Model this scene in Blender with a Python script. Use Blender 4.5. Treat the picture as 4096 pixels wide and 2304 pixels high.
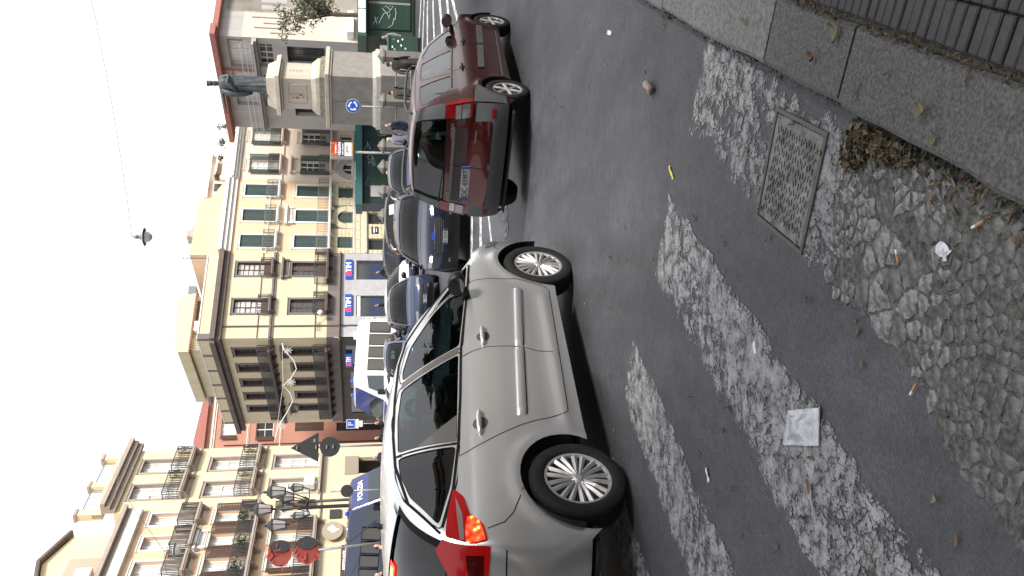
import bpy, bmesh, math, random
from mathutils import Vector, Matrix
for o in list(bpy.data.objects): bpy.data.objects.remove(o)
random.seed(7)
S = bpy.context.scene
COL = S.collection
R = math.radians

# ------------------------------------------------------------------ camera
CAMZ = 1.60
PITCH = R(10.3405)
cam_d = bpy.data.cameras.new('camera'); cam = bpy.data.objects.new('camera', cam_d); COL.objects.link(cam)
cam_d.sensor_width = 36; cam_d.lens = 28.5645; cam_d.clip_start = 0.05; cam_d.clip_end = 2000
cp, sp = math.cos(PITCH), math.sin(PITCH)
# the phone was held upright: the picture's right edge is the ground side
m = Matrix(((0, 1, 0, 0), (-sp, 0, -cp, 0), (-cp, 0, sp, CAMZ), (0, 0, 0, 1)))
cam.matrix_world = m
S.camera = cam

# ------------------------------------------------------------------ sky, sun, exposure
SUN_AZ = math.atan2(0.77, -0.64)      # compass angle from +Y towards +X
SUN_EL = R(45)
w = bpy.data.worlds.new('World'); S.world = w; w.use_nodes = True
nt = w.node_tree; bg = nt.nodes['Background']
sk = nt.nodes.new('ShaderNodeTexSky'); sk.sky_type = 'NISHITA'; sk.sun_disc = False
sk.sun_elevation = SUN_EL; sk.sun_rotation = SUN_AZ; sk.dust_density = 1.5; sk.air_density = 1.0; sk.ozone_density = 1.0
hs = nt.nodes.new('ShaderNodeHueSaturation'); hs.inputs['Saturation'].default_value = 0.16
cl = nt.nodes.new('ShaderNodeMix'); cl.data_type = 'RGBA'; cl.inputs[0].default_value = 0.7; cl.inputs[7].default_value = (4.2, 4.25, 4.35, 1)   # even cloud cover
nt.links.new(sk.outputs[0], hs.inputs['Color']); nt.links.new(hs.outputs[0], cl.inputs[6]); nt.links.new(cl.outputs[2], bg.inputs[0])
bg.inputs[1].default_value = 0.15
sl = bpy.data.lights.new('sun', 'SUN'); sun = bpy.data.objects.new('sun', sl); COL.objects.link(sun)
sl.energy = 2.5; sl.angle = R(12); sl.color = (1.0, 0.95, 0.87)
sdir = Vector((0.77 * math.cos(SUN_EL), -0.64 * math.cos(SUN_EL), math.sin(SUN_EL)))
sun.rotation_euler = sdir.to_track_quat('Z', 'Y').to_euler(); sun.location = (20, -15, 40)
S.render.engine = 'CYCLES'
S.view_settings.view_transform = 'Standard'; S.view_settings.look = 'None'
S.view_settings.gamma = 1.0; S.view_settings.exposure = 1.2
S.view_settings.use_curve_mapping = False

# ------------------------------------------------------------------ materials
MATS = {}
def new_mat(name):
    mt = bpy.data.materials.new(name); mt.use_nodes = True
    return mt, mt.node_tree, mt.node_tree.nodes['Principled BSDF']
def mk(name, col, rough=0.7, metal=0.0, col2=None, scale=4.0, bump=0.0, bscale=60.0, coat=0.0, spec=0.5, emit=None, estr=0.0, streak=False, bdist=0.01):
    if name in MATS: return MATS[name]
    mt, t, b = new_mat(name)
    b.inputs['Base Color'].default_value = (*col, 1); b.inputs['Roughness'].default_value = rough
    b.inputs['Metallic'].default_value = metal; b.inputs['Specular IOR Level'].default_value = spec
    b.inputs['Coat Weight'].default_value = coat; b.inputs['Coat Roughness'].default_value = 0.04
    if emit: b.inputs['Emission Color'].default_value = (*emit, 1); b.inputs['Emission Strength'].default_value = estr
    tc = None
    if col2 or bump:
        tc = t.nodes.new('ShaderNodeTexCoord')
    if col2:
        mp = t.nodes.new('ShaderNodeMapping'); t.links.new(tc.outputs['Object'], mp.inputs[0])
        if streak: mp.inputs['Scale'].default_value = (1, 1, 0.18)
        n = t.nodes.new('ShaderNodeTexNoise'); n.inputs['Scale'].default_value = scale; n.inputs['Detail'].default_value = 8; n.inputs['Roughness'].default_value = 0.65
        t.links.new(mp.outputs[0], n.inputs['Vector'])
        r = t.nodes.new('ShaderNodeValToRGB'); r.color_ramp.elements[0].position = 0.36; r.color_ramp.elements[1].position = 0.68
        r.color_ramp.elements[0].color = (*col, 1); r.color_ramp.elements[1].color = (*col2, 1)
        t.links.new(n.outputs['Fac'], r.inputs[0]); t.links.new(r.outputs[0], b.inputs['Base Color'])
    if bump:
        n2 = t.nodes.new('ShaderNodeTexNoise'); n2.inputs['Scale'].default_value = bscale; n2.inputs['Detail'].default_value = 6
        t.links.new(tc.outputs['Object'], n2.inputs['Vector'])
        bp = t.nodes.new('ShaderNodeBump'); bp.inputs['Strength'].default_value = bump; bp.inputs['Distance'].default_value = bdist
        t.links.new(n2.outputs['Fac'], bp.inputs['Height']); t.links.new(bp.outputs[0], b.inputs['Normal'])
    MATS[name] = mt
    return mt
def glass_mat(name, tint, ior=1.5, base=0.0):
    if name in MATS: return MATS[name]
    mt, t, b = new_mat(name); t.nodes.remove(b)
    out = t.nodes['Material Output']
    tr = t.nodes.new('ShaderNodeBsdfTransparent'); tr.inputs[0].default_value = (*tint, 1)
    gl = t.nodes.new('ShaderNodeBsdfGlossy'); gl.inputs['Roughness'].default_value = 0.01
    lw = t.nodes.new('ShaderNodeLayerWeight'); lw.inputs[0].default_value = 0.5
    pw = t.nodes.new('ShaderNodeMath'); pw.operation = 'POWER'; pw.inputs[1].default_value = 4.0
    ad = t.nodes.new('ShaderNodeMath'); ad.operation = 'MULTIPLY_ADD'; ad.inputs[1].default_value = 0.93; ad.inputs[2].default_value = 0.055 + base; ad.use_clamp = True
    mx = t.nodes.new('ShaderNodeMixShader')
    t.links.new(lw.outputs['Facing'], pw.inputs[0]); t.links.new(pw.outputs[0], ad.inputs[0]); t.links.new(ad.outputs[0], mx.inputs[0]); t.links.new(tr.outputs[0], mx.inputs[1]); t.links.new(gl.outputs[0], mx.inputs[2])
    t.links.new(mx.outputs[0], out.inputs[0])
    MATS[name] = mt
    return mt
def asphalt_mat(name, a, b_, pebble=0.5):
    mt, t, b = new_mat(name)
    tc = t.nodes.new('ShaderNodeTexCoord')
    def noise(sc, det=6, rg=0.6):
        n = t.nodes.new('ShaderNodeTexNoise'); n.inputs['Scale'].default_value = sc; n.inputs['Detail'].default_value = det; n.inputs['Roughness'].default_value = rg
        t.links.new(tc.outputs['Object'], n.inputs['Vector']); return n
    n1 = noise(0.55, 5); n2 = noise(9, 6); n3 = noise(160, 3, 0.7)
    r = t.nodes.new('ShaderNodeValToRGB'); r.color_ramp.elements[0].position = 0.35; r.color_ramp.elements[1].position = 0.7
    r.color_ramp.elements[0].color = (*a, 1); r.color_ramp.elements[1].color = (*b_, 1)
    mx = t.nodes.new('ShaderNodeMath'); mx.operation = 'MULTIPLY_ADD'; mx.inputs[1].default_value = 0.45
    t.links.new(n2.outputs['Fac'], mx.inputs[0]); 
    m2 = t.nodes.new('ShaderNodeMath'); m2.operation = 'MULTIPLY'; m2.inputs[1].default_value = 0.55
    t.links.new(n1.outputs['Fac'], m2.inputs[0]); t.links.new(m2.outputs[0], mx.inputs[2]); t.links.new(mx.outputs[0], r.inputs[0])
    # aggregate: small lighter and darker stones
    v = t.nodes.new('ShaderNodeTexVoronoi'); v.inputs['Scale'].default_value = 130; t.links.new(tc.outputs['Object'], v.inputs['Vector'])
    hsv = t.nodes.new('ShaderNodeSeparateColor'); t.links.new(v.outputs['Color'], hsv.inputs[0])
    mr = t.nodes.new('ShaderNodeMapRange'); mr.inputs['From Min'].default_value = 0.0; mr.inputs['To Min'].default_value = 1 - pebble * 0.5; mr.inputs['To Max'].default_value = 1 + pebble * 0.6
    t.links.new(hsv.outputs[0], mr.inputs['Value'])
    mul = t.nodes.new('ShaderNodeVectorMath'); mul.operation = 'SCALE'; t.links.new(r.outputs[0], mul.inputs[0]); t.links.new(mr.outputs[0], mul.inputs['Scale'])
    mpp = t.nodes.new('ShaderNodeMapping'); mpp.inputs['Rotation'].default_value = (0, 0, 0.57); mpp.inputs['Scale'].default_value = (1.5, 0.35, 1); t.links.new(tc.outputs['Object'], mpp.inputs[0])
    n4 = t.nodes.new('ShaderNodeTexNoise'); n4.inputs['Scale'].default_value = 1.1; n4.inputs['Detail'].default_value = 7; n4.inputs['Distortion'].default_value = 0.6; t.links.new(mpp.outputs[0], n4.inputs['Vector'])
    st = t.nodes.new('ShaderNodeMapRange'); st.inputs['From Min'].default_value = 0.36; st.inputs['From Max'].default_value = 0.62; st.inputs['To Min'].default_value = 0.68; st.inputs['To Max'].default_value = 1.12; t.links.new(n4.outputs['Fac'], st.inputs['Value'])
    vc = t.nodes.new('ShaderNodeTexVoronoi'); vc.feature = 'DISTANCE_TO_EDGE'; vc.inputs['Scale'].default_value = 0.55
    dv = t.nodes.new('ShaderNodeVectorMath'); dv.operation = 'MULTIPLY_ADD'; dv.inputs[1].default_value = (1.3, 1.3, 0); t.links.new(n2.outputs['Color'], dv.inputs[0]); t.links.new(tc.outputs['Object'], dv.inputs[2]); t.links.new(dv.outputs[0], vc.inputs['Vector'])
    ck = t.nodes.new('ShaderNodeMapRange'); ck.inputs['From Max'].default_value = 0.006; ck.inputs['To Min'].default_value = 0.45; ck.inputs['To Max'].default_value = 1.0; t.links.new(vc.outputs['Distance'], ck.inputs['Value'])
    mm1 = t.nodes.new('ShaderNodeMath'); mm1.operation = 'MULTIPLY'; t.links.new(st.outputs[0], mm1.inputs[0]); t.links.new(ck.outputs[0], mm1.inputs[1])
    mul2 = t.nodes.new('ShaderNodeVectorMath'); mul2.operation = 'SCALE'; t.links.new(mul.outputs[0], mul2.inputs[0]); t.links.new(mm1.outputs[0], mul2.inputs['Scale'])
    t.links.new(mul2.outputs[0], b.inputs['Base Color'])
    rr_ = t.nodes.new('ShaderNodeMapRange'); rr_.inputs['To Min'].default_value = 0.55; rr_.inputs['To Max'].default_value = 0.85; t.links.new(n4.outputs['Fac'], rr_.inputs['Value']); t.links.new(rr_.outputs[0], b.inputs['Roughness'])
    b.inputs['Specular IOR Level'].default_value = 0.4
    ad = t.nodes.new('ShaderNodeMath'); ad.operation = 'MULTIPLY_ADD'; ad.inputs[1].default_value = -0.9
    t.links.new(v.outputs['Distance'], ad.inputs[0]); t.links.new(n3.outputs['Fac'], ad.inputs[2])
    bp = t.nodes.new('ShaderNodeBump'); bp.inputs['Strength'].default_value = 0.55; bp.inputs['Distance'].default_value = 0.004
    t.links.new(ad.outputs[0], bp.inputs['Height'])
    bp2 = t.nodes.new('ShaderNodeBump'); bp2.inputs['Strength'].default_value = 0.35; bp2.inputs['Distance'].default_value = 0.02
    t.links.new(n2.outputs['Fac'], bp2.inputs['Height']); t.links.new(bp.outputs[0], bp2.inputs['Normal']); t.links.new(bp2.outputs[0], b.inputs['Normal'])
    MATS[name] = mt
    return mt
def worn_paint_mat(name, col, keep, scale=14.0, crack=True):
    """old road paint: chipped away in patches, cracked, the road shows through"""
    mt, t, b = new_mat(name); out = t.nodes['Material Output']
    tc = t.nodes.new('ShaderNodeTexCoord')
    n1 = t.nodes.new('ShaderNodeTexNoise'); n1.inputs['Scale'].default_value = scale; n1.inputs['Detail'].default_value = 10; n1.inputs['Roughness'].default_value = 0.72
    n2 = t.nodes.new('ShaderNodeTexNoise'); n2.inputs['Scale'].default_value = 2.2; n2.inputs['Detail'].default_value = 3
    t.links.new(tc.outputs['Object'], n1.inputs['Vector']); t.links.new(tc.outputs['Object'], n2.inputs['Vector'])
    uv = t.nodes.new('ShaderNodeAttribute'); uv.attribute_name = 'edge'
    s1 = t.nodes.new('ShaderNodeMath'); s1.operation = 'MULTIPLY_ADD'; s1.inputs[1].default_value = 0.55
    t.links.new(n2.outputs['Fac'], s1.inputs[0]); t.links.new(n1.outputs['Fac'], s1.inputs[2])
    s2 = t.nodes.new('ShaderNodeMath'); s2.operation = 'ADD'; t.links.new(s1.outputs[0], s2.inputs[0]); t.links.new(uv.outputs['Fac'], s2.inputs[1])
    v = t.nodes.new('ShaderNodeTexVoronoi'); v.feature = 'DISTANCE_TO_EDGE'; v.inputs['Scale'].default_value = 17
    dn = t.nodes.new('ShaderNodeVectorMath'); dn.operation = 'MULTIPLY_ADD'; dn.inputs[1].default_value = (0.09, 0.09, 0.0)
    t.links.new(n1.outputs['Color'], dn.inputs[0]); t.links.new(tc.outputs['Object'], dn.inputs[2]); t.links.new(dn.outputs[0], v.inputs['Vector'])
    cr = t.nodes.new('ShaderNodeMapRange'); cr.inputs['From Max'].default_value = 0.05; cr.inputs['To Min'].default_value = -0.22; cr.inputs['To Max'].default_value = 0.0
    t.links.new(v.outputs['Distance'], cr.inputs['Value'])
    vf = t.nodes.new('ShaderNodeTexVoronoi'); vf.feature = 'DISTANCE_TO_EDGE'; vf.inputs['Scale'].default_value = 52; t.links.new(dn.outputs[0], vf.inputs['Vector'])
    cf = t.nodes.new('ShaderNodeMapRange'); cf.inputs['From Max'].default_value = 0.09; cf.inputs['To Min'].default_value = -0.16; cf.inputs['To Max'].default_value = 0.0; t.links.new(vf.outputs['Distance'], cf.inputs['Value'])
    s4 = t.nodes.new('ShaderNodeMath'); s4.operation = 'ADD'; t.links.new(cr.outputs[0], s4.inputs[0]); t.links.new(cf.outputs[0], s4.inputs[1])
    s3 = t.nodes.new('ShaderNodeMath'); s3.operation = 'ADD'; t.links.new(s2.outputs[0], s3.inputs[0]); t.links.new(s4.outputs[0], s3.inputs[1])
    rmp = t.nodes.new('ShaderNodeMapRange'); rmp.inputs['From Min'].default_value = keep - 0.035; rmp.inputs['From Max'].default_value = keep + 0.05
    t.links.new(s3.outputs[0], rmp.inputs['Value'])
    c = t.nodes.new('ShaderNodeValToRGB'); c.color_ramp.elements[0].color = (col[0]*0.42, col[1]*0.42, col[2]*0.44, 1); c.color_ramp.elements[1].color = (*col, 1)
    c.color_ramp.elements[0].position = 0.42; c.color_ramp.elements[1].position = 0.62
    t.links.new(n1.outputs['Fac'], c.inputs[0]); t.links.new(c.outputs[0], b.inputs['Base Color']); b.inputs['Roughness'].default_value = 0.75
    bp = t.nodes.new('ShaderNodeBump'); bp.inputs['Strength'].default_value = 0.5; bp.inputs['Distance'].default_value = 0.006
    t.links.new(s3.outputs[0], bp.inputs['Height']); t.links.new(bp.outputs[0], b.inputs['Normal'])
    tr = t.nodes.new('ShaderNodeBsdfTransparent'); mx = t.nodes.new('ShaderNodeMixShader')
    t.links.new(rmp.outputs[0], mx.inputs[0]); t.links.new(tr.outputs[0], mx.inputs[1]); t.links.new(b.outputs[0], mx.inputs[2]); t.links.new(mx.outputs[0], out.inputs[0])
    MATS[name] = mt
    return mt

# ------------------------------------------------------------------ object helpers
def props(o, label=None, cat=None, group=None, kind=None):
    if label: o['label'] = label
    if cat: o['category'] = cat
    if group: o['group'] = group
    if kind: o['kind'] = kind
    return o
def thing(name, label, cat, loc=(0, 0, 0), rotz=0.0, group=None, mat4=None):
    o = bpy.data.objects.new(name, None); COL.objects.link(o); o.empty_display_size = 0.2
    if mat4 is not None: o.matrix_world = mat4
    else: o.location = loc; o.rotation_euler = (0, 0, rotz)
    return props(o, label, cat, group)
def link(name, me, mats, parent=None, smooth=False, loc=None):
    o = bpy.data.objects.new(name, me); COL.objects.link(o)
    if mats is not None and not me.materials:
        for mm in (mats if isinstance(mats, (list, tuple)) else [mats]): me.materials.append(mm)
    if smooth:
        for p in me.polygons: p.use_smooth = True
    if parent: o.parent = parent
    if loc: o.location = loc
    return o
class MB:
    def __init__(s): s.v = []; s.f = []; s.m = []
    def add(s, vs, fs, mi=0):
        n = len(s.v); s.v += [tuple(q) for q in vs]
        for f in fs: s.f.append(tuple(i + n for i in f)); s.m.append(mi)
        return s
    def box(s, x0, x1, y0, y1, z0, z1, mi=0, M=None):
        vs = [(x, y, z) for x in (x0, x1) for y in (y0, y1) for z in (z0, z1)]
        if M is not None: vs = [M @ Vector(q) for q in vs]
        return s.add(vs, [(0, 1, 3, 2), (4, 6, 7, 5), (0, 4, 5, 1), (2, 3, 7, 6), (0, 2, 6, 4), (1, 5, 7, 3)], mi)
    def quad(s, a, b, c, d, mi=0): return s.add([a, b, c, d], [(0, 1, 2, 3)], mi)
    def bar(s, a, b, wx, wy=None, mi=0):
        a = Vector(a); b = Vector(b); d = (b - a); L = d.length
        if L < 1e-6: return s
        q = d.to_track_quat('Z', 'X').to_matrix().to_4x4(); M = Matrix.Translation(a) @ q; wy = wy or wx
        return s.box(-wx / 2, wx / 2, -wy / 2, wy / 2, 0, L, mi, M)
    def tube(s, pts, r, n=8, mi=0, cap=True):
        pts = [Vector(p) for p in pts]; rs = r if isinstance(r, (list, tuple)) else [r] * len(pts)
        rings = []; up = None
        for i, p in enumerate(pts):
            d = (pts[min(i + 1, len(pts) - 1)] - pts[max(i - 1, 0)]).normalized()
            if up is None: up = Vector((0, 0, 1)) if abs(d.z) < 0.9 else Vector((1, 0, 0))
            x = d.cross(up)
            if x.length < 1e-4: x = d.cross(Vector((0, 1, 0.3)))
            x.normalize(); y = x.cross(d).normalized(); up = y
            rings.append([p + (x * math.cos(2 * math.pi * k / n) + y * math.sin(2 * math.pi * k / n)) * rs[i] for k in range(n)])
        vs = [q for rg in rings for q in rg]; fs = []
        for i in range(len(pts) - 1):
            for k in range(n): fs.append((i * n + k, i * n + (k + 1) % n, (i + 1) * n + (k + 1) % n, (i + 1) * n + k))
        if cap: fs.append(tuple(range(n))[::-1]); fs.append(tuple((len(pts) - 1) * n + k for k in range(n)))
        return s.add(vs, fs, mi)
    def lathe(s, prof, n=16, mi=0, M=None, a0=0.0):
        vs = []; fs = []
        for (r, z) in prof:
            for k in range(n):
                a = a0 + 2 * math.pi * k / n; q = Vector((r * math.cos(a), r * math.sin(a), z)); vs.append(M @ q if M is not None else q)
        for i in range(len(prof) - 1):
            for k in range(n): fs.append((i * n + k, i * n + (k + 1) % n, (i + 1) * n + (k + 1) % n, (i + 1) * n + k))
        if prof[0][0] > 1e-4: fs.append(tuple(range(n))[::-1])
        if prof[-1][0] > 1e-4: fs.append(tuple((len(prof) - 1) * n + k for k in range(n)))
        return s.add(vs, fs, mi)
    def prism(s, poly, y0, y1, mi=0, M=None):
        """poly in (x,z), extruded along y"""
        n = len(poly); vs = [(x, y0, z) for x, z in poly] + [(x, y1, z) for x, z in poly]
        if M is not None: vs = [M @ Vector(q) for q in vs]
        return s.add(vs, [tuple(range(n)), tuple(range(2 * n - 1, n - 1, -1))] + [(i, i + n, (i + 1) % n + n, (i + 1) % n) for i in range(n)], mi)
    def mesh(s, name='m'):
        me = bpy.data.meshes.new(name); me.from_pydata(s.v, [], s.f); me.update()
        if any(s.m): me.polygons.foreach_set('material_index', s.m)
        bm = bmesh.new(); bm.from_mesh(me); bmesh.ops.recalc_face_normals(bm, faces=bm.faces); bm.to_mesh(me); bm.free()
        return me
    def build(s, name, mats, parent=None, smooth=False, bevel=0.0, loc=None):
        me = s.mesh(name)
        if bevel:
            bm = bmesh.new(); bm.from_mesh(me)
            bmesh.ops.bevel(bm, geom=[e for e in bm.edges if len(e.link_faces) == 2 and e.calc_face_angle(0) > 0.6], offset=bevel, segments=2, affect='EDGES', profile=0.5, clamp_overlap=True)
            bm.to_mesh(me); bm.free()
        return link(name, me, mats, parent, smooth, loc)
def text(parent, string, size, M, mat, name='lettering', extrude=0.004, width=1.0):
    cu = bpy.data.curves.new('t', 'FONT'); cu.body = string; cu.size = size; cu.align_x = 'CENTER'; cu.align_y = 'CENTER'; cu.extrude = extrude; cu.resolution_u = 3
    tmp = bpy.data.objects.new('t', cu); COL.objects.link(tmp)
    dg = bpy.context.evaluated_depsgraph_get(); me = bpy.data.meshes.new_from_object(tmp.evaluated_get(dg))
    bpy.data.objects.remove(tmp); bpy.data.curves.remove(cu)
    me.materials.clear(); me.materials.append(mat)
    me.transform(M @ Matrix.Diagonal((width, 1, 1, 1)))
    o = bpy.data.objects.new(name, me); COL.objects.link(o); o.parent = parent
    return o
def copy_tree(o, parent=None):
    c = o.copy(); COL.objects.link(c)
    if parent is not None: c.parent = parent; c.matrix_parent_inverse = o.matrix_parent_inverse
    for ch in list(o.children): copy_tree(ch, c)
    return c
XZ = Matrix.Rotation(R(90), 4, 'X')     # text standing up, facing -Y
def T(x, y, z): return Matrix.Translation((x, y, z))

# ------------------------------------------------------------------ terrain
YS = [-30, 0, 1.5, 3, 5, 7.2, 9, 11, 13.2, 16, 20, 900]
ZS = [-1.46, -1.47, -1.50, -1.56, -1.67, -1.86, -2.04, -2.26, -2.40, -2.43, -2.43, -2.43]
def interp(x, xs, ys):
    if x <= xs[0]: return ys[0]
    for i in range(len(xs) - 1):
        if x <= xs[i + 1]: return ys[i] + (ys[i + 1] - ys[i]) * (x - xs[i]) / (xs[i + 1] - xs[i])
    return ys[-1]
def smooth01(t): t = min(1, max(0, t)); return t * t * (3 - 2 * t)
def gz(x, y):
    return interp(y, YS, ZS) + CAMZ + 0.07 * min(20, max(0, -x - 3)) * smooth01((y - 12) / 12)
# ------------------------------------------------------------------ ground
M_ASPH = asphalt_mat('asphalt', (0.040, 0.041, 0.048), (0.077, 0.078, 0.089), 0.5)
def axis(vals):
    out = []
    for a, b, st in vals:
        n = max(1, round((b - a) / st)); out += [a + (b - a) * i / n for i in range(n)]
    return out + [vals[-1][1]]
gx = axis([(-600, -60, 90), (-60, -12, 6), (-12, 12, 0.6), (12, 60, 6), (60, 600, 90)])
gy = axis([(-300, -30, 45), (-30, 0, 3), (0, 14, 0.1), (14, 20, 0.5), (20, 60, 3), (60, 900, 105)])
gv = [(x, y, gz(x, y)) for y in gy for x in gx]; nx = len(gx)
gf = [(j * nx + i, j * nx + i + 1, (j + 1) * nx + i + 1, (j + 1) * nx + i) for j in range(len(gy) - 1) for i in range(nx - 1)]
me = bpy.data.meshes.new('road'); me.from_pydata(gv, [], gf); me.update()
road = props(link('road', me, M_ASPH, smooth=True), kind='structure')

# zebra crossing: 0.5 m bars running along (0.5, 0.866)
ZD = Vector((0.5, 0.8660)); ZN = Vector((0.866, -0.5))
def stripe(c0, c1, t0, t1, mat, lift=0.004, nseg=24, rag=0.02, name='zebra_stripe'):
    mb = MB(); nw = 8; ed = []
    rnd = random.Random(int(c0 * 1000))
    for i in range(nseg + 1):
        j0 = rnd.uniform(-rag, rag); j1 = rnd.uniform(-rag, rag)
        for k in range(nw + 1):
            c = (c0 + j0) + ((c1 + j1) - (c0 + j0)) * k / nw; tt = t0 + (t1 - t0) * i / nseg
            x = ZD.x * tt + ZN.x * c; y = ZD.y * tt + ZN.y * c
            mb.v.append((x, y, gz(x, y) + lift)); ed.append(-0.13 if k in (0, nw) or i in (nseg,) else 0.03)
    for i in range(nseg):
        for k in range(nw):
            a = i * (nw + 1) + k; mb.f.append((a, a + 1, a + nw + 2, a + nw + 1)); mb.m.append(0)
    me = bpy.data.meshes.new(name); me.from_pydata(mb.v, [], mb.f); me.update()
    at = me.attributes.new('edge', 'FLOAT', 'POINT'); at.data.foreach_set('value', ed)
    return link(name, me, mat, road)
PW = (0.30, 0.30, 0.31)
M_P1 = worn_paint_mat('worn_paint_a', tuple(q * .85 for q in PW), 0.69); M_P2 = worn_paint_mat('worn_paint_b', PW, 0.655); M_P3 = worn_paint_mat('worn_paint_c', PW, 0.655)
stripe(-1.24, -0.74, 2.16, 3.72, M_P1)
stripe(-2.14, -1.64, 0.2, 3.86, M_P2, nseg=40)
stripe(-3.18, -2.69, -0.6, 4.06, M_P3, nseg=40)
stripe(-4.18, -3.70, -0.6, 4.2, M_P3, nseg=40)
stripe(-5.20, -4.70, -0.6, 4.4, M_P3, nseg=40)
# far markings
def marking(pts, wdt, mat, name='road_marking'):
    mb = MB(); ed = []
    for (x0, y0), (x1, y1) in zip(pts[:-1], pts[1:]):
        d = Vector((x1 - x0, y1 - y0)).normalized(); n = Vector((-d.y, d.x)) * wdt / 2
        L = math.hypot(x1 - x0, y1 - y0); k = max(1, int(L / 0.5))
        for i in range(k):
            a = Vector((x0, y0)).lerp(Vector((x1, y1)), i / k); b = Vector((x0, y0)).lerp(Vector((x1, y1)), (i + 1) / k)
            q = [a - n, a + n, b + n, b - n]
            mb.quad(*[(p.x, p.y, gz(p.x, p.y) + 0.006) for p in q]); ed += [0.08] * 4
    me = bpy.data.meshes.new(name); me.from_pydata(mb.v, [], mb.f); me.update()
    at = me.attributes.new('edge', 'FLOAT', 'POINT'); at.data.foreach_set('value', ed)
    return link(name, me, mat, road)
M_PF = worn_paint_mat('far_paint', (0.7, 0.7, 0.7), 0.66, scale=5)
for a, b, wd in [((1.9, 18.35), (-2.2, 18.6), .35), ((1.9, 17.0), (-2.2, 16.8), .35), ((1.9, 16.2), (0.4, 15.1), .16)]:
    marking([a, b], wd, M_PF)
for a, b, wd in [((12.6, 34.9), (10.4, 37.2), .5), ((11.9, 33.2), (9.4, 34.6), .5), ((11.1, 31.5), (9.3, 31.6), .6), ((10.4, 29.1), (8.6, 28.4), .5), ((9.6, 26.6), (7.9, 25.4), .5), ((9.0, 24.3), (7.6, 23.4), .45), ((8.3, 22.9), (7.0, 21.2), .22)]:
    marking([a, b], wd, M_PF)
# rough patch of broken asphalt in the middle of the road
M_PATCH = asphalt_mat('broken_asphalt', (0.06, 0.06, 0.062), (0.17, 0.165, 0.16), 1.2)
mb = MB()
for i in range(40):
    x = random.uniform(0.9, 1.5); y = 13.8 + random.uniform(-.25, .25); r_ = random.uniform(.03, .09)
    n = 6; vs = [(x + r_ * math.cos(k * 1.047) * random.uniform(.7, 1.3), y + r_ * math.sin(k * 1.047) * random.uniform(.7, 1.3), gz(x, y) + .012) for k in range(n)]
    mb.add(vs + [(a, b, c - .012) for a, b, c in vs], [tuple(range(n))] + [(k, (k + 1) % n, (k + 1) % n + n, k + n) for k in range(n)])
o = mb.build('asphalt_rubble', M_PATCH, road); o['kind'] = 'stuff'

# ------------------------------------------------------------------ pavement with kerb stones and bar pavers
KD = Vector((0.456, 0.890)).normalized(); KN = Vector((KD.y, -KD.x))      # along the kerb, and away from the road
kerb_line = [(-2.2, -3.1), (-1.0, -0.75), (0.173, 1.543), (0.417, 2.009), (0.57, 2.301), (0.838, 2.82), (1.164, 3.482), (1.582, 4.296), (3.2, 7.4), (5.6, 12.0), (9.6, 19.5)]
def kpt(t):
    """point on the kerb's outer edge, t = metres along from the (0.173,1.543) point"""
    acc = -(math.hypot(1.173, 2.293) + math.hypot(1.2, 2.35))
    for a, b in zip(kerb_line[:-1], kerb_line[1:]):
        L = math.hypot(b[0] - a[0], b[1] - a[1])
        if t <= acc + L: f = (t - acc) / L; return Vector((a[0] + (b[0] - a[0]) * f, a[1] + (b[1] - a[1]) * f))
        acc += L
    return Vector(kerb_line[-1])
KH = 0.09
def ztop(p): return gz(p.x, p.y) + KH
M_KERB = mk('kerb_stone', (0.05, 0.05, 0.054), 0.9, col2=(0.145, 0.142, 0.14), scale=95, bump=0.9, bscale=210, bdist=0.006, spec=.25)
M_KERB2 = mk('kerb_stone_rough', (0.085, 0.085, 0.09), 0.9, col2=(0.22, 0.215, 0.21), scale=55, bump=1.0, bscale=130, bdist=0.012)
M_BAR = mk('bar_paver', (0.04, 0.04, 0.044), 0.85, spec=.3, col2=(0.07, 0.07, 0.074), scale=14, bump=0.5, bscale=200, bdist=0.004)
M_JOINT = mk('joint_dirt', (0.035, 0.033, 0.03), 0.95, col2=(0.07, 0.064, 0.055), scale=40, bump=0.8, bscale=150)
mb = MB()
ts = [-5 + i * 0.5 for i in range(0, 56)]
for t0, t1 in zip(ts[:-1], ts[1:]):
    a, b = kpt(t0) + KN * 0.01, kpt(t1) + KN * 0.01; c, d = b + KN * 6.0, a + KN * 6.0
    za, zb = ztop(a) - .022, ztop(b) - .022
    mb.quad((a.x, a.y, za), (b.x, b.y, zb), (c.x, c.y, zb), (d.x, d.y, za)); mb.quad((a.x, a.y, za), (b.x, b.y, zb), (b.x, b.y, zb - .3), (a.x, a.y, za - .3))
side_walk = props(mb.build('pavement', M_JOINT), kind='structure')
joints = [-5.0, -4.1, -3.2, -2.2, -1.25, -0.28, 0.855, 1.43, 2.79, 3.6, 4.5, 5.4, 6.3, 7.3, 8.3, 9.3, 10.5, 12, 13.5, 15, 17, 19, 21]
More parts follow.
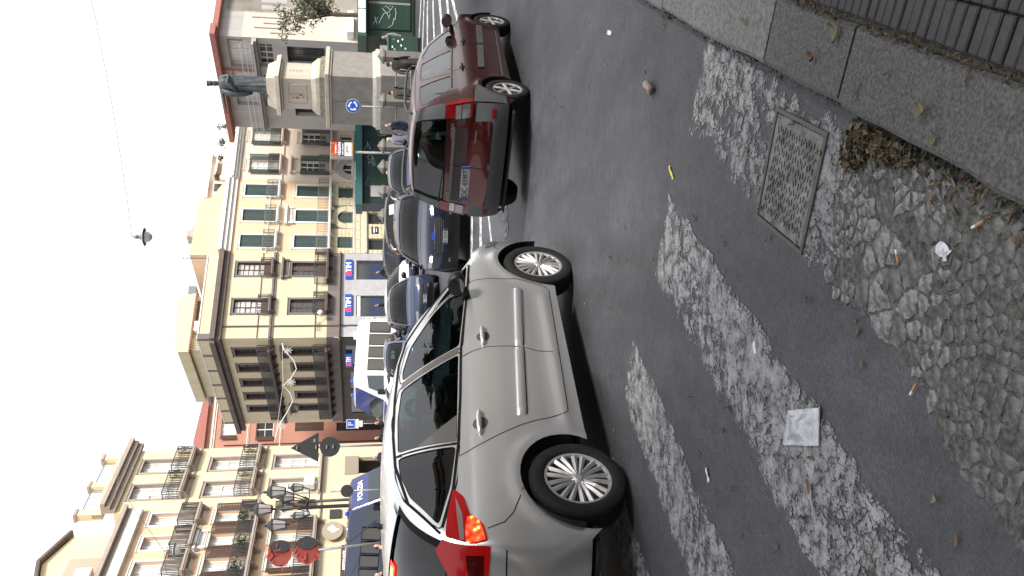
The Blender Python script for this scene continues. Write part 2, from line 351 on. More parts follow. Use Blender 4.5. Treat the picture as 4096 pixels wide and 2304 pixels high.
for i, (t0, t1) in enumerate(zip(joints[:-1], joints[1:])):
    rnd = random.Random(i); n = max(3, int((t1 - t0) / .12)); mb = MB()
    wd = 0.236; g = 0.006
    for j in range(n + 1):
        t = t0 + g + (t1 - t0 - 2 * g) * j / n
        e = kpt(t) + KN * rnd.uniform(-.006, .006); inn = kpt(t) + KN * (wd + rnd.uniform(-.004, .004)); z = ztop(e)
        mb.v += [(e.x, e.y, z - .26), (e.x, e.y, z - .018), (e.x + KN.x * .018, e.y + KN.y * .018, z), (inn.x - KN.x * .01, inn.y - KN.y * .01, z), (inn.x, inn.y, z - .012), (inn.x, inn.y, z - .05)]
    for j in range(n):
        for k in range(5): a = j * 6 + k; mb.f.append((a, a + 1, a + 7, a + 6)); mb.m.append(0)
    mb.f += [tuple(range(6)), tuple(n * 6 + k for k in range(5, -1, -1))]; mb.m += [0, 0]
    mb.build('kerb_stone', M_KERB2 if 1.43 <= t0 < 3 else M_KERB, side_walk)
# bar pavers: short bars set across the pavement in rows behind the kerb
bar_mesh = None
me = MB().box(-.0185, .0185, 0, .105, -.03, 0).mesh('paver_bar')
bm = bmesh.new(); bm.from_mesh(me); bmesh.ops.bevel(bm, geom=[e for e in bm.edges if all(v.co.z > -.01 for v in e.verts)], offset=.004, segments=1, affect='EDGES'); bm.to_mesh(me); bm.free()
me.materials.append(M_BAR)
ang = math.atan2(KN.y, KN.x) - math.pi / 2
cnt = 0
for row in range(5):
    for k in range(-14, 46):
        t = 0.02 + k * 0.0435; off = 0.262 + row * 0.112
        if row > 1 and k > 24: continue
        p = kpt(t) + KN * off
        o = bpy.data.objects.new('paver_bar', me); COL.objects.link(o); o.parent = side_walk
        rnd = random.Random(cnt); cnt += 1
        o.location = (p.x, p.y, ztop(p) - .006 + rnd.uniform(-.004, .002)); o.rotation_euler = (rnd.uniform(-.02, .02), rnd.uniform(-.03, .03), ang + rnd.uniform(-.015, .015))
# larger slabs further along the pavement
M_SLAB = mk('pavement_slab', (0.09, 0.09, 0.095), 0.85, col2=(0.14, 0.14, 0.14), scale=10, bump=0.5, bscale=120)
for row in range(6):
    for k in range(2, 34):
        t = -1.2 + k * 0.42; off = (0.262 + 5 * .112 if t < 1.1 else (0.262 + 2 * .112 if t < 2.0 else .25)) + .01 + row * 0.42
        if t > 11: continue
        p = kpt(t) + KN * off
        mb = MB(); 
        q = [kpt(t) + KN * off, kpt(t + .41) + KN * off, kpt(t + .41) + KN * (off + .41), kpt(t) + KN * (off + .41)]
        zz = [ztop(kpt(t)) - .004, ztop(kpt(t + .41)) - .004]
        vs = [(q[0].x, q[0].y, zz[0]), (q[1].x, q[1].y, zz[1]), (q[2].x, q[2].y, zz[1]), (q[3].x, q[3].y, zz[0])]
        mb.add(vs + [(a, b, c - .03) for a, b, c in vs], [(0, 1, 2, 3)] + [(i, (i + 1) % 4, (i + 1) % 4 + 4, i + 4) for i in range(4)])
        mb.build('pavement_slab', M_SLAB, side_walk)

# ------------------------------------------------------------------ cobbles showing through the broken road edge
cob_poly = [(0.40, 2.40), (0.36, 2.02), (0.30, 1.80), (0.18, 1.45), (-0.05, 1.2), (-0.62, 1.2), (-0.60, 1.66), (-0.42, 1.90), (-0.30, 1.97), (-0.215, 2.061), (-0.1, 2.254), (-0.02, 2.44), (0.03, 2.52), (0.13, 2.50), (0.2, 2.46)]
def inside(x, y, poly):
    c = False; n = len(poly)
    for i in range(n):
        x0, y0 = poly[i]; x1, y1 = poly[(i + 1) % n]
        if (y0 > y) != (y1 > y) and x < (x1 - x0) * (y - y0) / (y1 - y0) + x0: c = not c
    return c
M_COB = mk('cobble', (0.055, 0.055, 0.056), 0.9, spec=.25, col2=(0.21, 0.209, 0.208), scale=20, bump=1.0, bscale=70, bdist=0.014)
M_COBP = mk('cobble_paint', (0.07, 0.07, 0.07), 0.85, spec=.25, col2=(0.29, 0.29, 0.295), scale=44, bump=0.9, bscale=80, bdist=0.012)
M_DIRT = mk('gutter_dirt', (0.03, 0.03, 0.029), 0.95, col2=(0.16, 0.157, 0.153), scale=45, bump=1.0, bscale=170, bdist=0.012)
# crumbled bed between the cobbles
mb = MB(); nseg = 44
for i in range(nseg):
    for j in range(nseg):
        x0 = -.66 + i * .026; y0 = 1.15 + j * .032
        if inside(x0 + .013, y0 + .016, cob_poly):
            mb.quad(*[(x, y, gz(x, y) + .0045 + .002 * math.sin(x * 91) * math.cos(y * 77)) for x, y in ((x0, y0), (x0 + .026, y0), (x0 + .026, y0 + .032), (x0, y0 + .032))])
o = mb.build('crumbled_bed', M_DIRT, road); o['kind'] = 'stuff'
rnd = random.Random(21); seeds = []
def clip(poly, mx, my, nx_, ny_):
    out = []
    for i in range(len(poly)):
        p, q = poly[i - 1], poly[i]; dp = (p[0] - mx) * nx_ + (p[1] - my) * ny_; dq = (q[0] - mx) * nx_ + (q[1] - my) * ny_
        if dp * dq < 0: f = dp / (dp - dq); out.append((p[0] + (q[0] - p[0]) * f, p[1] + (q[1] - p[1]) * f))
        if dq <= 0: out.append(q)
    return out
for tr_ in range(6000):
    x, y = rnd.uniform(-.68, .46), rnd.uniform(1.12, 2.6)
    dmin = .034 if (math.sin(x * 9 + y * 5) + math.sin(y * 11 - x * 3)) > -.2 else .075
    if all((x - a_) ** 2 + (y - b_) ** 2 > dmin ** 2 for a_, b_ in seeds): seeds.append((x, y))
cells = []
for (x, y) in seeds:
    if not inside(x, y, cob_poly): continue
    pl = [(x - .09, y - .09), (x + .09, y - .09), (x + .09, y + .09), (x - .09, y + .09)]
    for (a_, b_) in seeds:
        dx_, dy_ = a_ - x, b_ - y; L_ = math.hypot(dx_, dy_)
        if 0 < L_ < .2: pl = clip(pl, x + dx_ / 2, y + dy_ / 2, dx_, dy_)
    if len(pl) >= 3: cells.append((x, y, pl))
for x, y, pl in cells:
    edge_ = min(math.hypot(cx0 - qx, cy0 - qy) for (qx, qy) in cob_poly[6:] for cx0, cy0 in ((x, y),)); 
    if rnd.random() < (.45 if edge_ < .08 else .16): continue
    cx_ = sum(p[0] for p in pl) / len(pl); cy_ = sum(p[1] for p in pl) / len(pl); gap = rnd.uniform(.0015, .008); bd = []
    for i in range(len(pl)):
        p, q = Vector(pl[i]), Vector(pl[(i + 1) % len(pl)]); L_ = (q - p).length; k_ = max(1, int(L_ / .012))
        for j in range(k_):
            r_ = p.lerp(q, j / k_); d_ = Vector((cx_, cy_)) - r_; dl = d_.length
            if dl > 1e-5: r_ = r_ + d_ / dl * min(dl * .6, gap + rnd.uniform(-.003, .0045))
            bd.append(r_)
    if len(bd) < 3: continue
    n = len(bd); h = rnd.uniform(.0008, .0038); tx, ty = rnd.uniform(-.02, .02), rnd.uniform(-.02, .02); vs = []
    for f, dz in ((1.0, .001), (.97, h * .75), (.86, h)):
        for r_ in bd:
            px, py = cx_ + (r_.x - cx_) * f, cy_ + (r_.y - cy_) * f; vs.append((px - cx_, py - cy_, dz + .0045 + (tx * (px - cx_) + ty * (py - cy_)) + (rnd.uniform(-.0012, .0012) if f < 1 else -.003)))
    vs.append((0, 0, h + .005))
    fs = [(l * n + k, l * n + (k + 1) % n, (l + 1) * n + (k + 1) % n, (l + 1) * n + k) for l in range(2) for k in range(n)] + [(2 * n + k, 2 * n + (k + 1) % n, 3 * n) for k in range(n)]
    c = x * ZN.x + y * ZN.y
    o = MB().add(vs, fs).build('cobblestone', M_COBP if (-1.25 < c < -.72 and y > 1.9 and rnd.random() < .75) else M_COB, road)
    o.location = (cx_, cy_, gz(cx_, cy_))

# ------------------------------------------------------------------ manhole cover
M_IRON = mk('cast_iron', (0.05, 0.05, 0.05), 0.75, metal=0.1, col2=(0.22, 0.22, 0.225), scale=11, bump=0.5, bscale=140, bdist=0.006)
M_IRON2 = mk('cast_iron_rim', (0.07, 0.068, 0.066), 0.7, metal=0.2, col2=(0.09, 0.088, 0.085), scale=30, bump=0.5, bscale=140, bdist=0.006)
mh = [(0.668, 2.823), (0.496, 2.464), (0.143, 2.696), (0.305, 3.072)]
cx = sum(p[0] for p in mh) / 4; cy = sum(p[1] for p in mh) / 4
ex = Vector((mh[1][0] - mh[0][0] + mh[2][0] - mh[3][0], mh[1][1] - mh[0][1] + mh[2][1] - mh[3][1])).normalized()
rotm = math.atan2(ex.y, ex.x); s_ = (gz(cx, cy + .2) - gz(cx, cy - .2)) / .4
man = thing('manhole_cover', 'square cast iron manhole cover with raised dashes beside the kerb', 'manhole', mat4=T(cx, cy, gz(cx, cy) + .003) @ Matrix.Rotation(math.atan(s_), 4, 'X') @ Matrix.Rotation(rotm, 4, 'Z'))
a, b = .205, .222
mb = MB()
for q in ((-a, a, -b, -b + .016), (-a, a, b - .016, b), (-a, -a + .016, -b + .016, b - .016), (a - .016, a, -b + .016, b - .016)): mb.box(q[0], q[1], q[2], q[3], -.02, .009)
mb.build('frame', M_IRON2, man, bevel=.003)
mb = MB(); ai, bi = a - .022, b - .022; h = .016
for q in ((-ai, ai, -bi, -h), (-ai, ai, h, bi), (-ai, -h, -h, h), (h, ai, -h, h)): mb.box(q[0], q[1], q[2], q[3], -.02, .0055)
plate = mb.build('plate', M_IRON, man)
mb = MB(); rnd = random.Random(3)
for i in range(17):
    for j in range(9):
        x = -ai + .02 + (2 * ai - .04) * (i + .5) / 17 + rnd.uniform(-.003, .003); y = -bi + .02 + (2 * bi - .04) * (j + .5 + .25 * (i % 2)) / 9.4
        if abs(x) < .028 and abs(y) < .03: continue
        an = rnd.uniform(-.5, .5); d = Vector((-math.sin(an), math.cos(an), 0)) * .011
        mb.bar((x - d.x, y - d.y, .0065), (x + d.x, y + d.y, .0065), .006, .006)
mb.build('raised_dashes', M_IRON, man, bevel=.0)
mb = MB(); mb.box(-h, h, -h, h, -.03, -.012); mb.build('key_hole', mk('black', (0.008, 0.008, 0.008), 0.9), man)

# ------------------------------------------------------------------ leaves and litter
def leaf_mesh(name, L, W, curl, seed):
    rnd = random.Random(seed); n = 6; vs = []
    for i in range(n + 1):
        t = i / n; wd = W * math.sin(math.pi * min(1, t * .96 + .02)) ** .8; zc = curl * L * (t - .5) ** 2 * 2 + .003
        bend = .12 * L * math.sin(t * 3 + seed)
        for sgn in (-1, 0, 1): vs.append((L * (t - .5), bend + sgn * wd, zc + abs(sgn) * curl * W * 1.1))
    fs = [(i * 3 + k, i * 3 + k + 1, i * 3 + k + 4, i * 3 + k + 3) for i in range(n) for k in range(2)]
    return MB().add(vs, fs)
LC = [(0.10, 0.085, 0.05), (0.15, 0.13, 0.08), (0.16, 0.09, 0.05), (0.11, 0.12, 0.05), (0.20, 0.18, 0.12), (0.07, 0.06, 0.045)]
M_LEAF = [mk('leaf_%s' % 'abcdef'[i], c, 0.75, col2=tuple(q * .55 for q in c), scale=60) for i, c in enumerate(LC)]
lm = []
for i in range(6):
    for j in range(2):
        mmm = leaf_mesh('leaf', random.uniform(.03, .05), random.uniform(.006, .012), random.uniform(.1, .7), i * 3 + j).mesh('leaf'); mmm.materials.append(M_LEAF[i]); lm.append(mmm)
def scatter_leaf(x, y, sc=1.0, on=0.0, idx=None, rz=None):
    me = lm[idx if idx is not None else random.randrange(len(lm))]
    o = bpy.data.objects.new('fallen_leaf', me); COL.objects.link(o)
    o.location = (x, y, gz(x, y) + .005 + on); o.rotation_euler = (random.uniform(-.25, .25), random.uniform(-.25, .25), rz if rz is not None else random.uniform(0, 6.28)); o.scale = (sc,) * 3
    return o
rnd = random.Random(5); nleaf = 0
KNc = lambda x, y: (x - .173) * KN.x + (y - 1.543) * KN.y
for i in range(150):
    if i < 95: x, y = rnd.uniform(-1.2, 2.2), rnd.uniform(3.6, 9.5)
    else: x, y = rnd.uniform(-1.1, .9), rnd.uniform(1.6, 3.8)
    off = KNc(x, y)
    if off > -.03: continue
    o = scatter_leaf(x, y, rnd.uniform(.55, 1.1)); props(o, 'small dry leaf lying on the asphalt road', 'leaf', 'dry leaves scattered on the road')
for t, off, sc in [(1.05, .10, 1.2), (1.65, .13, 1.0), (.75, .07, 1.0), (.55, .06, .7), (.62, .15, .7), (.35, .05, 1.1), (.42, .10, 1.2), (.95, .2, 1.4), (.3, .22, 1.3)]:
    p = kpt(t) + KN * off; o = scatter_leaf(p.x, p.y, sc, KH); props(o, 'dry leaf lying on the smooth kerb stones', 'leaf', 'dry leaves on the kerb stones')
# heap in the gutter hole and along the kerb foot
mb = MB()
pile = [(0.534, 2.331), (0.43, 2.10), (0.36, 1.99), (0.335, 2.02), (0.372, 2.229), (0.363, 2.351), (0.42, 2.40)]
def add_leaf(mb, x, y, z, L, W, rz, tilt, mi):
    M_ = T(x, y, z) @ Matrix.Rotation(rz, 4, 'Z') @ Matrix.Rotation(tilt, 4, 'Y') @ Matrix.Rotation(rnd.uniform(-.9, .9), 4, 'X')
    vs = [(-L / 2, 0, 0), (-L * .1, -W, .004), (L / 2, 0, .006), (-L * .1, W, .004), (0, 0, -.002)]
    mb.add([M_ @ Vector(q) for q in vs], [(0, 1, 4), (1, 2, 4), (2, 3, 4), (3, 0, 4)], mi)
k = 0
while k < 420:
    x, y = rnd.uniform(.32, .56), rnd.uniform(1.97, 2.42)
    if not inside(x, y, pile): continue
    add_leaf(mb, x, y, gz(x, y) + rnd.uniform(.004, .03), rnd.uniform(.02, .045), rnd.uniform(.004, .01), rnd.uniform(0, 6.28), rnd.uniform(-.7, .7), rnd.randrange(6)); k += 1
for i in range(700):
    t = rnd.uniform(-1.2, 3.4); p = kpt(t) - KN * abs(rnd.gauss(0, .018 if t > .4 else .035))
    add_leaf(mb, p.x, p.y, gz(p.x, p.y) + rnd.uniform(.003, .02), rnd.uniform(.012, .04), rnd.uniform(.003, .008), rnd.uniform(0, 6.28), rnd.uniform(-.6, .6), rnd.randrange(6))
for i in range(260):
    t = rnd.uniform(-.9, .55); p = kpt(t) - KN * abs(rnd.gauss(0, .05))
    add_leaf(mb, p.x, p.y, gz(p.x, p.y) + rnd.uniform(.003, .02), rnd.uniform(.015, .05), rnd.uniform(.004, .01), rnd.uniform(0, 6.28), rnd.uniform(-.6, .6), rnd.randrange(6))
for i in range(160):
    t = rnd.uniform(-.5, 1.3); p = kpt(t) + KN * (.247 + rnd.gauss(0, .008))
    add_leaf(mb, p.x, p.y, gz(p.x, p.y) + KH + rnd.uniform(-.012, .004), rnd.uniform(.01, .03), rnd.uniform(.003, .006), rnd.uniform(0, 6.28), rnd.uniform(-.6, .6), rnd.randrange(6))
lit = mb.build('leaf_litter', M_LEAF); props(lit, 'heap of dry leaves filling the gutter along the kerb', 'leaves', kind='stuff')
mb = MB()
for q in pile: mb.v.append((q[0], q[1], gz(*q) + .006))
mb.f.append(tuple(range(len(pile)))); mb.m.append(0); mb.build('gutter_hole', M_DIRT, road)
# clear plastic packet
M_PLAS = mk('clear_plastic', (0.40, 0.43, 0.48), 0.2, col2=(0.66, 0.69, 0.75), scale=30, bump=0.6, bscale=35, coat=0.8, bdist=0.01)
MATS['clear_plastic'].node_tree.nodes['Principled BSDF'].inputs['Alpha'].default_value = 0.8
bag = [(-0.451, 2.768), (-0.408, 2.541), (-0.541, 2.546), (-0.587, 2.804)]
vs = []; fs = []; nb = 16
for i in range(nb + 1):
    for j in range(nb + 1):
        u, v = i / nb, j / nb
        x = (bag[0][0] * (1 - u) + bag[1][0] * u) * (1 - v) + (bag[3][0] * (1 - u) + bag[2][0] * u) * v; y = (bag[0][1] * (1 - u) + bag[1][1] * u) * (1 - v) + (bag[3][1] * (1 - u) + bag[2][1] * u) * v
        e = min(u, v, 1 - u, 1 - v); puff = .026 * smooth01(max(0, e - .07) / .3) + .004 * math.sin(9 * u + 3 * v) * (e > .06) + .003 * math.sin(25 * v + 8 * u) * (e > .06)
        vs.append((x, y, gz(x, y) + .009 + puff + (.004 if e < .05 else 0)))
fs = [(i * (nb + 1) + j, (i + 1) * (nb + 1) + j, (i + 1) * (nb + 1) + j + 1, i * (nb + 1) + j + 1) for i in range(nb) for j in range(nb)]
n0 = len(vs); vs += [(a_, b_, gz(a_, b_) + .007) for a_, b_, _ in vs]; fs += [tuple(i + n0 for i in f) for f in fs]
ring = [i * (nb + 1) for i in range(nb)] + [nb * (nb + 1) + j for j in range(nb)] + [i * (nb + 1) + nb for i in range(nb, 0, -1)] + [j for j in range(nb, 0, -1)]
fs += [(ring[i], ring[(i + 1) % len(ring)], ring[(i + 1) % len(ring)] + n0, ring[i] + n0) for i in range(len(ring))]
props(MB().add(vs, fs).build('plastic_packet', M_PLAS, smooth=True), 'crumpled clear plastic packet lying on a worn zebra stripe', 'packet')
M_PAPER = mk('paper', (0.72, 0.72, 0.78), 0.8, col2=(0.5, 0.5, 0.58), scale=40)
def scrap(x, y, L, W, rz, label, mat=M_PAPER, name='paper_scrap', cat='paper', lift=.004, dz=.006):
    rnd = random.Random(int(x * 1000)); mb = MB(); n = 5; vs = []
    for i in range(n + 1):
        for j in range(3):
            q = Matrix.Rotation(rz, 2) @ Vector((L * (i / n - .5) * rnd.uniform(.85, 1.1), W * (j / 2 - .5) * rnd.uniform(.7, 1.2)))
            vs.append((x + q.x, y + q.y, gz(x, y) + lift + rnd.uniform(0, dz)))
    fs = [(i * 3 + k, i * 3 + k + 1, i * 3 + k + 4, i * 3 + k + 3) for i in range(n) for k in range(2)]
    n0 = len(vs); vs += [(a, b, c - .001) for a, b, c in vs]; fs += [tuple(i + n0 for i in f[::-1]) for f in fs]
    return props(MB().add(vs, fs).build(name, mat), label, cat)
scrap(0.096, 1.904, .05, .035, .9, 'crumpled white paper tissue on the cobbles', dz=.02)
scrap(-0.243, 3.066, .05, .022, .3, 'small flat white paper scrap on the middle zebra stripe', dz=.002)
scrap(-0.876, 3.587, .07, .02, .5, 'thin lilac paper scrap on bare asphalt between two zebra stripes')
scrap(1.808, 5.538, .09, .03, 1.2, 'far white paper scrap near the kerb', name='paper_scrap')
scrap(0.617, 4.119, .09, .022, .6, 'small yellow wrapper on the asphalt beyond the manhole', mk('yellow_wrap', (0.5, 0.42, 0.06), .5), 'wrapper', 'wrapper')
M_CAN = mk('crushed_can', (0.09, 0.035, 0.03), 0.4, col2=(0.2, 0.19, 0.18), scale=25, coat=.3)
c = thing('crushed_can', 'crushed dark red drink can lying on the road', 'can', (1.154, 4.464, gz(1.154, 4.464) + .026), 1.0)
mb = MB(); mb.lathe([(.0, -.06), (.024, -.06), (.029, -.05), (.026, -.02), (.021, 0), (.027, .03), (.029, .05), (.024, .06), (0, .06)], 12, M=Matrix.Rotation(R(90), 4, 'Y') @ Matrix.Diagonal((.75, 1, 1, 1)))
mb.build('body', M_CAN, c, smooth=True); mb = MB(); mb.lathe([(0, .061), (.018, .061), (.022, .064), (.024, .06)], 12, M=Matrix.Rotation(R(90), 4, 'Y') @ Matrix.Diagonal((.75, 1, 1, 1))); mb.build('rim', mk('can_metal', (.5, .5, .5), .35, 1.0), c)
M_FILT = mk('filter', (0.42, 0.25, 0.12), .8, col2=(.3, .16, .08), scale=90); M_CIG = mk('cigarette_paper', (0.7, 0.7, 0.68), .8)
for x, y, a, lab in [(-.281, 2.024, 2.5, 'white cigarette end at the outer edge of the cobbles'), (.089, 2.098, .3, 'brown cigarette end in the middle of the cobbles'), (.158, 1.77, 1.9, 'pale cigarette end beside the leaf filled gutter')]:
    c = thing('cigarette_end', lab, 'cigarette', (x, y, gz(x, y) + .016), a, 'cigarette ends on the cobbles')
    MB().tube([(-.018, 0, 0), (.008, 0, 0)], .004, 8).build('filter', M_FILT, c, True); MB().tube([(.0081, 0, 0), (.02, 0, 0), (.023, .001, 0)], [.0038, .0038, .0028], 8).build('paper', M_CIG, c, True)
for x, y, lab in [(.245, 1.935, 'large reddish brown leaf on the cobbles near the kerb'), (-.687, 2.586, 'reddish brown leaf on the middle zebra stripe')]:
    o = scatter_leaf(x, y, 1.5, .012, 4); props(o, lab, 'leaf')
# ------------------------------------------------------------------ cars
def catmull(P, s):
    n = len(P) - 1; s = min(max(s, 0), n - 1e-6); i = int(s); f = s - i
    p0, p1, p2, p3 = P[max(i - 1, 0)], P[i], P[i + 1], P[min(i + 2, n)]
    return tuple(0.5 * ((2 * p1[k]) + (-p0[k] + p2[k]) * f + (2 * p0[k] - 5 * p1[k] + 4 * p2[k] - p3[k]) * f * f + (-p0[k] + 3 * p1[k] - 3 * p2[k] + p3[k]) * f ** 3) for k in range(len(p1)))
def poly_grid(outer, holes, dx, dz):
    bm = bmesh.new(); edges = []
    for lp in [outer] + holes:
        vs = [bm.verts.new((x, z, 0)) for x, z in lp]
        edges += [bm.edges.new((vs[i], vs[(i + 1) % len(vs)])) for i in range(len(vs))]
    bmesh.ops.triangle_fill(bm, use_beauty=True, use_dissolve=False, edges=edges, normal=(0, 0, 1))
    xs = [p[0] for p in outer]; zs = [p[1] for p in outer]
    def cuts(a, b, st):
        n = max(1, int((b - a) / st)); return [a + (b - a) * i / n for i in range(1, n)]
    for c in cuts(min(xs), max(xs), dx):
        bmesh.ops.bisect_plane(bm, geom=bm.verts[:] + bm.edges[:] + bm.faces[:], plane_co=(c, 0, 0), plane_no=(1, 0, 0))
    for c in cuts(min(zs), max(zs), dz):
        bmesh.ops.bisect_plane(bm, geom=bm.verts[:] + bm.edges[:] + bm.faces[:], plane_co=(0, c, 0), plane_no=(0, 1, 0))
    bmesh.ops.remove_doubles(bm, verts=bm.verts[:], dist=1e-5)
    bm.verts.index_update()
    v = [(q.co.x, q.co.y) for q in bm.verts]; f = [tuple(x.index for x in q.verts) for q in bm.faces]
    bm.free(); return v, f
def round_poly(P, r=0.03, n=3):
    out = []
    for i in range(len(P)):
        a, b, c = Vector(P[i - 1]), Vector(P[i]), Vector(P[(i + 1) % len(P)])
        rr = min(r, (a - b).length * .45, (c - b).length * .45); p = b + (a - b).normalized() * rr; q = b + (c - b).normalized() * rr
        for k in range(n + 1):
            t = k / n; out.append(tuple(p * (1 - t) ** 2 + b * 2 * t * (1 - t) + q * t * t))
    return out
M_TYRE = mk('tyre_rubber', (0.010, 0.010, 0.011), 0.8, spec=.2, col2=(0.02, 0.02, 0.02), scale=30)
M_BLACK = mk('black_plastic', (0.010, 0.010, 0.011), 0.5, spec=.3, bump=.15, bscale=300)
M_GREYP = mk('grey_plastic', (0.055, 0.057, 0.062), 0.6, bump=.3, bscale=350)
M_RIM = mk('rim_silver', (0.46, 0.46, 0.47), 0.5, 0.7); M_RIMD = mk('rim_dark', (0.016, 0.016, 0.017), 0.6)
M_CHROME = mk('chrome', (0.75, 0.75, 0.76), 0.12, 1.0)
M_SEAL = mk('window_seal', (0.005, 0.005, 0.006), 0.6, spec=.12)
M_CGLASS = glass_mat('car_glass', (0.24, 0.33, 0.31), 1.52, .045); M_CGLASS_D = glass_mat('car_glass_dark', (0.05, 0.065, 0.065), 1.52, .01); M_WIND = glass_mat('windscreen_glass', (0.18, 0.25, 0.28), 1.5, -.04)
M_INT = mk('car_interior', (0.03, 0.032, 0.034), 0.9); M_SEAT = mk('car_seat', (0.07, 0.075, 0.08), 0.95, col2=(.045, .048, .05), scale=20)
M_TAIL = mk('tail_red', (0.14, 0.003, 0.004), 0.18, coat=.25, spec=.3); M_TAILG = mk('tail_red_glow', (0.20, 0.003, 0.004), 0.18, coat=.25, spec=.3, emit=(1, .01, .008), estr=.06); M_TAILD = mk('tail_dark_red', (0.06, 0.003, 0.004), 0.15, coat=.25, spec=.3)
M_TAILON = mk('tail_lit', (0.3, 0.01, 0.005), 0.3, emit=(1.0, 0.03, 0.01), estr=1.6); M_BULB = mk('bulb_lit', (0.8, 0.3, 0.05), 0.3, emit=(1.0, 0.28, 0.06), estr=5.0)
def lit_lens(name):
    mt, t, b = new_mat(name); tc = t.nodes.new('ShaderNodeTexCoord'); n = t.nodes.new('ShaderNodeTexVoronoi'); n.inputs['Scale'].default_value = 26; t.links.new(tc.outputs['Object'], n.inputs['Vector'])
    r = t.nodes.new('ShaderNodeValToRGB'); e = r.color_ramp.elements; e[0].position = .05; e[0].color = (6, 2.0, .35, 1); e[1].position = .75; e[1].color = (.5, .006, .004, 1); x = e.new(.3); x.color = (2.2, .10, .02, 1)
    t.links.new(n.outputs['Distance'], r.inputs[0]); t.links.new(r.outputs[0], b.inputs['Emission Color']); b.inputs['Emission Strength'].default_value = 1.1; b.inputs['Base Color'].default_value = (.2, .01, .005, 1); b.inputs['Roughness'].default_value = .2
    return mt
M_LITLENS = lit_lens('lit_cluster')
M_LENS = mk('clear_lens', (0.22, 0.225, 0.235), 0.12, 0.5, coat=.7); M_LENSW = mk('lamp_white', (0.7, 0.7, 0.68), .2, coat=1.0)
M_HEAD = mk('headlight_on', (0.9, 0.8, 0.6), 0.2, emit=(1.0, 0.72, 0.42), estr=14.0)
M_PLATE = mk('number_plate', (0.28, 0.28, 0.275), 0.5, spec=.2); M_PBLUE = mk('plate_blue', (0.01, 0.04, 0.22), 0.4); M_INK = mk('ink', (0.006, 0.006, 0.006), 0.6)
M_UNDER = mk('underbody', (0.01, 0.01, 0.01), 0.9)
def paint(name, col, metal=0.6, rough=0.32, flake=0.0):
    mt = mk(name, col, rough, metal, coat=0.55, bump=0.0, spec=.3)
    return mt

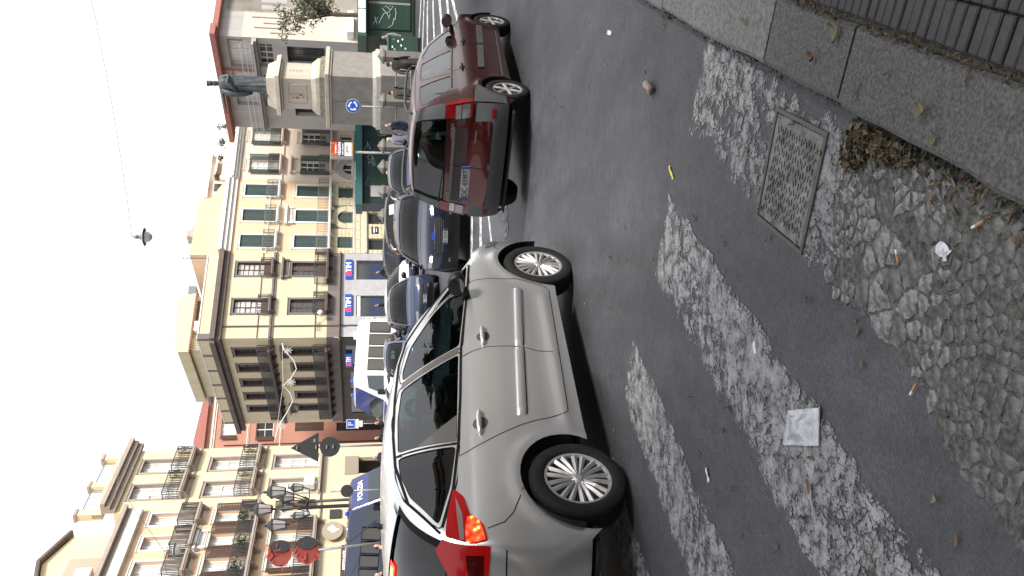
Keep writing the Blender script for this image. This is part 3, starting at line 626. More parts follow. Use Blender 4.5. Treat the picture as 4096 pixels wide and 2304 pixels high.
class CarBody:
    def __init__(s, spec):
        s.__dict__.update(spec); s.N = len(s.C) - 1
        s.wbh = s.wb / 2
    def f(s, x, z):
        y = s.hw; a = s.fx; 
        if x > a: y -= s.ftap * ((x - a) / .7) ** 2
        if x < s.rx: y -= s.rtap * ((s.rx - x) / .9) ** 2
        zm = s.zm; belt = s.belt
        if z < zm: y -= s.tuck * ((zm - z) / .45) ** 2
        else:
            y -= s.shoulder * ((min(z, belt) - zm) / (belt - zm)) ** 3
            if z > belt:
                t = (z - belt) / (s.roofz - belt); y -= s.tum * t + s.tum2 * t ** 3
        if s.__dict__.get('crease'):
            fx_ = smooth01((x + s.wbh - .30) / .3) * smooth01((s.wbh - .36 - x) / .3); y += fx_ * (.016 * math.exp(-((z - .33) / .045) ** 2) - .012 * math.exp(-((z - .44) / .07) ** 2))
        for wx in (s.wbh, -s.wbh):
            r = math.hypot(x - wx, z - s.wr)
            y += s.flare * math.exp(-((r - s.ar - .03) / .055) ** 2)
        return y
    def S3(s, x, z, side, off=0.0):
        y = s.f(x, z); e = .01
        n = Vector((-(s.f(x + e, z) - y) / e, 1.0, -(s.f(x, z + e) - y) / e)).normalized()
        p = Vector((x, y, z)) + n * off
        return (p.x, p.y * side, p.z)
    def Sn(s, x, z):
        y = s.f(x, z); e = .01
        return Vector((-(s.f(x + e, z) - y) / e, 1.0, -(s.f(x, z + e) - y) / e)).normalized()
    def Tn(s, t, w):
        e = .03; a = Vector(s.T3(min(t + e, s.N - 1e-3), w)) - Vector(s.T3(max(t - e, 0), w)); b = Vector(s.T3(t, min(1, w + e))) - Vector(s.T3(t, w - e))
        n = b.cross(a)
        if n.length < 1e-9: n = Vector((0, 0, 1))
        n.normalize()
        if n.dot(Vector(s.T3(t, w)) - Vector((0, 0, .7))) < 0: n = -n
        return n
    def T3(s, t, w, off=0.0):
        def base(t, w):
            cx_, cz_ = catmull(s.C, t); ex_, ez_ = catmull(s.E, t); ye = s.f(ex_, ez_); a = abs(w)
            return Vector((cx_ + (ex_ - cx_) * a ** s.pa, ye * w, cz_ + (ez_ - cz_) * a ** s.pb))
        p = base(t, w)
        if off:
            e = .02; e2 = .02
            du = base(min(t + e, s.N - 1e-3), w) - base(max(t - e, 0), w); dv = base(t, min(1, w + e2)) - base(t, max(-1, w - e2))
            n = dv.cross(du)
            if n.length > 1e-9:
                n.normalize()
                c = Vector((0, 0, .7))
                if n.dot(p - c) < 0: n = -n
                p = p + n * off
        return tuple(p)
    def patchS(s, name, poly, mat, parent, side, off=0.004, dx=.06, dz=.06, holes=[], smooth=True, thick=0.0):
        v, f = poly_grid(poly, holes, dx, dz)
        vs = [s.S3(x, z, side, off) for x, z in v]
        if thick:
            n0 = len(vs); vs = vs + [s.S3(x, z, side, off - thick) for x, z in v]; ed = {}
            for q in f:
                for i in range(len(q)): ed[(q[i], q[(i + 1) % len(q)])] = 1
            f = f + [tuple(i + n0 for i in q[::-1]) for q in f] + [(a, b, b + n0, a + n0) for (a, b) in ed if (b, a) not in ed]
        o = MB().add(vs, f).build(name, mat, parent); 
        if smooth and not thick:
            for p in o.data.polygons: p.use_smooth = True
        return o
    def patchT(s, name, t0, t1, w0, w1, mat, parent, off=0.003, nt=10, nw=10, smooth=True):
        mb = MB()
        for i in range(nt + 1):
            for j in range(nw + 1): mb.v.append(s.T3(t0 + (t1 - t0) * i / nt, w0 + (w1 - w0) * j / nw, off))
        for i in range(nt):
            for j in range(nw): a = i * (nw + 1) + j; mb.f.append((a, a + 1, a + nw + 2, a + nw + 1)); mb.m.append(0)
        return mb.build(name, mat, parent, smooth)
    def polyT(s, name, poly, mat, parent, off=0.004, d=.12, smooth=True):
        v, f = poly_grid(poly, [], d, .08)
        return MB().add([s.T3(t, w, off) for t, w in v], f).build(name, mat, parent, smooth)
    def stripS(s, name, pts, wd, mat, parent, side, off=.0015):
        """a thin band drawn along a polyline on the body side"""
        P = []
        for a, b in zip(pts[:-1], pts[1:]):
            k = max(1, int(math.hypot(b[0] - a[0], b[1] - a[1]) / .05)); P += [(a[0] + (b[0] - a[0]) * i / k, a[1] + (b[1] - a[1]) * i / k) for i in range(k)]
        P.append(pts[-1]); mb = MB()
        for i, p in enumerate(P):
            d = Vector(P[min(i + 1, len(P) - 1)]) - Vector(P[max(i - 1, 0)]); d.normalize(); n = Vector((-d.y, d.x)) * wd / 2
            mb.v += [s.S3(p[0] - n.x, p[1] - n.y, side, off), s.S3(p[0] + n.x, p[1] + n.y, side, off)]
        mb.f = [(2 * i, 2 * i + 1, 2 * i + 3, 2 * i + 2) for i in range(len(P) - 1)]; mb.m = [0] * len(mb.f)
        return mb.build(name, mat, parent)
    def ridge(s, name, a, b, hw_, mat, parent, side, off=.03):
        """a rounded protective moulding between two points of the side"""
        n = 24; rows = ((-1.0, .0), (-.92, .6), (-.6, .95), (0, 1.0), (.6, .95), (.92, .6), (1.0, .0)); mb = MB()
        for i in range(n + 1):
            t = i / n; e = min(1, min(t, 1 - t) * 40 + .02) ** .5
            for r_, o_ in rows: mb.v.append(s.S3(a[0] + (b[0] - a[0]) * t, a[1] + (b[1] - a[1]) * t + r_ * hw_, side, -.004 + (off + .004) * o_ * e))
        k = len(rows)
        for i in range(n):
            for j in range(k - 1): q = i * k + j; mb.f.append((q, q + 1, q + k + 1, q + k)); mb.m.append(0)
        return mb.build(name, mat, parent, True)
    def side_outline(s):
        up = [catmull(s.E, s.N * i / 110) for i in range(111)]           # front bottom, over the roof, to rear bottom
        out = [tuple(p) for p in up]
        def arch(wx, a0, a1):
            return [(wx + s.ar * math.cos(a0 + (a1 - a0) * i / 22), s.wr + s.ar * math.sin(a0 + (a1 - a0) * i / 22)) for i in range(23)]
        zs = s.sill; d = math.asin(max(-1, min(1, (zs - s.wr) / s.ar)))
        out += arch(-s.wbh, math.pi - d, d); out += arch(s.wbh, math.pi - d, d)
        return out

def wheel(parent, x, y, z, r, w_, side, style, rim_r, mat):
    """side +1 left, -1 right; lies on the axle along y"""
    Mx = T(x, y, z) @ Matrix.Rotation(R(-90) * side, 4, 'X')
    prof = [(rim_r * .98, -w_ / 2), (r * .93, -w_ / 2), (r * .985, -w_ / 2 + .02), (r, -w_ / 2 + .045), (r, w_ / 2 - .045), (r * .985, w_ / 2 - .02), (r * .94, w_ / 2 - .004), (rim_r * 1.15, w_ / 2 - .0), (rim_r * 1.02, w_ / 2 - .012), (rim_r * .98, w_ / 2 - .03)]
    mb = MB().lathe(prof, 40, M=Mx); t = mb.build('wheel', M_TYRE, parent, True)
    mb = MB(); q = w_ / 2 - .022
    mb.lathe([(0, q - .05), (rim_r * .98, q - .05), (rim_r * 1.0, q - .01)], 32, 1, M=Mx)
    mb.lathe([(rim_r * .90, q - .012), (rim_r * .93, q + .006), (rim_r * 1.0, q + .009), (rim_r * 1.02, q - .004), (rim_r * 1.0, q - .03)], 40, 0, M=Mx)
    mb.lathe([(0, q + .016), (rim_r * .10, q + .016), (rim_r * .15, q + .010), (rim_r * .21, q + .002), (rim_r * .22, q - .02)], 20, 0, M=Mx)
    n = {'ten': 9, 'five': 6, 'plain': 7}[style]
    for k in range(n):
        a = 2 * math.pi * k / n + .2
        subs = ((-.13, .055), (.13, .055)) if style == 'ten' else (((0, .105),) if style == 'five' else ((0, .09),))
        for da, wd in subs:
            # each spoke: narrow at the hub, wide at the rim, dished
            ri, ro = rim_r * .17, rim_r * .95; am = a + da * .55; ao = a + da * 1.55
            wi, wo = rim_r * wd * (.8 if style == 'ten' else 1.0), rim_r * wd * (1.7 if style == 'ten' else 1.25)
            ci = Vector((ri * math.cos(am), ri * math.sin(am))); co = Vector((ro * math.cos(ao), ro * math.sin(ao)))
            d = (co - ci).normalized(); nn = Vector((-d.y, d.x)); vs = []
            for c_, ww, zz in ((ci, wi, q + .004), (ci.lerp(co, .5), (wi + wo) * .5, q + .009), (co, wo, q + .002)):
                vs += [(c_.x - nn.x * ww, c_.y - nn.y * ww, zz - .006), (c_.x, c_.y, zz + .007), (c_.x + nn.x * ww, c_.y + nn.y * ww, zz - .006), (c_.x + nn.x * ww, c_.y + nn.y * ww, zz - .03), (c_.x - nn.x * ww, c_.y - nn.y * ww, zz - .03)]
            fs = [(b_ * 5 + i, b_ * 5 + (i + 1) % 5, (b_ + 1) * 5 + (i + 1) % 5, (b_ + 1) * 5 + i) for b_ in range(2) for i in range(5)]
            mb.add([Mx @ Vector(v) for v in vs], fs, 0)
    mb.build('rim', [mat, M_RIMD], t)
    return t

def build_car(name, label, spec, M4, pm, detail=1.0, glass=None, group=None, both=True):
    """the shell, glass, wheels and cabin shared by all the cars"""
    root = thing(name, label, spec.get('cat', 'car'), mat4=M4, group=group)
    B = CarBody(spec); glass = glass or M_CGLASS
    g = .05 / detail
    holes = [round_poly(q, .035) for q in spec['windows']]
    out = B.side_outline(); v2, f2 = poly_grid(out, holes, g, g)
    V, NV, FF = [], [], []
    es = [catmull(B.E, B.N * i / 500) for i in range(501)]
    import numpy as np
    ea = np.array(es); va = np.array(v2)
    dd = np.sqrt(((va[:, None, :] - ea[None, :, :]) ** 2).sum(2)); near = dd.argmin(1); dist = dd.min(1)
    for side in (1, -1):
        n0 = len(V)
        for i, (x, z) in enumerate(v2):
            V.append(B.S3(x, z, side)); n_ = B.Sn(x, z)
            if dist[i] < .05: n_ = n_.lerp(B.Tn(B.N * near[i] / 500, 1.0), .5 * (1 - dist[i] / .05))
            n_.normalize(); NV.append(Vector((n_.x, n_.y * side, n_.z)))
        FF += [tuple(j + n0 for j in q) for q in f2]
    # top shell
    wt0, wt1, ww = spec['screen']; rt0, rt1, rw = spec['rear_screen']
    ntt = int(11 * detail) * B.N; nww = 2 * int(12 * detail)
    tl = sorted(set([round(B.N * i / ntt, 5) for i in range(ntt + 1)] + [wt0, wt1, rt0, rt1])); wl = sorted(set([round(-1 + 2 * j / nww, 5) for j in range(nww + 1)] + [-ww, ww, -rw, rw]))
    nw1 = len(wl); vs = [B.T3(t, w_) for t in tl for w_ in wl]; fs = []
    for i in range(len(tl) - 1):
        tm = (tl[i] + tl[i + 1]) / 2
        for j in range(nw1 - 1):
            wm = (wl[j] + wl[j + 1]) / 2
            if wt0 < tm < wt1 and abs(wm) < ww: continue
            if rt0 < tm < rt1 and abs(wm) < rw: continue
            a = i * nw1 + j; fs.append((a, a + 1, a + nw1 + 1, a + nw1))
    n0 = len(V); V += vs; FF += [tuple(j + n0 for j in q) for q in fs]
    for t in tl:
        for w_ in wl:
            n_ = B.Tn(t, abs(w_)); k_ = max(0, (abs(w_) - .93) / .07)
            if k_ > 0: ex_, ez_ = catmull(B.E, t); n_ = n_.lerp(B.Sn(ex_, ez_), .5 * k_)
            n_.normalize(); NV.append(Vector((n_.x, n_.y * (1 if w_ >= 0 else -1), n_.z)))
    F2 = []
    for q in FF:
        p0, p1_, p2_ = Vector(V[q[0]]), Vector(V[q[1]]), Vector(V[q[2]]); fn = (p1_ - p0).cross(p2_ - p0); an = NV[q[0]] + NV[q[1]] + NV[q[2]]
        F2.append(q if fn.dot(an) >= 0 else q[::-1])
    me = bpy.data.meshes.new('body'); me.from_pydata(V, [], F2); me.update()
    for p_ in me.polygons: p_.use_smooth = True
    me.normals_split_custom_set_from_vertices([tuple(n_) for n_ in NV])
    body = link('body', me, pm, root, True)
    # glass and seals
    for i, q in enumerate(spec['windows']):
        for side in (1, -1):
            gm = glass if i < spec.get('dark_from', 99) else M_CGLASS_D
            gl = B.patchS('side_window', round_poly(q, .035), gm, root, side, -.006, .12, .12)
            rp = round_poly(q, .035); mbs = MB(); n = len(rp); c = Vector((sum(p[0] for p in rp) / n, sum(p[1] for p in rp) / n))
            for p in rp:
                d = (Vector(p) - c).normalized() * spec.get('seal', .016)
                mbs.v += [B.S3(p[0], p[1], side, -.008), B.S3(p[0] + d.x, p[1] + d.y, side, .0025)]
            mbs.f = [(2 * k, 2 * k + 1, (2 * k + 3) % (2 * n), (2 * k + 2) % (2 * n)) for k in range(n)]; mbs.m = [0] * n
            mbs.build('window_seal', M_SEAL, gl)
    ws = B.patchT('windscreen', wt0, wt1, -ww, ww, M_WIND, root, -.004, 10, 14)
    rs = B.patchT('rear_window', rt0, rt1, -rw, rw, spec.get('rear_glass', M_CGLASS_D), root, -.004, 10, 14)
    for (t0, t1, w0, pr) in ((wt0, wt1, ww, ws), (rt0, rt1, rw, rs)):
        e = .025; ew = .03
        for a in ((t0 - e, t0 + e * 1.6, -w0 - ew, w0 + ew), (t1 - e * 1.6, t1 + e, -w0 - ew, w0 + ew), (t0, t1, -w0 - ew, -w0 + ew), (t0, t1, w0 - ew, w0 + ew)):
            B.patchT('screen_border', a[0], a[1], max(-1, a[2]), min(1, a[3]), M_SEAL, pr, .0015, 6, 10)
    # wheel housings, floor, cabin
    mb = MB(); zf = spec['sill'] + .02
    xr, xf = B.E[-1][0], B.E[0][0]
    mb.box(xr - .1, xf + .1, -B.hw + .12, B.hw - .12, zf, zf + .03)
    mb.build('underbody', M_UNDER, root)
    for wx in (B.wbh, -B.wbh):
        for side in (1, -1):
            mb = MB(); pr_ = [(B.ar * math.cos(math.pi * k / 14), B.wr + B.ar * math.sin(math.pi * k / 14)) for k in range(15)]
            y1, y0 = B.f(wx, B.wr + B.ar) - .012, B.hw - .36
            for (x0, z0), (x1, z1) in zip(pr_[:-1], pr_[1:]): mb.quad((wx + x0, y0 * side, z0), (wx + x1, y0 * side, z1), (wx + x1, y1 * side, z1), (wx + x0, y1 * side, z0))
            mb.add([(wx + x, y0 * side, z) for x, z in pr_], [tuple(range(15))])
            mb.build('wheel_housing', M_UNDER, root)
    zb = B.belt; hwi = B.hw - .13
    mb = MB()
    cx0 = catmull(B.C, wt0)[0]
    cr = max(B.E[-1][0] + .15, catmull(B.C, rt1)[0] + .25)
    mb.box(cr, cx0 + .1, -hwi, hwi, zf + .05, zf + .09); mb.box(cx0 - .35, cx0 + .1, -hwi, hwi, zb - .28, zb - .06)
    for side in (1, -1): mb.box(cr, cx0 - .1, side * hwi - .015, side * hwi + .015, zf + .05, zb - .07)
    mb.box(cr, cr + .5, -hwi, hwi, zf + .06, zb - .16)
    mb.build('cabin_trim', M_INT, root)
    xs0 = cx0 - 1.05
    for sx in spec.get('seats', (0, -.85)):
        for sy in (.36, -.36):
            mb = MB(); x = xs0 + sx; zt = min(zb + .17, B.roofz - .32)
            mb.prism([(x + .25, zb - .5), (x - .22, zb - .5), (x - .22, zb - .36), (x + .27, zb - .34)], sy - .23, sy + .23); mb.prism([(x - .08, zb - .45), (x - .22, zb - .45), (x - .40, zt - .02), (x - .30, zt)], sy - .22, sy + .22)
            mb.prism([(x - .30, zt - .02), (x - .38, zt - .02), (x - .42, zt + .18), (x - .33, zt + .19)], sy - .13, sy + .13)
            mb.build('seat', M_SEAT, root, bevel=.03)
    if spec.get('steering', True):
        Ms = T(cx0 - .48, .36, zb - .03) @ Matrix.Rotation(R(65), 4, 'Y')
        MB().tube([Ms @ Vector((.18 * math.cos(a * .314), .18 * math.sin(a * .314), 0)) for a in range(21)], .014, 6).build('steering_wheel', M_INT, root, True)
    for wx in (B.wbh, -B.wbh):
        for side in (1, -1): wheel(root, wx, side * (B.hw - .115), B.wr, B.wr, .20, side, spec['rim_style'], spec['rim_r'], spec.get('rim_mat', M_RIM))
    return root, B
def car_matrix(o, h):
    h = Vector(h).normalized(); r_ = h.cross(Vector((0, 0, 1))).normalized(); u = r_.cross(h)
    l = -r_
    return Matrix(((h.x, l.x, u.x, o[0]), (h.y, l.y, u.y, o[1]), (h.z, l.z, u.z, o[2]), (0, 0, 0, 1)))
def mirror(B, root, x, z, mat, sc=1.0, glassy=True):
    for side in (1, -1):
        y = B.f(x, z) * side
        mb = MB(); mb.lathe([(0, -.055), (.05, -.052), (.082, -.035), (.092, -.005), (.086, .03), (.06, .06), (.0, .075)], 16, M=T(x + .02, y + side * .17 * sc, z + .06) @ Matrix.Rotation(R(90), 4, 'Y') @ Matrix.Diagonal((.95 * sc, 1.25 * sc, 1.1, 1)))
        mb.tube([(x + .04, y - side * .02, z - .035), (x + .03, y + side * .07, z - .02), (x + .02, y + side * .12, z + .02)], [.04, .032, .03], 10)
        mo = mb.build('wing_mirror', mat, root, True)
        if glassy: MB().lathe([(0, 0), (.078, 0), (.08, .003)], 16, M=T(x - .037, y + side * .17 * sc, z + .06) @ Matrix.Rotation(R(-90), 4, 'Y') @ Matrix.Diagonal((.95 * sc, 1.25 * sc, 1, 1))).build('mirror_glass', M_CHROME, mo)
def plate(root, Mx, string, wd=.52, h=.11):
    mb = MB(); mb.box(-wd / 2, wd / 2, -.006, .0, -h / 2, h / 2, M=Mx); p = mb.build('number_plate', M_PLATE, root)
    for sx in (-1, 1): MB().box(sx * (wd / 2 - .022) - .021, sx * (wd / 2 - .022) + .021, -.0085, -.0062, -h / 2 + .001, h / 2 - .001, M=Mx).build('blue_band', M_PBLUE, p)
    text(p, string, h * .98, Mx @ T(0, -.0085, -.004) @ XZ, M_INK, 'characters', .001, .86)
    return p

# -------- silver car, the nearest one
silver_spec = dict(
    C=[(1.96, .20), (2.06, .42), (2.05, .62), (1.95, .77), (1.66, .93), (1.42, 1.02), (.90, 1.33), (.42, 1.535), (-.3, 1.60), (-1.05, 1.55), (-1.58, 1.43), (-1.90, 1.10), (-1.97, .86), (-2.06, .58), (-1.98, .28)],
    E=[(1.66, .19), (1.80, .42), (1.83, .60), (1.77, .73), (1.53, .89), (1.31, .955), (.82, 1.225), (.40, 1.455), (-.3, 1.535), (-1.02, 1.49), (-1.44, 1.385), (-1.70, 1.15), (-1.80, .88), (-1.84, .58), (-1.76, .28)],
    wb=2.639, wr=.315, ar=.372, hw=.885, fx=1.2, ftap=.13, rx=-1.0, rtap=.10, zm=.60, belt=1.0, roofz=1.53, tuck=.055, shoulder=.06, tum=.17, tum2=.09, flare=.016, pa=3.0, pb=2.6, sill=.205,
    screen=(5.12, 6.9, .90), rear_screen=(9.75, 11.0, .95), rim_r=.215, rim_style='ten', dark_from=3, seal=.042, crease=True,
    windows=[[(.84, .985), (.09, 1.045), (-.13, 1.462), (-.02, 1.472), (.26, 1.422), (.62, 1.245), (.80, 1.12)],
             [(1.245, .965), (.92, .985), (.86, 1.10), (.70, 1.225), (.80, 1.19)],
             [(-.02, 1.052), (-.235, 1.468), (-.55, 1.482), (-.90, 1.462), (-.955, 1.075)],
             [(-1.005, 1.08), (-.95, 1.458), (-1.12, 1.438), (-1.34, 1.365), (-1.60, 1.185), (-1.33, 1.115)]])
M_SIL = paint('silver_paint', (0.66, 0.66, 0.66), .80, .3)
M_SILTRIM = mk('pillar_trim', (0.10, 0.09, 0.085), .35, .3, coat=.4)
car1, B = build_car('silver_car', 'silver hatchback with lit tail lights nearest the camera', silver_spec, car_matrix((-1.2237, 6.5279, -.1579), (.53773, .83899, -.08337)), M_SIL, detail=1.6)
for side in (1, -1):
    for pts in ([(.955, .955), (.98, .90), (.985, .778), (.972, .554), (.90, .305), (.86, .268), (.4, .275), (-.28, .29), (-.70, .302), (-.735, .33), (-.765, .42), (-.875, .647), (-1.018, .887), (-1.10, 1.06)], [(-.06, 1.04), (-.02, .95), (.005, .85), (.012, .623), (-.02, .40), (-.04, .288)],
                [(-1.43, .675), (-1.50, .70), (-1.60, .745), (-1.66, .80), (-1.69, .90)], [(1.52, .67), (1.60, .70), (1.78, .68)]):
        B.stripS('panel_gap', pts, .0065, M_SEAL, car1, side)
    B.ridge('door_moulding', (.845, .545), (.022, .592), .033, M_SIL, car1, side); B.ridge('door_moulding', (.002, .594), (-.775, .634), .034, M_SIL, car1, side)
    B.stripS('moulding_shadow_gap', [(.84, .512), (.02, .556), (-.765, .594)], .006, M_SEAL, car1, side)
    for hx, hz in ((.145, .862), (-.835, .917)):
        pts = [(hx + .062 * math.cos(a * .5236), hz + .052 * math.sin(a * .5236)) for a in range(12)]
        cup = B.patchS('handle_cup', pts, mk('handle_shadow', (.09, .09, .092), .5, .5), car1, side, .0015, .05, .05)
        mb = MB(); P = [Vector(B.S3(hx + d, hz + .003, side, o_)) for d, o_ in ((-.115, .008), (-.10, .022), (-.05, .034), (.05, .034), (.10, .022), (.115, .008))]
        mb.tube(P, [.010, .015, .017, .017, .015, .010], 8); mb.build('door_handle', M_SIL, car1, True)
    # B pillar and door frame trims
    B.patchS('pillar_trim', [(.075, 1.048), (-.005, 1.054), (-.222, 1.470), (-.145, 1.464)], M_SILTRIM, car1, side, .003, .08, .08)
    B.patchS('pillar_trim', [(-.972, 1.078), (-.99, 1.08), (-.932, 1.46), (-.918, 1.46)], M_SEAL, car1, side, .003, .08, .08)
    B.patchS('pillar_trim', [(-.70, 1.07), (-.957, 1.078), (-.915, 1.33)], M_SILTRIM, car1, side, .0035, .08, .08)
    B.stripS('belt_seal', [(1.25, .945), (.83, .968), (.05, 1.032), (-.5, 1.045), (-1.0, 1.066), (-1.36, 1.10), (-1.62, 1.165)], .017, M_SEAL, car1, side, .004)
    B.stripS('roof_seal', [(1.20, 1.005), (.80, 1.228), (.55, 1.36), (.36, 1.455), (.1, 1.502), (-.3, 1.512), (-.7, 1.503), (-1.02, 1.472), (-1.38, 1.375), (-1.66, 1.175)], .016, M_SEAL, car1, side, .003)
    # tail light wrapping round the corner
    tl = B.patchS('tail_light', round_poly([(-1.36, 1.098), (-1.44, 1.035), (-1.575, 1.0), (-1.655, .925), (-1.77, .90), (-1.775, .98), (-1.69, 1.145), (-1.55, 1.135)], .02), M_TAILG, car1, side, .008, .04, .04, thick=.012)
    B.patchS('clear_strip', [(-1.43, 1.085), (-1.56, 1.045), (-1.735, 1.035), (-1.73, 1.06), (-1.58, 1.075)], mk('reverse_lens', (.22, .17, .17), .15, coat=1.0), tl, side, .0095, .05, .05)
    B.patchS('lit_lamp', round_poly([(-1.58, 1.015), (-1.60, .965), (-1.66, .935), (-1.765, .912), (-1.768, 1.022), (-1.66, 1.03)], .02), M_LITLENS, tl, side, .0092, .05, .05)
    s0 = [(10.78, .90), (10.95, .995), (11.98, .995), (11.9, .66), (11.25, .62)] if side > 0 else [(10.78, -.90), (11.25, -.62), (11.9, -.66), (11.98, -.995), (10.95, -.995)]
    t2 = B.polyT('tail_light', s0, M_TAILG, car1, .007)
    s1 = [(11.45, .93), (11.85, .93), (11.82, .72), (11.5, .70)] if side > 0 else [(11.45, -.93), (11.5, -.70), (11.82, -.72), (11.85, -.93)]
    B.polyT('reverse_lens', s1, M_TAILD, t2, .0085)
    # headlight corner
    B.patchS('headlight', [(1.80, .70), (1.70, .765), (1.56, .79), (1.62, .73), (1.76, .655)], M_LENS, car1, side, .006, .06, .06)
    B.patchS('fog_lamp', [(1.815, .40), (1.74, .42), (1.76, .36), (1.81, .36)], M_LENSW, car1, side, .006, .06, .06)
mirror(B, car1, .72, 1.01, M_BLACK, .88)
B.patchT('high_brake_light', 9.80, 9.95, -.42, .42, M_TAILON, car1, .006, 3, 10)
B.patchT('high_brake_light', 9.83, 9.90, -.36, .36, M_BULB, car1, .0075, 3, 10)
B.patchT('roof_spoiler', 9.45, 9.78, -.9, .9, M_SIL, car1, .012, 6, 12)
B.polyT('bumper_recess', round_poly([(12.35, -.62), (12.35, .62), (13.2, .66), (13.2, -.66)], .08), mk('silver_lower', (.42, .42, .43), .35, .7, coat=.9), car1, .004)
B.patchT('bumper_gap', 12.28, 12.31, -.98, .98, M_SEAL, car1, .002, 2, 16)
B.patchT('tailgate_gap', 12.02, 12.04, -.66, .66, M_SEAL, car1, .002, 2, 16)
B.patchT('bonnet_gap', 3.2, 3.22, -.9, .9, M_SEAL, car1, .002, 2, 16)
B.patchT('grille', 1.0, 2.2, -.45, .45, M_BLACK, car1, .004, 5, 8)
mb = MB(); mb.tube([B.T3(9.0, -.12, .0), B.T3(9.0, -.12, .03)], .02, 8); pa = Vector(B.T3(8.9, -.12, .03)); mb.tube([pa, pa + Vector((-.25, 0, .22))], [.004, .002], 6); mb.build('aerial', M_BLACK, car1)
c_, z_ = catmull(B.C, 12.1); plate(car1, T(c_ - .02, 0, .80) @ Matrix.Rotation(R(-90), 4, 'Z'), 'CX 517HR')

# -------- dark red estate car
red_spec = dict(
    C=[(2.16, .22), (2.26, .45), (2.24, .66), (2.10, .80), (1.70, .92), (1.34, 1.0), (.93, 1.27), (.45, 1.50), (-.2, 1.61), (-1.1, 1.64), (-1.93, 1.61), (-2.05, 1.47), (-2.11, 1.12), (-2.13, .84), (-2.20, .55), (-2.12, .33)],
    E=[(1.86, .20), (1.92, .45), (1.92, .64), (1.85, .77), (1.55, .87), (1.16, .955), (.80, 1.185), (.32, 1.435), (-.2, 1.535), (-1.1, 1.575), (-1.90, 1.55), (-1.98, 1.42), (-2.05, 1.12), (-2.06, .84), (-2.06, .55), (-2.0, .33)],
    wb=2.956, wr=.31, ar=.365, hw=.872, fx=1.35, ftap=.12, rx=-1.5, rtap=.05, zm=.62, belt=.99, roofz=1.56, tuck=.06, shoulder=.045, tum=.13, tum2=.07, flare=.014, pa=4.0, pb=2.8, sill=.23,
    screen=(5.12, 6.9, .88), rear_screen=(10.45, 11.95, .80), rim_r=.205, rim_style='five', dark_from=2, seal=.014, seats=(0, -.85), rear_glass=glass_mat('rear_glass_tint', (.20, .25, .24), 1.5, .01),
    windows=[[(.86, 1.005), (.22, 1.025), (-.13, 1.455), (.0, 1.458), (.40, 1.355), (.72, 1.17), (.86, 1.08)],
             [(-.03, 1.045), (-.33, 1.468), (-.60, 1.485), (-.93, 1.488), (-.77, 1.07)],
             [(-1.06, 1.08), (-1.18, 1.495), (-1.60, 1.495), (-1.84, 1.475), (-1.78, 1.35), (-1.56, 1.13), (-1.45, 1.085)]])
M_RED = paint('dark_red_paint', (0.048, 0.0055, 0.005), .5, .22)
car2, B = build_car('red_estate_car', 'dark red estate car with grey bumper and roof rails', red_spec, car_matrix((2.9109, 12.6916, -.7341), (.58147, .81183, -.05311)), M_RED, detail=1.25)
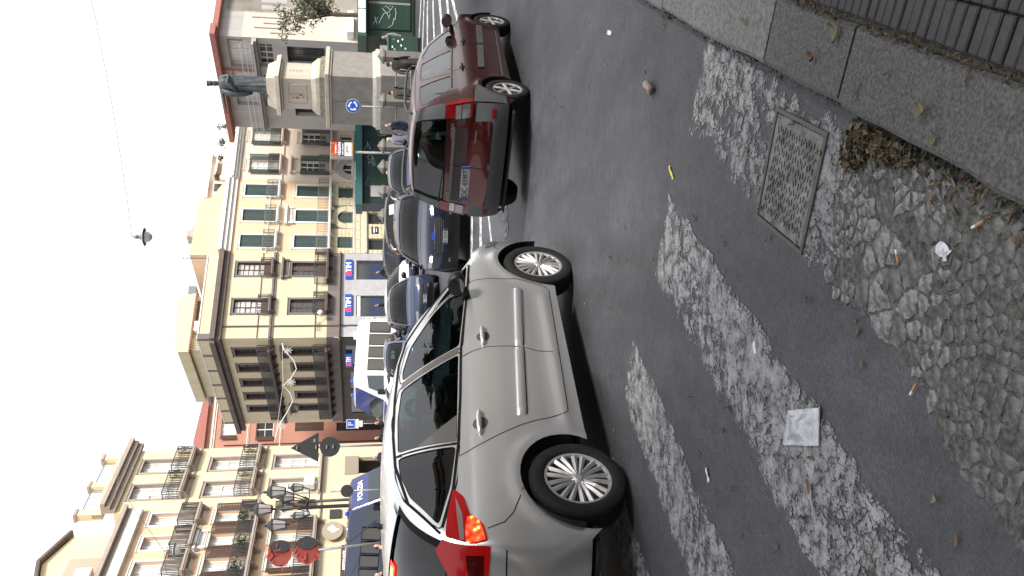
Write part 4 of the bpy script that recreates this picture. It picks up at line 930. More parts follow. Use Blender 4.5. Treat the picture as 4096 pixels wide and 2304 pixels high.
for side in (1, -1):
    for pts in ([(.98, .95), (1.0, .80), (1.0, .55), (.90, .33), (.3, .30), (-1.0, .345), (-1.04, .45), (-1.0, .62), (-.90, .8), (-.86, 1.05)], [(.12, 1.02), (.13, .85), (.15, .60), (.10, .33)], [(-.97, 1.0), (-.98, 1.5)]):
        B.stripS('panel_gap', pts, .007, M_SEAL, car2, side)
    for pts in ([(1.05, .51), (1.05, .602), (.185, .632), (.19, .54)], [(.12, .545), (.12, .637), (-.84, .678), (-.82, .588)]): B.patchS('door_moulding', pts, M_GREYP, car2, side, .018, .1, .05, thick=.02)
    for hx, hz in ((.277, .842), (-.793, .902)):
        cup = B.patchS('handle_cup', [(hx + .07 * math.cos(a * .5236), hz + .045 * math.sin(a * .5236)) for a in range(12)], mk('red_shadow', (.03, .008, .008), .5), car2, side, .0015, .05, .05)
        MB().tube([B.S3(hx + d, hz, side, o_) for d, o_ in ((-.085, .008), (-.05, .032), (.05, .032), (.085, .008))], [.012, .017, .017, .012], 8).build('door_handle', M_BLACK, car2, True)
    B.stripS('sill_highlight', [(.95, .295), (-1.05, .345)], .02, mk('sill_glint', (.25, .22, .21), .3, .6), car2, side, .006)  # highlight along the sill, painted as a pale strip
    B.stripS('belt_seal', [(1.1, .972), (.2, 1.008), (-.8, 1.05), (-1.5, 1.07)], .014, M_SEAL, car2, side, .003)
    B.patchS('rear_bumper_corner', [(-1.52, .725), (-1.70, .775), (-2.04, .80), (-2.02, .36), (-1.80, .36), (-1.70, .57)], M_GREYP, car2, side, .010, .06, .06)
    tl = B.patchS('tail_light', round_poly([(-1.955, .815), (-1.935, .98), (-1.965, 1.15), (-2.045, 1.18), (-2.05, .82)], .02), M_TAIL, car2, side, .010, .04, .04)
    B.patchS('corner_trim', [(-1.97, 1.19), (-2.03, 1.19), (-1.975, 1.54), (-1.945, 1.54)], M_GREYP, car2, side, .008, .05, .05)
    w0, w1 = (.80, 1.0) if side > 0 else (-1.0, -.80)
    t2 = B.patchT('tail_light', 11.86, 13.08, w0, w1, M_TAIL, car2, .012, 12, 5)
    B.patchT('reverse_lamp', 12.3, 12.55, w0 * .98 + .01 * side, w1 * .97, M_LENS, t2, .014, 5, 5)
    B.patchT('indicator_lamp', 12.6, 12.98, w0 * .98 + .01 * side, w1 * .97, mk('smoked_lens', (.12, .12, .13), .1, .3, coat=1.0), t2, .015, 5, 5)
    B.patchT('corner_trim', 10.3, 11.84, w0 * 1.03, w1, M_GREYP, car2, .011, 10, 4)
    rw_ = (.80, .93) if side > 0 else (-.93, -.80)
    B.patchT('reflector', 13.95, 14.15, rw_[0], rw_[1], M_TAIL, car2, .022, 3, 5)
    # roof rails
    yr = .60 * side
    pts = [(-.30, 1.60), (-.36, 1.645), (-.55, 1.685), (-1.15, 1.705), (-1.7, 1.70), (-1.90, 1.67), (-1.97, 1.60)]
    MB().tube([(x, B.f(x, 1.5) * side * .93, z) for x, z in pts], .017, 8).build('roof_rail', M_GREYP, car2, True)
    B.patchS('headlight', [(1.90, .66), (1.72, .79), (1.62, .80), (1.70, .70), (1.88, .58)], M_LENS, car2, side, .006, .06, .06)
mirror(B, car2, .84, 1.03, M_BLACK, .95)
B.patchT('rear_bumper', 13.25, 14.9, -1.0, 1.0, M_GREYP, car2, .018, 14, 24)
B.polyT('tailgate_panel', round_poly([(12.95, -.72), (12.95, .72), (14.02, .76), (14.02, -.76)], .12), M_RED, car2, .021)
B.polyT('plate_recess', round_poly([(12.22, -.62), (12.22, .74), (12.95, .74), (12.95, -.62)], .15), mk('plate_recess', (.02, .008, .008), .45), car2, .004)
B.patchT('tailgate_handle_bar', 12.18, 12.32, -.66, .80, M_GREYP, car2, .03, 4, 12)
B.patchT('tailgate_gap', 10.5, 13.95, .045, .056, M_SEAL, car2, .024, 20, 1)
B.patchT('reflection_lamp', 13.93, 14.13, -.05, .05, M_GREYP, car2, .023, 2, 3)
Mr = Matrix.Rotation(R(-90), 4, 'Z')
plate(car2, T(-2.158, .29, .85) @ Mr @ Matrix.Rotation(R(0), 4, 'X'), 'DC 439FT', .52, .115)
text(car2, 'LOGAN', .062, T(-2.136, -.46, 1.065) @ Mr @ XZ, mk('badge_chrome', (.35, .35, .36), .3, .9), 'badge', .002)
text(car2, 'DACIA', .05, T(-2.136, .52, 1.07) @ Mr @ XZ, mk('badge_chrome', (.35, .35, .36), .3, .9), 'badge', .002)
text(car2, 'laureate', .055, T(-2.185, -.42, .76) @ Mr @ XZ, mk('badge_chrome', (.35, .35, .36), .3, .9), 'badge', .002)
MB().bar((-2.14, .1, 1.16), (-2.115, .62, 1.20), .014, .02).build('rear_wiper', M_BLACK, car2)
# ------------------------------------------------------------------ buildings
M_BGLASS = mk('window_glass', (0.035, 0.04, 0.045), 0.06, spec=0.8)
M_PALE = mk('pale_gloss', (0.55, 0.55, 0.54), 0.25, col2=(.42, .42, .42), scale=3, coat=.6)  # on panes: white sky reflection and curtains put into the colour
M_DARKIN = mk('dark_interior', (0.02, 0.018, 0.016), 0.9)
M_WHITE = mk('white_trim', (0.74, 0.73, 0.69), 0.7, col2=(0.60, 0.58, 0.53), scale=3, streak=True)
M_GREEN = mk('green_shutter', (0.045, 0.075, 0.07), 0.6); M_GREEN2 = mk('green_shutter_dark', (0.03, 0.052, 0.048), 0.6)
M_BROWNW = mk('brown_wood', (0.10, 0.05, 0.035), 0.6, col2=(.07, .035, .025), scale=12); M_IRONR = mk('iron_rail', (0.045, 0.043, 0.042), 0.6); M_IRONL = mk('weathered_rail', (0.16, 0.16, 0.155), .6)
M_TILE = mk('roof_tile', (0.32, 0.16, 0.10), .85, col2=(.22, .12, .08), scale=8)
M_CABLE = mk('cable', (0.03, 0.03, 0.03), .7)
class Bld:
    def __init__(s, name, label, P, az):
        a = R(az); s.root = thing(name, label, 'building', (P[0], P[1], 0), math.atan2(math.cos(a), math.sin(a)))
    def mb(s, name, mb, mat, parent=None, **k): return mb.build(name, mat, parent or s.root, **k)
    def wall(s, u0, u1, z0, z1, holes, mat, y=0.0, dep=.26, back=None, name='wall', revmat=None, left=True):
        us = sorted(set([u0, u1] + [c for h in holes for c in h[:2]])); zs = sorted(set([z0, z1] + [c for h in holes for c in h[2:4]])); mb = MB()
        us = [q for q in us if u0 <= q <= u1]; zs = [q for q in zs if z0 <= q <= z1]
        for a, b in zip(us[:-1], us[1:]):
            for c, d in zip(zs[:-1], zs[1:]):
                um, zm = (a + b) / 2, (c + d) / 2
                if any(h[0] < um < h[1] and h[2] < zm < h[3] for h in holes): continue
                mb.quad((a, y, c), (b, y, c), (b, y, d), (a, y, d))
        for h in holes:
            a, b, c, d = h[:4]
            mb.quad((a, y, c), (a, y, d), (a, y + dep, d), (a, y + dep, c), 1); mb.quad((b, y, c), (b, y + dep, c), (b, y + dep, d), (b, y, d), 1); mb.quad((a, y, d), (b, y, d), (b, y + dep, d), (a, y + dep, d), 1); mb.quad((a, y, c), (a, y + dep, c), (b, y + dep, c), (b, y, c), 1)
        if back:
            yb = y + back
            if left: mb.quad((u0, y, z0), (u0, y, z1), (u0, yb, z1), (u0, yb, z0))
            mb.quad((u1, y, z0), (u1, yb, z0), (u1, yb, z1), (u1, y, z1)); mb.quad((u0, yb, z0), (u0, yb, z1), (u1, yb, z1), (u1, yb, z0)); mb.quad((u0, y, z1), (u1, y, z1), (u1, yb, z1), (u0, yb, z1))
        return mb.build(name, [mat, revmat or mat], s.root)
    def window(s, u0, u1, z0, z1, frame, cols=2, rows=4, dep=.16, glass=None, fw=.07, y=0.0, panel=0.0, per_pane=True):
        glass = glass or M_BGLASS; y0, y1 = y + dep, y + dep + .06; mb = MB()
        mb.box(u0, u0 + fw, y0, y1, z0, z1); mb.box(u1 - fw, u1, y0, y1, z0, z1); mb.box(u0 + fw, u1 - fw, y0, y1, z1 - fw, z1); mb.box(u0 + fw, u1 - fw, y0, y1, z0, z0 + fw + panel)
        za, zb = z0 + fw + panel, z1 - fw; ua, ub = u0 + fw, u1 - fw; cw = (ub - ua) / cols; rh = (zb - za) / rows; t = .035
        for i in range(1, cols): mb.box(ua + cw * i - t * (1.3 if i * 2 == cols else .7), ua + cw * i + t * (1.3 if i * 2 == cols else .7), y0 + .003, y1 - .003, za, zb)
        for j in range(1, rows): mb.box(ua, ub, y0 + .006, y1 - .006, za + rh * j - t * .7, za + rh * j + t * .7)
        wn = mb.build('window', frame, s.root)
        if per_pane:
            pm = MB().quad((ua, y1 - .02, za), (ua + cw, y1 - .02, za), (ua + cw, y1 - .02, za + rh), (ua, y1 - .02, za + rh)).mesh('pane'); pm.materials.append(glass)
            for i in range(cols):
                for j in range(rows):
                    p = bpy.data.objects.new('pane', pm); COL.objects.link(p); p.parent = wn; p.location = (cw * i, 0, rh * j); p.rotation_euler = (random.uniform(-.003, .003), 0, 0)
        else: MB().quad((ua, y1 - .02, za), (ub, y1 - .02, za), (ub, y1 - .02, zb), (ua, y1 - .02, zb)).build('pane', glass, wn)
        return wn
    def shutters(s, u0, u1, z0, z1, mat=None, dep=.05, y=0.0):
        """a closed pair of louvred shutters"""
        mat = mat or M_GREEN; um = (u0 + u1) / 2; f = .07; wn = MB().box(u0, u1, y + dep + .05, y + dep + .09, z0, z1).build('window', M_GREEN2, s.root)
        for a, b in ((u0 + .01, um - .008), (um + .008, u1 - .01)):
            s.leaf(wn, a, b, z0 + .01, z1 - .01, y + dep, mat)
        return wn
    def leaf(s, parent, a, b, z0, z1, y, mat, M=None):
        mb = MB(); f = .07; d = .045
        mb.box(a, a + f, y, y + d, z0, z1, M=M); mb.box(b - f, b, y, y + d, z0, z1, M=M)
        zz = [z0, z0 + (z1 - z0) * .34, z1 - f]
        for q in zz: mb.box(a + f, b - f, y, y + d, q, q + f, M=M)
        n = int((z1 - z0) / .085)
        for i in range(n):
            z = z0 + f + (z1 - z0 - 2 * f) * i / n; mb.box(a + f, b - f, y + .012, y + .03, z, z + .06, M=M)
        return mb.build('shutter', mat, parent)
    def open_shutters(s, wn, u0, u1, z0, z1, wd, mat=None, ang=8, y=-.02):
        mat = mat or M_GREEN
        s.leaf(wn, -wd, 0, z0, z1, -.045, mat, T(u0, y, 0) @ Matrix.Rotation(R(ang), 4, 'Z')); s.leaf(wn, 0, wd, z0, z1, -.045, mat, T(u1, y, 0) @ Matrix.Rotation(R(-ang), 4, 'Z'))
    def surround(s, u0, u1, z0, z1, mat, w=.16, p=.06, bottom=False, y=0.0, top=0.0):
        mb = MB(); mb.box(u0 - w, u0, y - p, y + .02, z0 - (w if bottom else 0), z1 + w); mb.box(u1, u1 + w, y - p, y + .02, z0 - (w if bottom else 0), z1 + w); mb.box(u0, u1, y - p, y + .02, z1, z1 + w)
        if bottom: mb.box(u0, u1, y - p, y + .02, z0 - w, z0)
        mb.box(u0 - w - .03, u1 + w + .03, y - p - .04, y + .02, z1 + w + .003, z1 + w + .05)
        return mb.build('window_surround', mat, s.root)
    def pediment(s, u0, u1, z, mat, y=0.0, h=.22):
        mb = MB(); mb.box(u0 + .12, u1 - .12, y - .08, y + .01, z - .22, z); mb.box(u0 + .05, u1 - .05, y - .18, y + .01, z + .003, z + h * .4); mb.box(u0, u1, y - .3, y + .01, z + h * .4 + .003, z + h)
        for u in (u0 + .12, u1 - .26): mb.box(u, u + .14, y - .2, y - .082, z - .35, z)
        return mb.build('pediment', mat, s.root)
    def course(s, u0, u1, z0, z1, p, mat, y=0.0, name='string_course', steps=2):
        mb = MB(); n = steps
        for i in range(n): a = z0 + (z1 - z0) * i / n; b = z0 + (z1 - z0) * (i + 1) / n; mb.box(u0, u1, y - p * (i + 1) / n, y + .02, a + (.003 if i else 0), b)
        return mb.build(name, mat, s.root)
    def gap_course(s, u0, u1, z0, z1, p, mat, holes, w=.2):
        e = sorted(holes); a = u0
        for h in e + [(u1 + w, u1 + w)]:
            b = h[0] - w
            if b - a > .1: MB().box(a, b, -p, .02, z0, z1).build('sill_course', mat, s.root)
            a = h[1] + w
    def balcony(s, u0, u1, z, dep=.6, h=.95, mat=None, rail=None, bars=.10, brackets=2, y=0.0, scroll=False, back=True):
        mat = mat or M_WHITE; rail = rail or M_IRONR
        mb = MB(); mb.box(u0, u1, y - dep, y - .001, z - .10, z); mb.box(u0 + .04, u1 - .04, y - dep + .04, y - .001, z - .17, z - .103); b = mb.build('balcony', mat, s.root)
        mb = MB(); zt = z + h; e = .04
        runs = [((u0 + e, y - .02), (u0 + e, y - dep + e)), ((u0 + e, y - dep + e), (u1 - e, y - dep + e)), ((u1 - e, y - dep + e), (u1 - e, y - .02))]
        for a, c in runs:
            L = math.hypot(c[0] - a[0], c[1] - a[1]); n = max(2, int(L / bars))
            mb.bar((a[0], a[1], zt), (c[0], c[1], zt), .04); mb.bar((a[0], a[1], z + .08), (c[0], c[1], z + .08), .025)
            if scroll: mb.bar((a[0], a[1], z + .5), (c[0], c[1], z + .5), .02)
            for i in range(n + 1):
                f = i / n; x, yy = a[0] + (c[0] - a[0]) * f, a[1] + (c[1] - a[1]) * f
                mb.bar((x, yy, z), (x, yy, zt), .03)
                if scroll and i < n:
                    x2, y2 = a[0] + (c[0] - a[0]) * (i + .5) / n, a[1] + (c[1] - a[1]) * (i + .5) / n
                    mb.bar((x, yy, z + .1), (x2, y2, z + .45), .015); mb.bar((x2, y2, z + .45), (x, yy, z + .8), .015)
        mb.build('railing', rail, b)
        for i in range(brackets):
            u = u0 + .12 + (u1 - u0 - .36) * i / max(1, brackets - 1)
            MB().prism([(y - .002, z - .173), (y - dep * .8, z - .173), (y - dep * .7, z - .27), (y - .12, z - .48), (y - .002, z - .5)], u, u + .13, M=Matrix(((0, 1, 0, 0), (1, 0, 0, 0), (0, 0, 1, 0), (0, 0, 0, 1)))).build('bracket', mat, b)
        return b
    def box(s, name, u0, u1, y0, y1, z0, z1, mat, parent=None, bevel=0): return MB().box(u0, u1, y0, y1, z0, z1).build(name, mat, parent or s.root, bevel=bevel)
    def text(s, string, size, u, y, z, mat, parent=None, width=1.0, name='lettering'): return text(parent or s.root, string, size, T(u, y, z) @ XZ, mat, name, .006, width)

PC = (-3.559, 60.0); GZ0 = -0.9
def stucco(name, c, c2=None, bump=.25): return mk(name, c, .9, col2=c2 or tuple(q * .82 for q in c), scale=1.1, bump=bump, bscale=25, streak=True)
# ---- corner building with brown trim (phone shop below)
M_CREAM = stucco('cream_stucco', (0.64, 0.55, 0.38), (.54, .45, .30)); M_BTRIM = mk('brown_trim', (0.135, 0.105, 0.095), .8, col2=(.10, .075, .065), scale=2, streak=True); M_BTRIM2 = mk('brown_frieze', (0.19, 0.165, 0.155), .8, col2=(.13, .11, .10), scale=1.5, streak=True)
M_PANEL = mk('grey_panel', (0.42, 0.42, 0.43), .5, col2=(.34, .34, .35), scale=2)
b1 = Bld('corner_building', 'cream corner building with dark brown trim and phone shop signs', PC, 56)
W1 = [(5.42, 6.58, 8.42, 10.88), (2.1, 3.26, 8.42, 10.88), (5.42, 6.58, 4.42, 6.92), (2.1, 3.26, 4.42, 6.92), (5.04, 6.84, GZ0, 2.15), (1.74, 3.58, GZ0, 2.15)]
b1.wall(0, 7.5, 4.25, 12.0, W1[:4], M_CREAM, revmat=M_BTRIM, back=14, left=False); b1.wall(0, 7.5, 3.36, 4.25, [], M_BTRIM2, name='frieze', y=-.02); b1.wall(0, 7.5, GZ0, 3.3, W1[4:], M_PANEL, name='shop_front', y=-.04, back=13.8, left=False)
for u0, u1, z0, z1 in W1[:4]:
    b1.surround(u0, u1, z0, z1, M_BTRIM2, .15, .06); b1.window(u0, u1, z0, z1, M_BROWNW, 2, 5, glass=M_PALE if z0 > 8 else M_BGLASS, panel=.5)
b1.pediment(5.05, 6.95, 7.45, M_BTRIM2)
b1.course(0, 7.5, 8.0, 8.3, .14, M_BTRIM2); b1.gap_course(0, 7.5, 9.05, 9.12, .05, M_BTRIM2, [(5.42, 6.58), (2.1, 3.26)]); b1.gap_course(0, 7.5, 5.05, 5.12, .05, M_BTRIM2, [(5.42, 6.58), (2.1, 3.26)])
b1.course(-.3, 7.5, 11.5, 12.2, .55, M_BTRIM, name='cornice', steps=2); b1.course(-.05, 7.5, 3.26, 3.38, .3, M_BTRIM, name='shop_ledge')
b1.balcony(5.25, 6.75, 8.4, .55, .75, M_BTRIM2, bars=.16); b1.balcony(1.95, 3.45, 8.4, .55, .75, M_BTRIM2, bars=.16); b1.balcony(4.65, 7.45, 4.38, .7, .85, M_BTRIM, bars=.13, brackets=3); b1.balcony(1.95, 3.65, 4.38, .6, .85, M_BTRIM, bars=.13)
b1.box('parapet', 0, 7.3, .05, 14, 12.203, 13.05, M_CREAM); b1.box('parapet_cap', -.02, 7.32, 0, 14, 13.053, 13.15, M_WHITE)
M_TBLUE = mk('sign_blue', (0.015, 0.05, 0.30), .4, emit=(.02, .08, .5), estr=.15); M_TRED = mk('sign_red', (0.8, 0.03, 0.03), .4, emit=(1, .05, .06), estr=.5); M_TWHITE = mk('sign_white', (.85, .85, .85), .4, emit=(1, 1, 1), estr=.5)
for u0, u1 in ((5.04, 6.83), (1.80, 3.63)):
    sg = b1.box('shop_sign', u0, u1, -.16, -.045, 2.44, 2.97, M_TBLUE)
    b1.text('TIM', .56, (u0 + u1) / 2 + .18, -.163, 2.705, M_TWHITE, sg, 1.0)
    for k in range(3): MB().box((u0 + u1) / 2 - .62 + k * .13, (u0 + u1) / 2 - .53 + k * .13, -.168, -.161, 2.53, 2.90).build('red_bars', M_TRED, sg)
    b1.box('door_frame', u0, u1, .06, .1, 2.0, 2.15, M_BTRIM)
    b1.box('glass_front', u0 + .05, u1 - .05, .12, .13, GZ0, 2.0, M_BGLASS)
    b1.box('poster', u0 + .15, u1 - .2, .105, .115, .3, 1.15, mk('poster_blue', (.012, .035, .12), .5, col2=(.03, .03, .04), scale=2))
b1.box('roller_box', 1.8, 3.6, .03, .12, 1.85, 2.1, M_WHITE)
nb = b1.box('notice_board', .67, 1.65, -.12, -.043, .88, 1.50, M_WHITE); b1.box('notice_frame', .64, 1.68, -.1, -.044, .85, 1.53, M_BTRIM)
for k in range(4): MB().box(.75 + .22 * k, .92 + .22 * k, -.124, -.1205, 1.0 + .04 * (k % 2), 1.4, 0).build('notice', mk('notice_ink', (.35, .35, .34), .7), nb)
MB().tube([(.95, -.09, 12.0), (.95, -.09, 3.5), (.95, -.4, 3.3), (.95, -.10, 3.15), (.95, -.10, GZ0)], .05, 8).build('drain_pipe', M_BTRIM, b1.root)
for k in range(3): MB().bar((.5, -.1, 4.75 + .12 * k), (1.3, -.1, 4.75 + .12 * k), .02).build('wall_bracket', M_IRONR, b1.root)
MB().tube([(1.0, -.1, 5.0), (1.55, -.5, 5.05), (1.75, -.6, 4.95)], .025, 6).build('lamp_arm', M_IRONR, b1.root); MB().lathe([(0, -.28), (.16, -.2), (.2, 0), (.12, .1), (.03, .16)], 14, M=T(1.75, -.6, 4.75)).build('lamp_globe', mk('lamp_globe', (.75, .75, .74), .3), b1.root, smooth=True)
# penthouse on top, to the left
b1.box('penthouse', 0.0, 4.6, 1.6, 9, 13.0, 13.8, M_CREAM); MB().prism([(-.3, 13.85), (4.7, 13.85), (4.5, 14.75), (4.0, 15.1), (.6, 14.95), (-.3, 14.6)], 1.3, 9.3).build('penthouse_gable', M_CREAM, b1.root)
for k in range(22): MB().tube([(-.2 + k * .225, .98, 13.74), (-.2 + k * .225, 1.6, 13.86)], .085, 6).build('eave_tile', M_TILE, b1.root)
b1.box('penthouse_window', 2.4, 4.2, 1.55, 1.595, 13.1, 13.7, M_BROWNW); b1.box('air_conditioner', 1.3, 2.1, 1.0, 1.4, 13.16, 13.65, M_WHITE, bevel=.03)
# its side facade in shade
b2 = Bld('wing_building', 'shaded side wing of the brown trimmed corner building with long dark balconies', PC, 146)
UU = [(-2.60, -1.42), (-5.0, -3.8), (-7.38, -6.2), (-9.64, -8.5), (-11.9, -10.8)]
H2 = [(a + .15, b - .0, 8.42, 10.80) for a, b in UU] + [(a + .15, b - .0, 4.42, 6.85) for a, b in UU]
b2.wall(-14.2, -.001, 4.25, 12.0, H2, M_CREAM, revmat=M_BTRIM); b2.wall(-14.2, -.001, 3.36, 4.25, [], M_BTRIM2, name='frieze', y=-.02); b2.wall(-14.2, -.04, GZ0, 3.3, [(-4.2, -1.2, GZ0, 2.9), (-8.2, -5.2, GZ0, 2.6), (-12.6, -9.4, GZ0, 2.6)], mk('dark_shop', (.10, .085, .07), .8, col2=(.07, .055, .045), scale=2), name='shop_front', y=-.04)
for u0, u1, z0, z1 in H2:
    b2.surround(u0, u1, z0, z1, M_BTRIM2, .15, .06); b2.window(u0, u1, z0, z1, M_BROWNW, 2, 5, panel=.5)
for u in UU[0], UU[4]: b2.pediment(u[0] - .2, u[1] + .35, 7.4, M_BTRIM2)
b2.course(-14.2, .0, 8.0, 8.3, .14, M_BTRIM2); b2.course(-15.0, .3, 11.5, 12.2, .55, M_BTRIM, name='cornice', steps=2); b2.course(-14.2, .05, 3.26, 3.38, .3, M_BTRIM, name='shop_ledge')
b2.balcony(-12.5, -1.0, 8.4, .6, .75, M_BTRIM, bars=.12, brackets=9); b2.balcony(-12.5, -1.0, 4.38, .65, .85, M_BTRIM, bars=.12, brackets=9)
b2.box('parapet', -14.1, -.001, .052, .4, 12.203, 13.05, M_CREAM)
for k in range(7): b2.box('parapet_post', -14.1 + 2.3 * k, -13.8 + 2.3 * k, -.02, .42, 12.2035, 13.12, M_BTRIM2)
b2.wall(-14, -3.2, 12.2, 14.3, [(-8.2, -7.4, 13.1, 14.0), (-9.9, -9.2, 13.1, 14.0), (-4.9, -4.2, 13.2, 14.1)], M_CREAM, y=2.5, name='attic_wall')
for u in (-8.2, -9.9, -4.9): b2.box('attic_shutter', u + .02, u + .7, 2.6, 2.65, 13.1, 14.0, M_BROWNW)
MB().prism([(1.7, 14.3), (1.7, 14.5), (2.2, 14.62), (6.5, 14.9), (6.5, 14.3)], -14.2, -3.0, M=Matrix(((0, 1, 0, 0), (1, 0, 0, 0), (0, 0, 1, 0), (0, 0, 0, 1)))).build('roof', mk('grey_roof', (.20, .20, .215), .8, col2=(.15, .15, .16), scale=4), b2.root)
b2.box('chimney', -6.2, -5.5, 3.5, 4.2, 14.5, 15.7, mk('chimney_grey', (.35, .35, .35), .9))
b2.box('shop_glass', -12.6, -.8, .02, .03, GZ0, 2.9, M_BGLASS)
sg = b2.box('shop_sign', -4.2, -2.2, -.2, -.045, 2.44, 2.97, M_TBLUE); b2.text('TIM', .52, -3.0, -.203, 2.705, M_TWHITE, sg)
for k in range(3): MB().box(-3.9 + k * .13, -3.81 + k * .13, -.208, -.201, 2.53, 2.9).build('red_bars', M_TRED, sg)
sg = b2.box('oval_sign', -12.0, -10.2, -.16, -.045, 1.4, 2.2, mk('mustard', (.30, .20, .05), .6), bevel=.06)
MB().lathe([(0, 0), (.55, 0), (.55, .05), (0, .05)], 24, M=T(-11.1, -.165, 1.8) @ Matrix.Rotation(R(90), 4, 'X') @ Matrix.Diagonal((1.7, .75, 1, 1))).build('oval_panel', mk('mustard2', (.42, .28, .07), .6), sg)
cs = b1.box('camera_notice', -.3, .3, -.22, -.20, 1.55, 2.3, M_TWHITE); MB().lathe([(0, 0), (.16, 0), (.16, .004)], 20, M=T(0, -.226, 1.9) @ Matrix.Rotation(R(90), 4, 'X')).build('blue_disc', M_TBLUE, cs); b1.box('notice_post', -.03, .03, -.198, -.14, GZ0, 2.3, M_IRONR)

# ---- orange building
M_ORANGE = stucco('orange_stucco', (0.70, 0.49, 0.325), (.64, .44, .285)); M_ASH = mk('ashlar', (0.60, 0.54, 0.38), .85, col2=(.54, .47, .32), scale=3, bump=.2); M_ASHJ = mk('ashlar_joint', (0.22, 0.19, 0.13), .9)
b3 = Bld('orange_building', 'orange stucco building with closed green shutters and cream stone base', PC, 56)
UO = [(13.15, 14.3), (10.58, 11.73), (8.03, 9.2)]
b3.wall(7.5, 14.8, 4.2, 12.0, [(a, b, 8.35, 10.9) for a, b in UO] + [(a, b, 4.35, 6.9) for a, b in UO], M_ORANGE, back=12)
mz = [(13.13, 14.2, 2.5, 3.62), (10.56, 11.61, 2.5, 3.62), (8.04, 9.11, 2.5, 3.62)]; sh = [(12.91, 14.36, GZ0, 1.2), (10.44, 11.61, GZ0, 1.2), (7.88, 8.98, GZ0, 1.2)]
b3.wall(7.5, 14.8, GZ0, 4.2, mz + sh, M_ASHJ, name='base_wall', revmat=M_ASH, back=11.9)
for a, b in UO:
    b3.shutters(a, b, 8.35, 10.9); b3.surround(a, b, 8.35, 10.9, M_WHITE, .16, .06); b3.shutters(a, b, 4.35, 6.9); b3.surround(a, b, 4.35, 6.9, M_WHITE, .16, .06)
    b3.balcony(a - .3, b + .3, 8.33, .45, .85, M_WHITE, M_IRONL, bars=.14)
for h in mz: b3.shutters(*h, dep=.08)
b3.balcony(7.55, 14.75, 4.33, .6, .85, M_WHITE, M_IRONL, bars=.16, brackets=6); b3.pediment(10.2, 12.1, 7.4, M_WHITE, h=.3)
b3.course(7.5, 14.8, 8.06, 8.16, .1, M_WHITE); b3.gap_course(7.5, 14.8, 8.9, 9.0, .05, M_WHITE, UO); b3.course(7.5, 14.8, 11.5, 12.4, .5, M_WHITE, name='cornice', steps=3); b3.course(7.5, 14.8, 2.25, 2.43, .08, M_WHITE, y=-.03); b3.course(7.5, 14.8, 1.3, 1.46, .18, M_WHITE, name='shop_ledge', y=-.03)
# ashlar blocks
cache = {}
def block(a, b, c, d):
    key = (round(b - a, 2), round(d - c, 2))
    if key not in cache:
        me_ = MB().box(0, b - a, -.035, .01, 0, d - c).mesh('stone_block'); me_.materials.append(M_ASH); cache[key] = me_
    o = bpy.data.objects.new('stone_block', cache[key]); COL.objects.link(o); o.parent = b3.root; o.location = (a, 0, c)
zrow = [-.85, -.5, -.15, .2, .55, .9, 1.28]; rows = list(zip(zrow[:-1], zrow[1:])) + [(1.48, 1.86), (1.87, 2.24)] + [(2.45 + .29 * i, 2.45 + .29 * (i + 1)) for i in range(6)]
for ri, (c, d) in enumerate(rows):
    u = 7.52 - (.45 if ri % 2 else 0)
    while u < 14.78:
        L = .9 if 1.4 < c < 2.3 else .6
        a, b = max(u, 7.52), min(u + L, 14.78); u += L
        for h in mz + sh + [(9.9, 12.3, 2.4, 4.2)]:
            if c < h[3] - .02 and d > h[2] + .02 and a < h[1] and b > h[0]:
                if a < h[0] - .12 and b > h[0]: b = h[0]
                elif b > h[1] + .12 and a < h[1]: a = h[1]
                else: a = b
        if b - a > .1: block(a + .012, b - .012, c + .012, d - .012)
for k in range(15):      # arch stones round the middle mezzanine window
    a0, a1 = math.pi * (k + .05) / 15, math.pi * (k + .95) / 15; r0, r1 = .66, 1.12; c0 = (11.085, 2.98)
    pl = [(c0[0] + r * math.cos(a), min(4.15, c0[1] + r * math.sin(a))) for r, a in ((r0, a0), (r1, a0), (r1, a1), (r0, a1))]
    MB().prism(pl, -.04, .01).build('arch_stone', M_ASH, b3.root)
for a in ((9.95, 10.5), (11.66, 12.25)): block(a[0], a[1], 2.46, 2.95)
M_SHOPIN = mk('shop_inside', (.10, .05, .03), .8, col2=(.35, .16, .06), scale=1.5, emit=(1, .5, .2), estr=.03)
for h in sh: b3.box('shop_window', h[0], h[1], .22, .25, GZ0, 1.2, M_BGLASS); b3.box('shop_display', h[0] + .1, h[1] - .1, .26, .3, GZ0, .8, M_SHOPIN)
for u in (12.36, 9.78):
    sg = b3.box('shop_plaque', u - .33, u + .33, -.1, -.04, .48, 1.0, mk('plaque_black', (.012, .012, .013), .4)); b3.text('GREGI', .2, u, -.103, .79, M_TWHITE, sg); b3.text('MILANO', .1, u, -.103, .6, M_TWHITE, sg)
# attic
MB().prism([(7.5, 12.403), (14.75, 12.403), (14.75, 12.7), (13.2, 13.4), (12.7, 14.3), (7.5, 14.5)], .3, 10).build('attic', M_ORANGE, b3.root)
MB().box(9.6, 10.6, .8, 2.2, 14.5, 14.75).box(9.8, 10.4, 1.0, 2.0, 14.75, 15.1).build('chimney', mk('chimney_stone', (.36, .33, .30), .9), b3.root)
MB().tube([(7.2, .3, 13.2), (7.2, .3, 15.0)], .03, 6).tube([(6.8, .3, 14.9), (7.6, .3, 14.9)], .015, 5).tube([(6.9, .3, 14.6), (7.5, .3, 14.6)], .015, 5).build('roof_aerial', M_IRONR, b3.root)

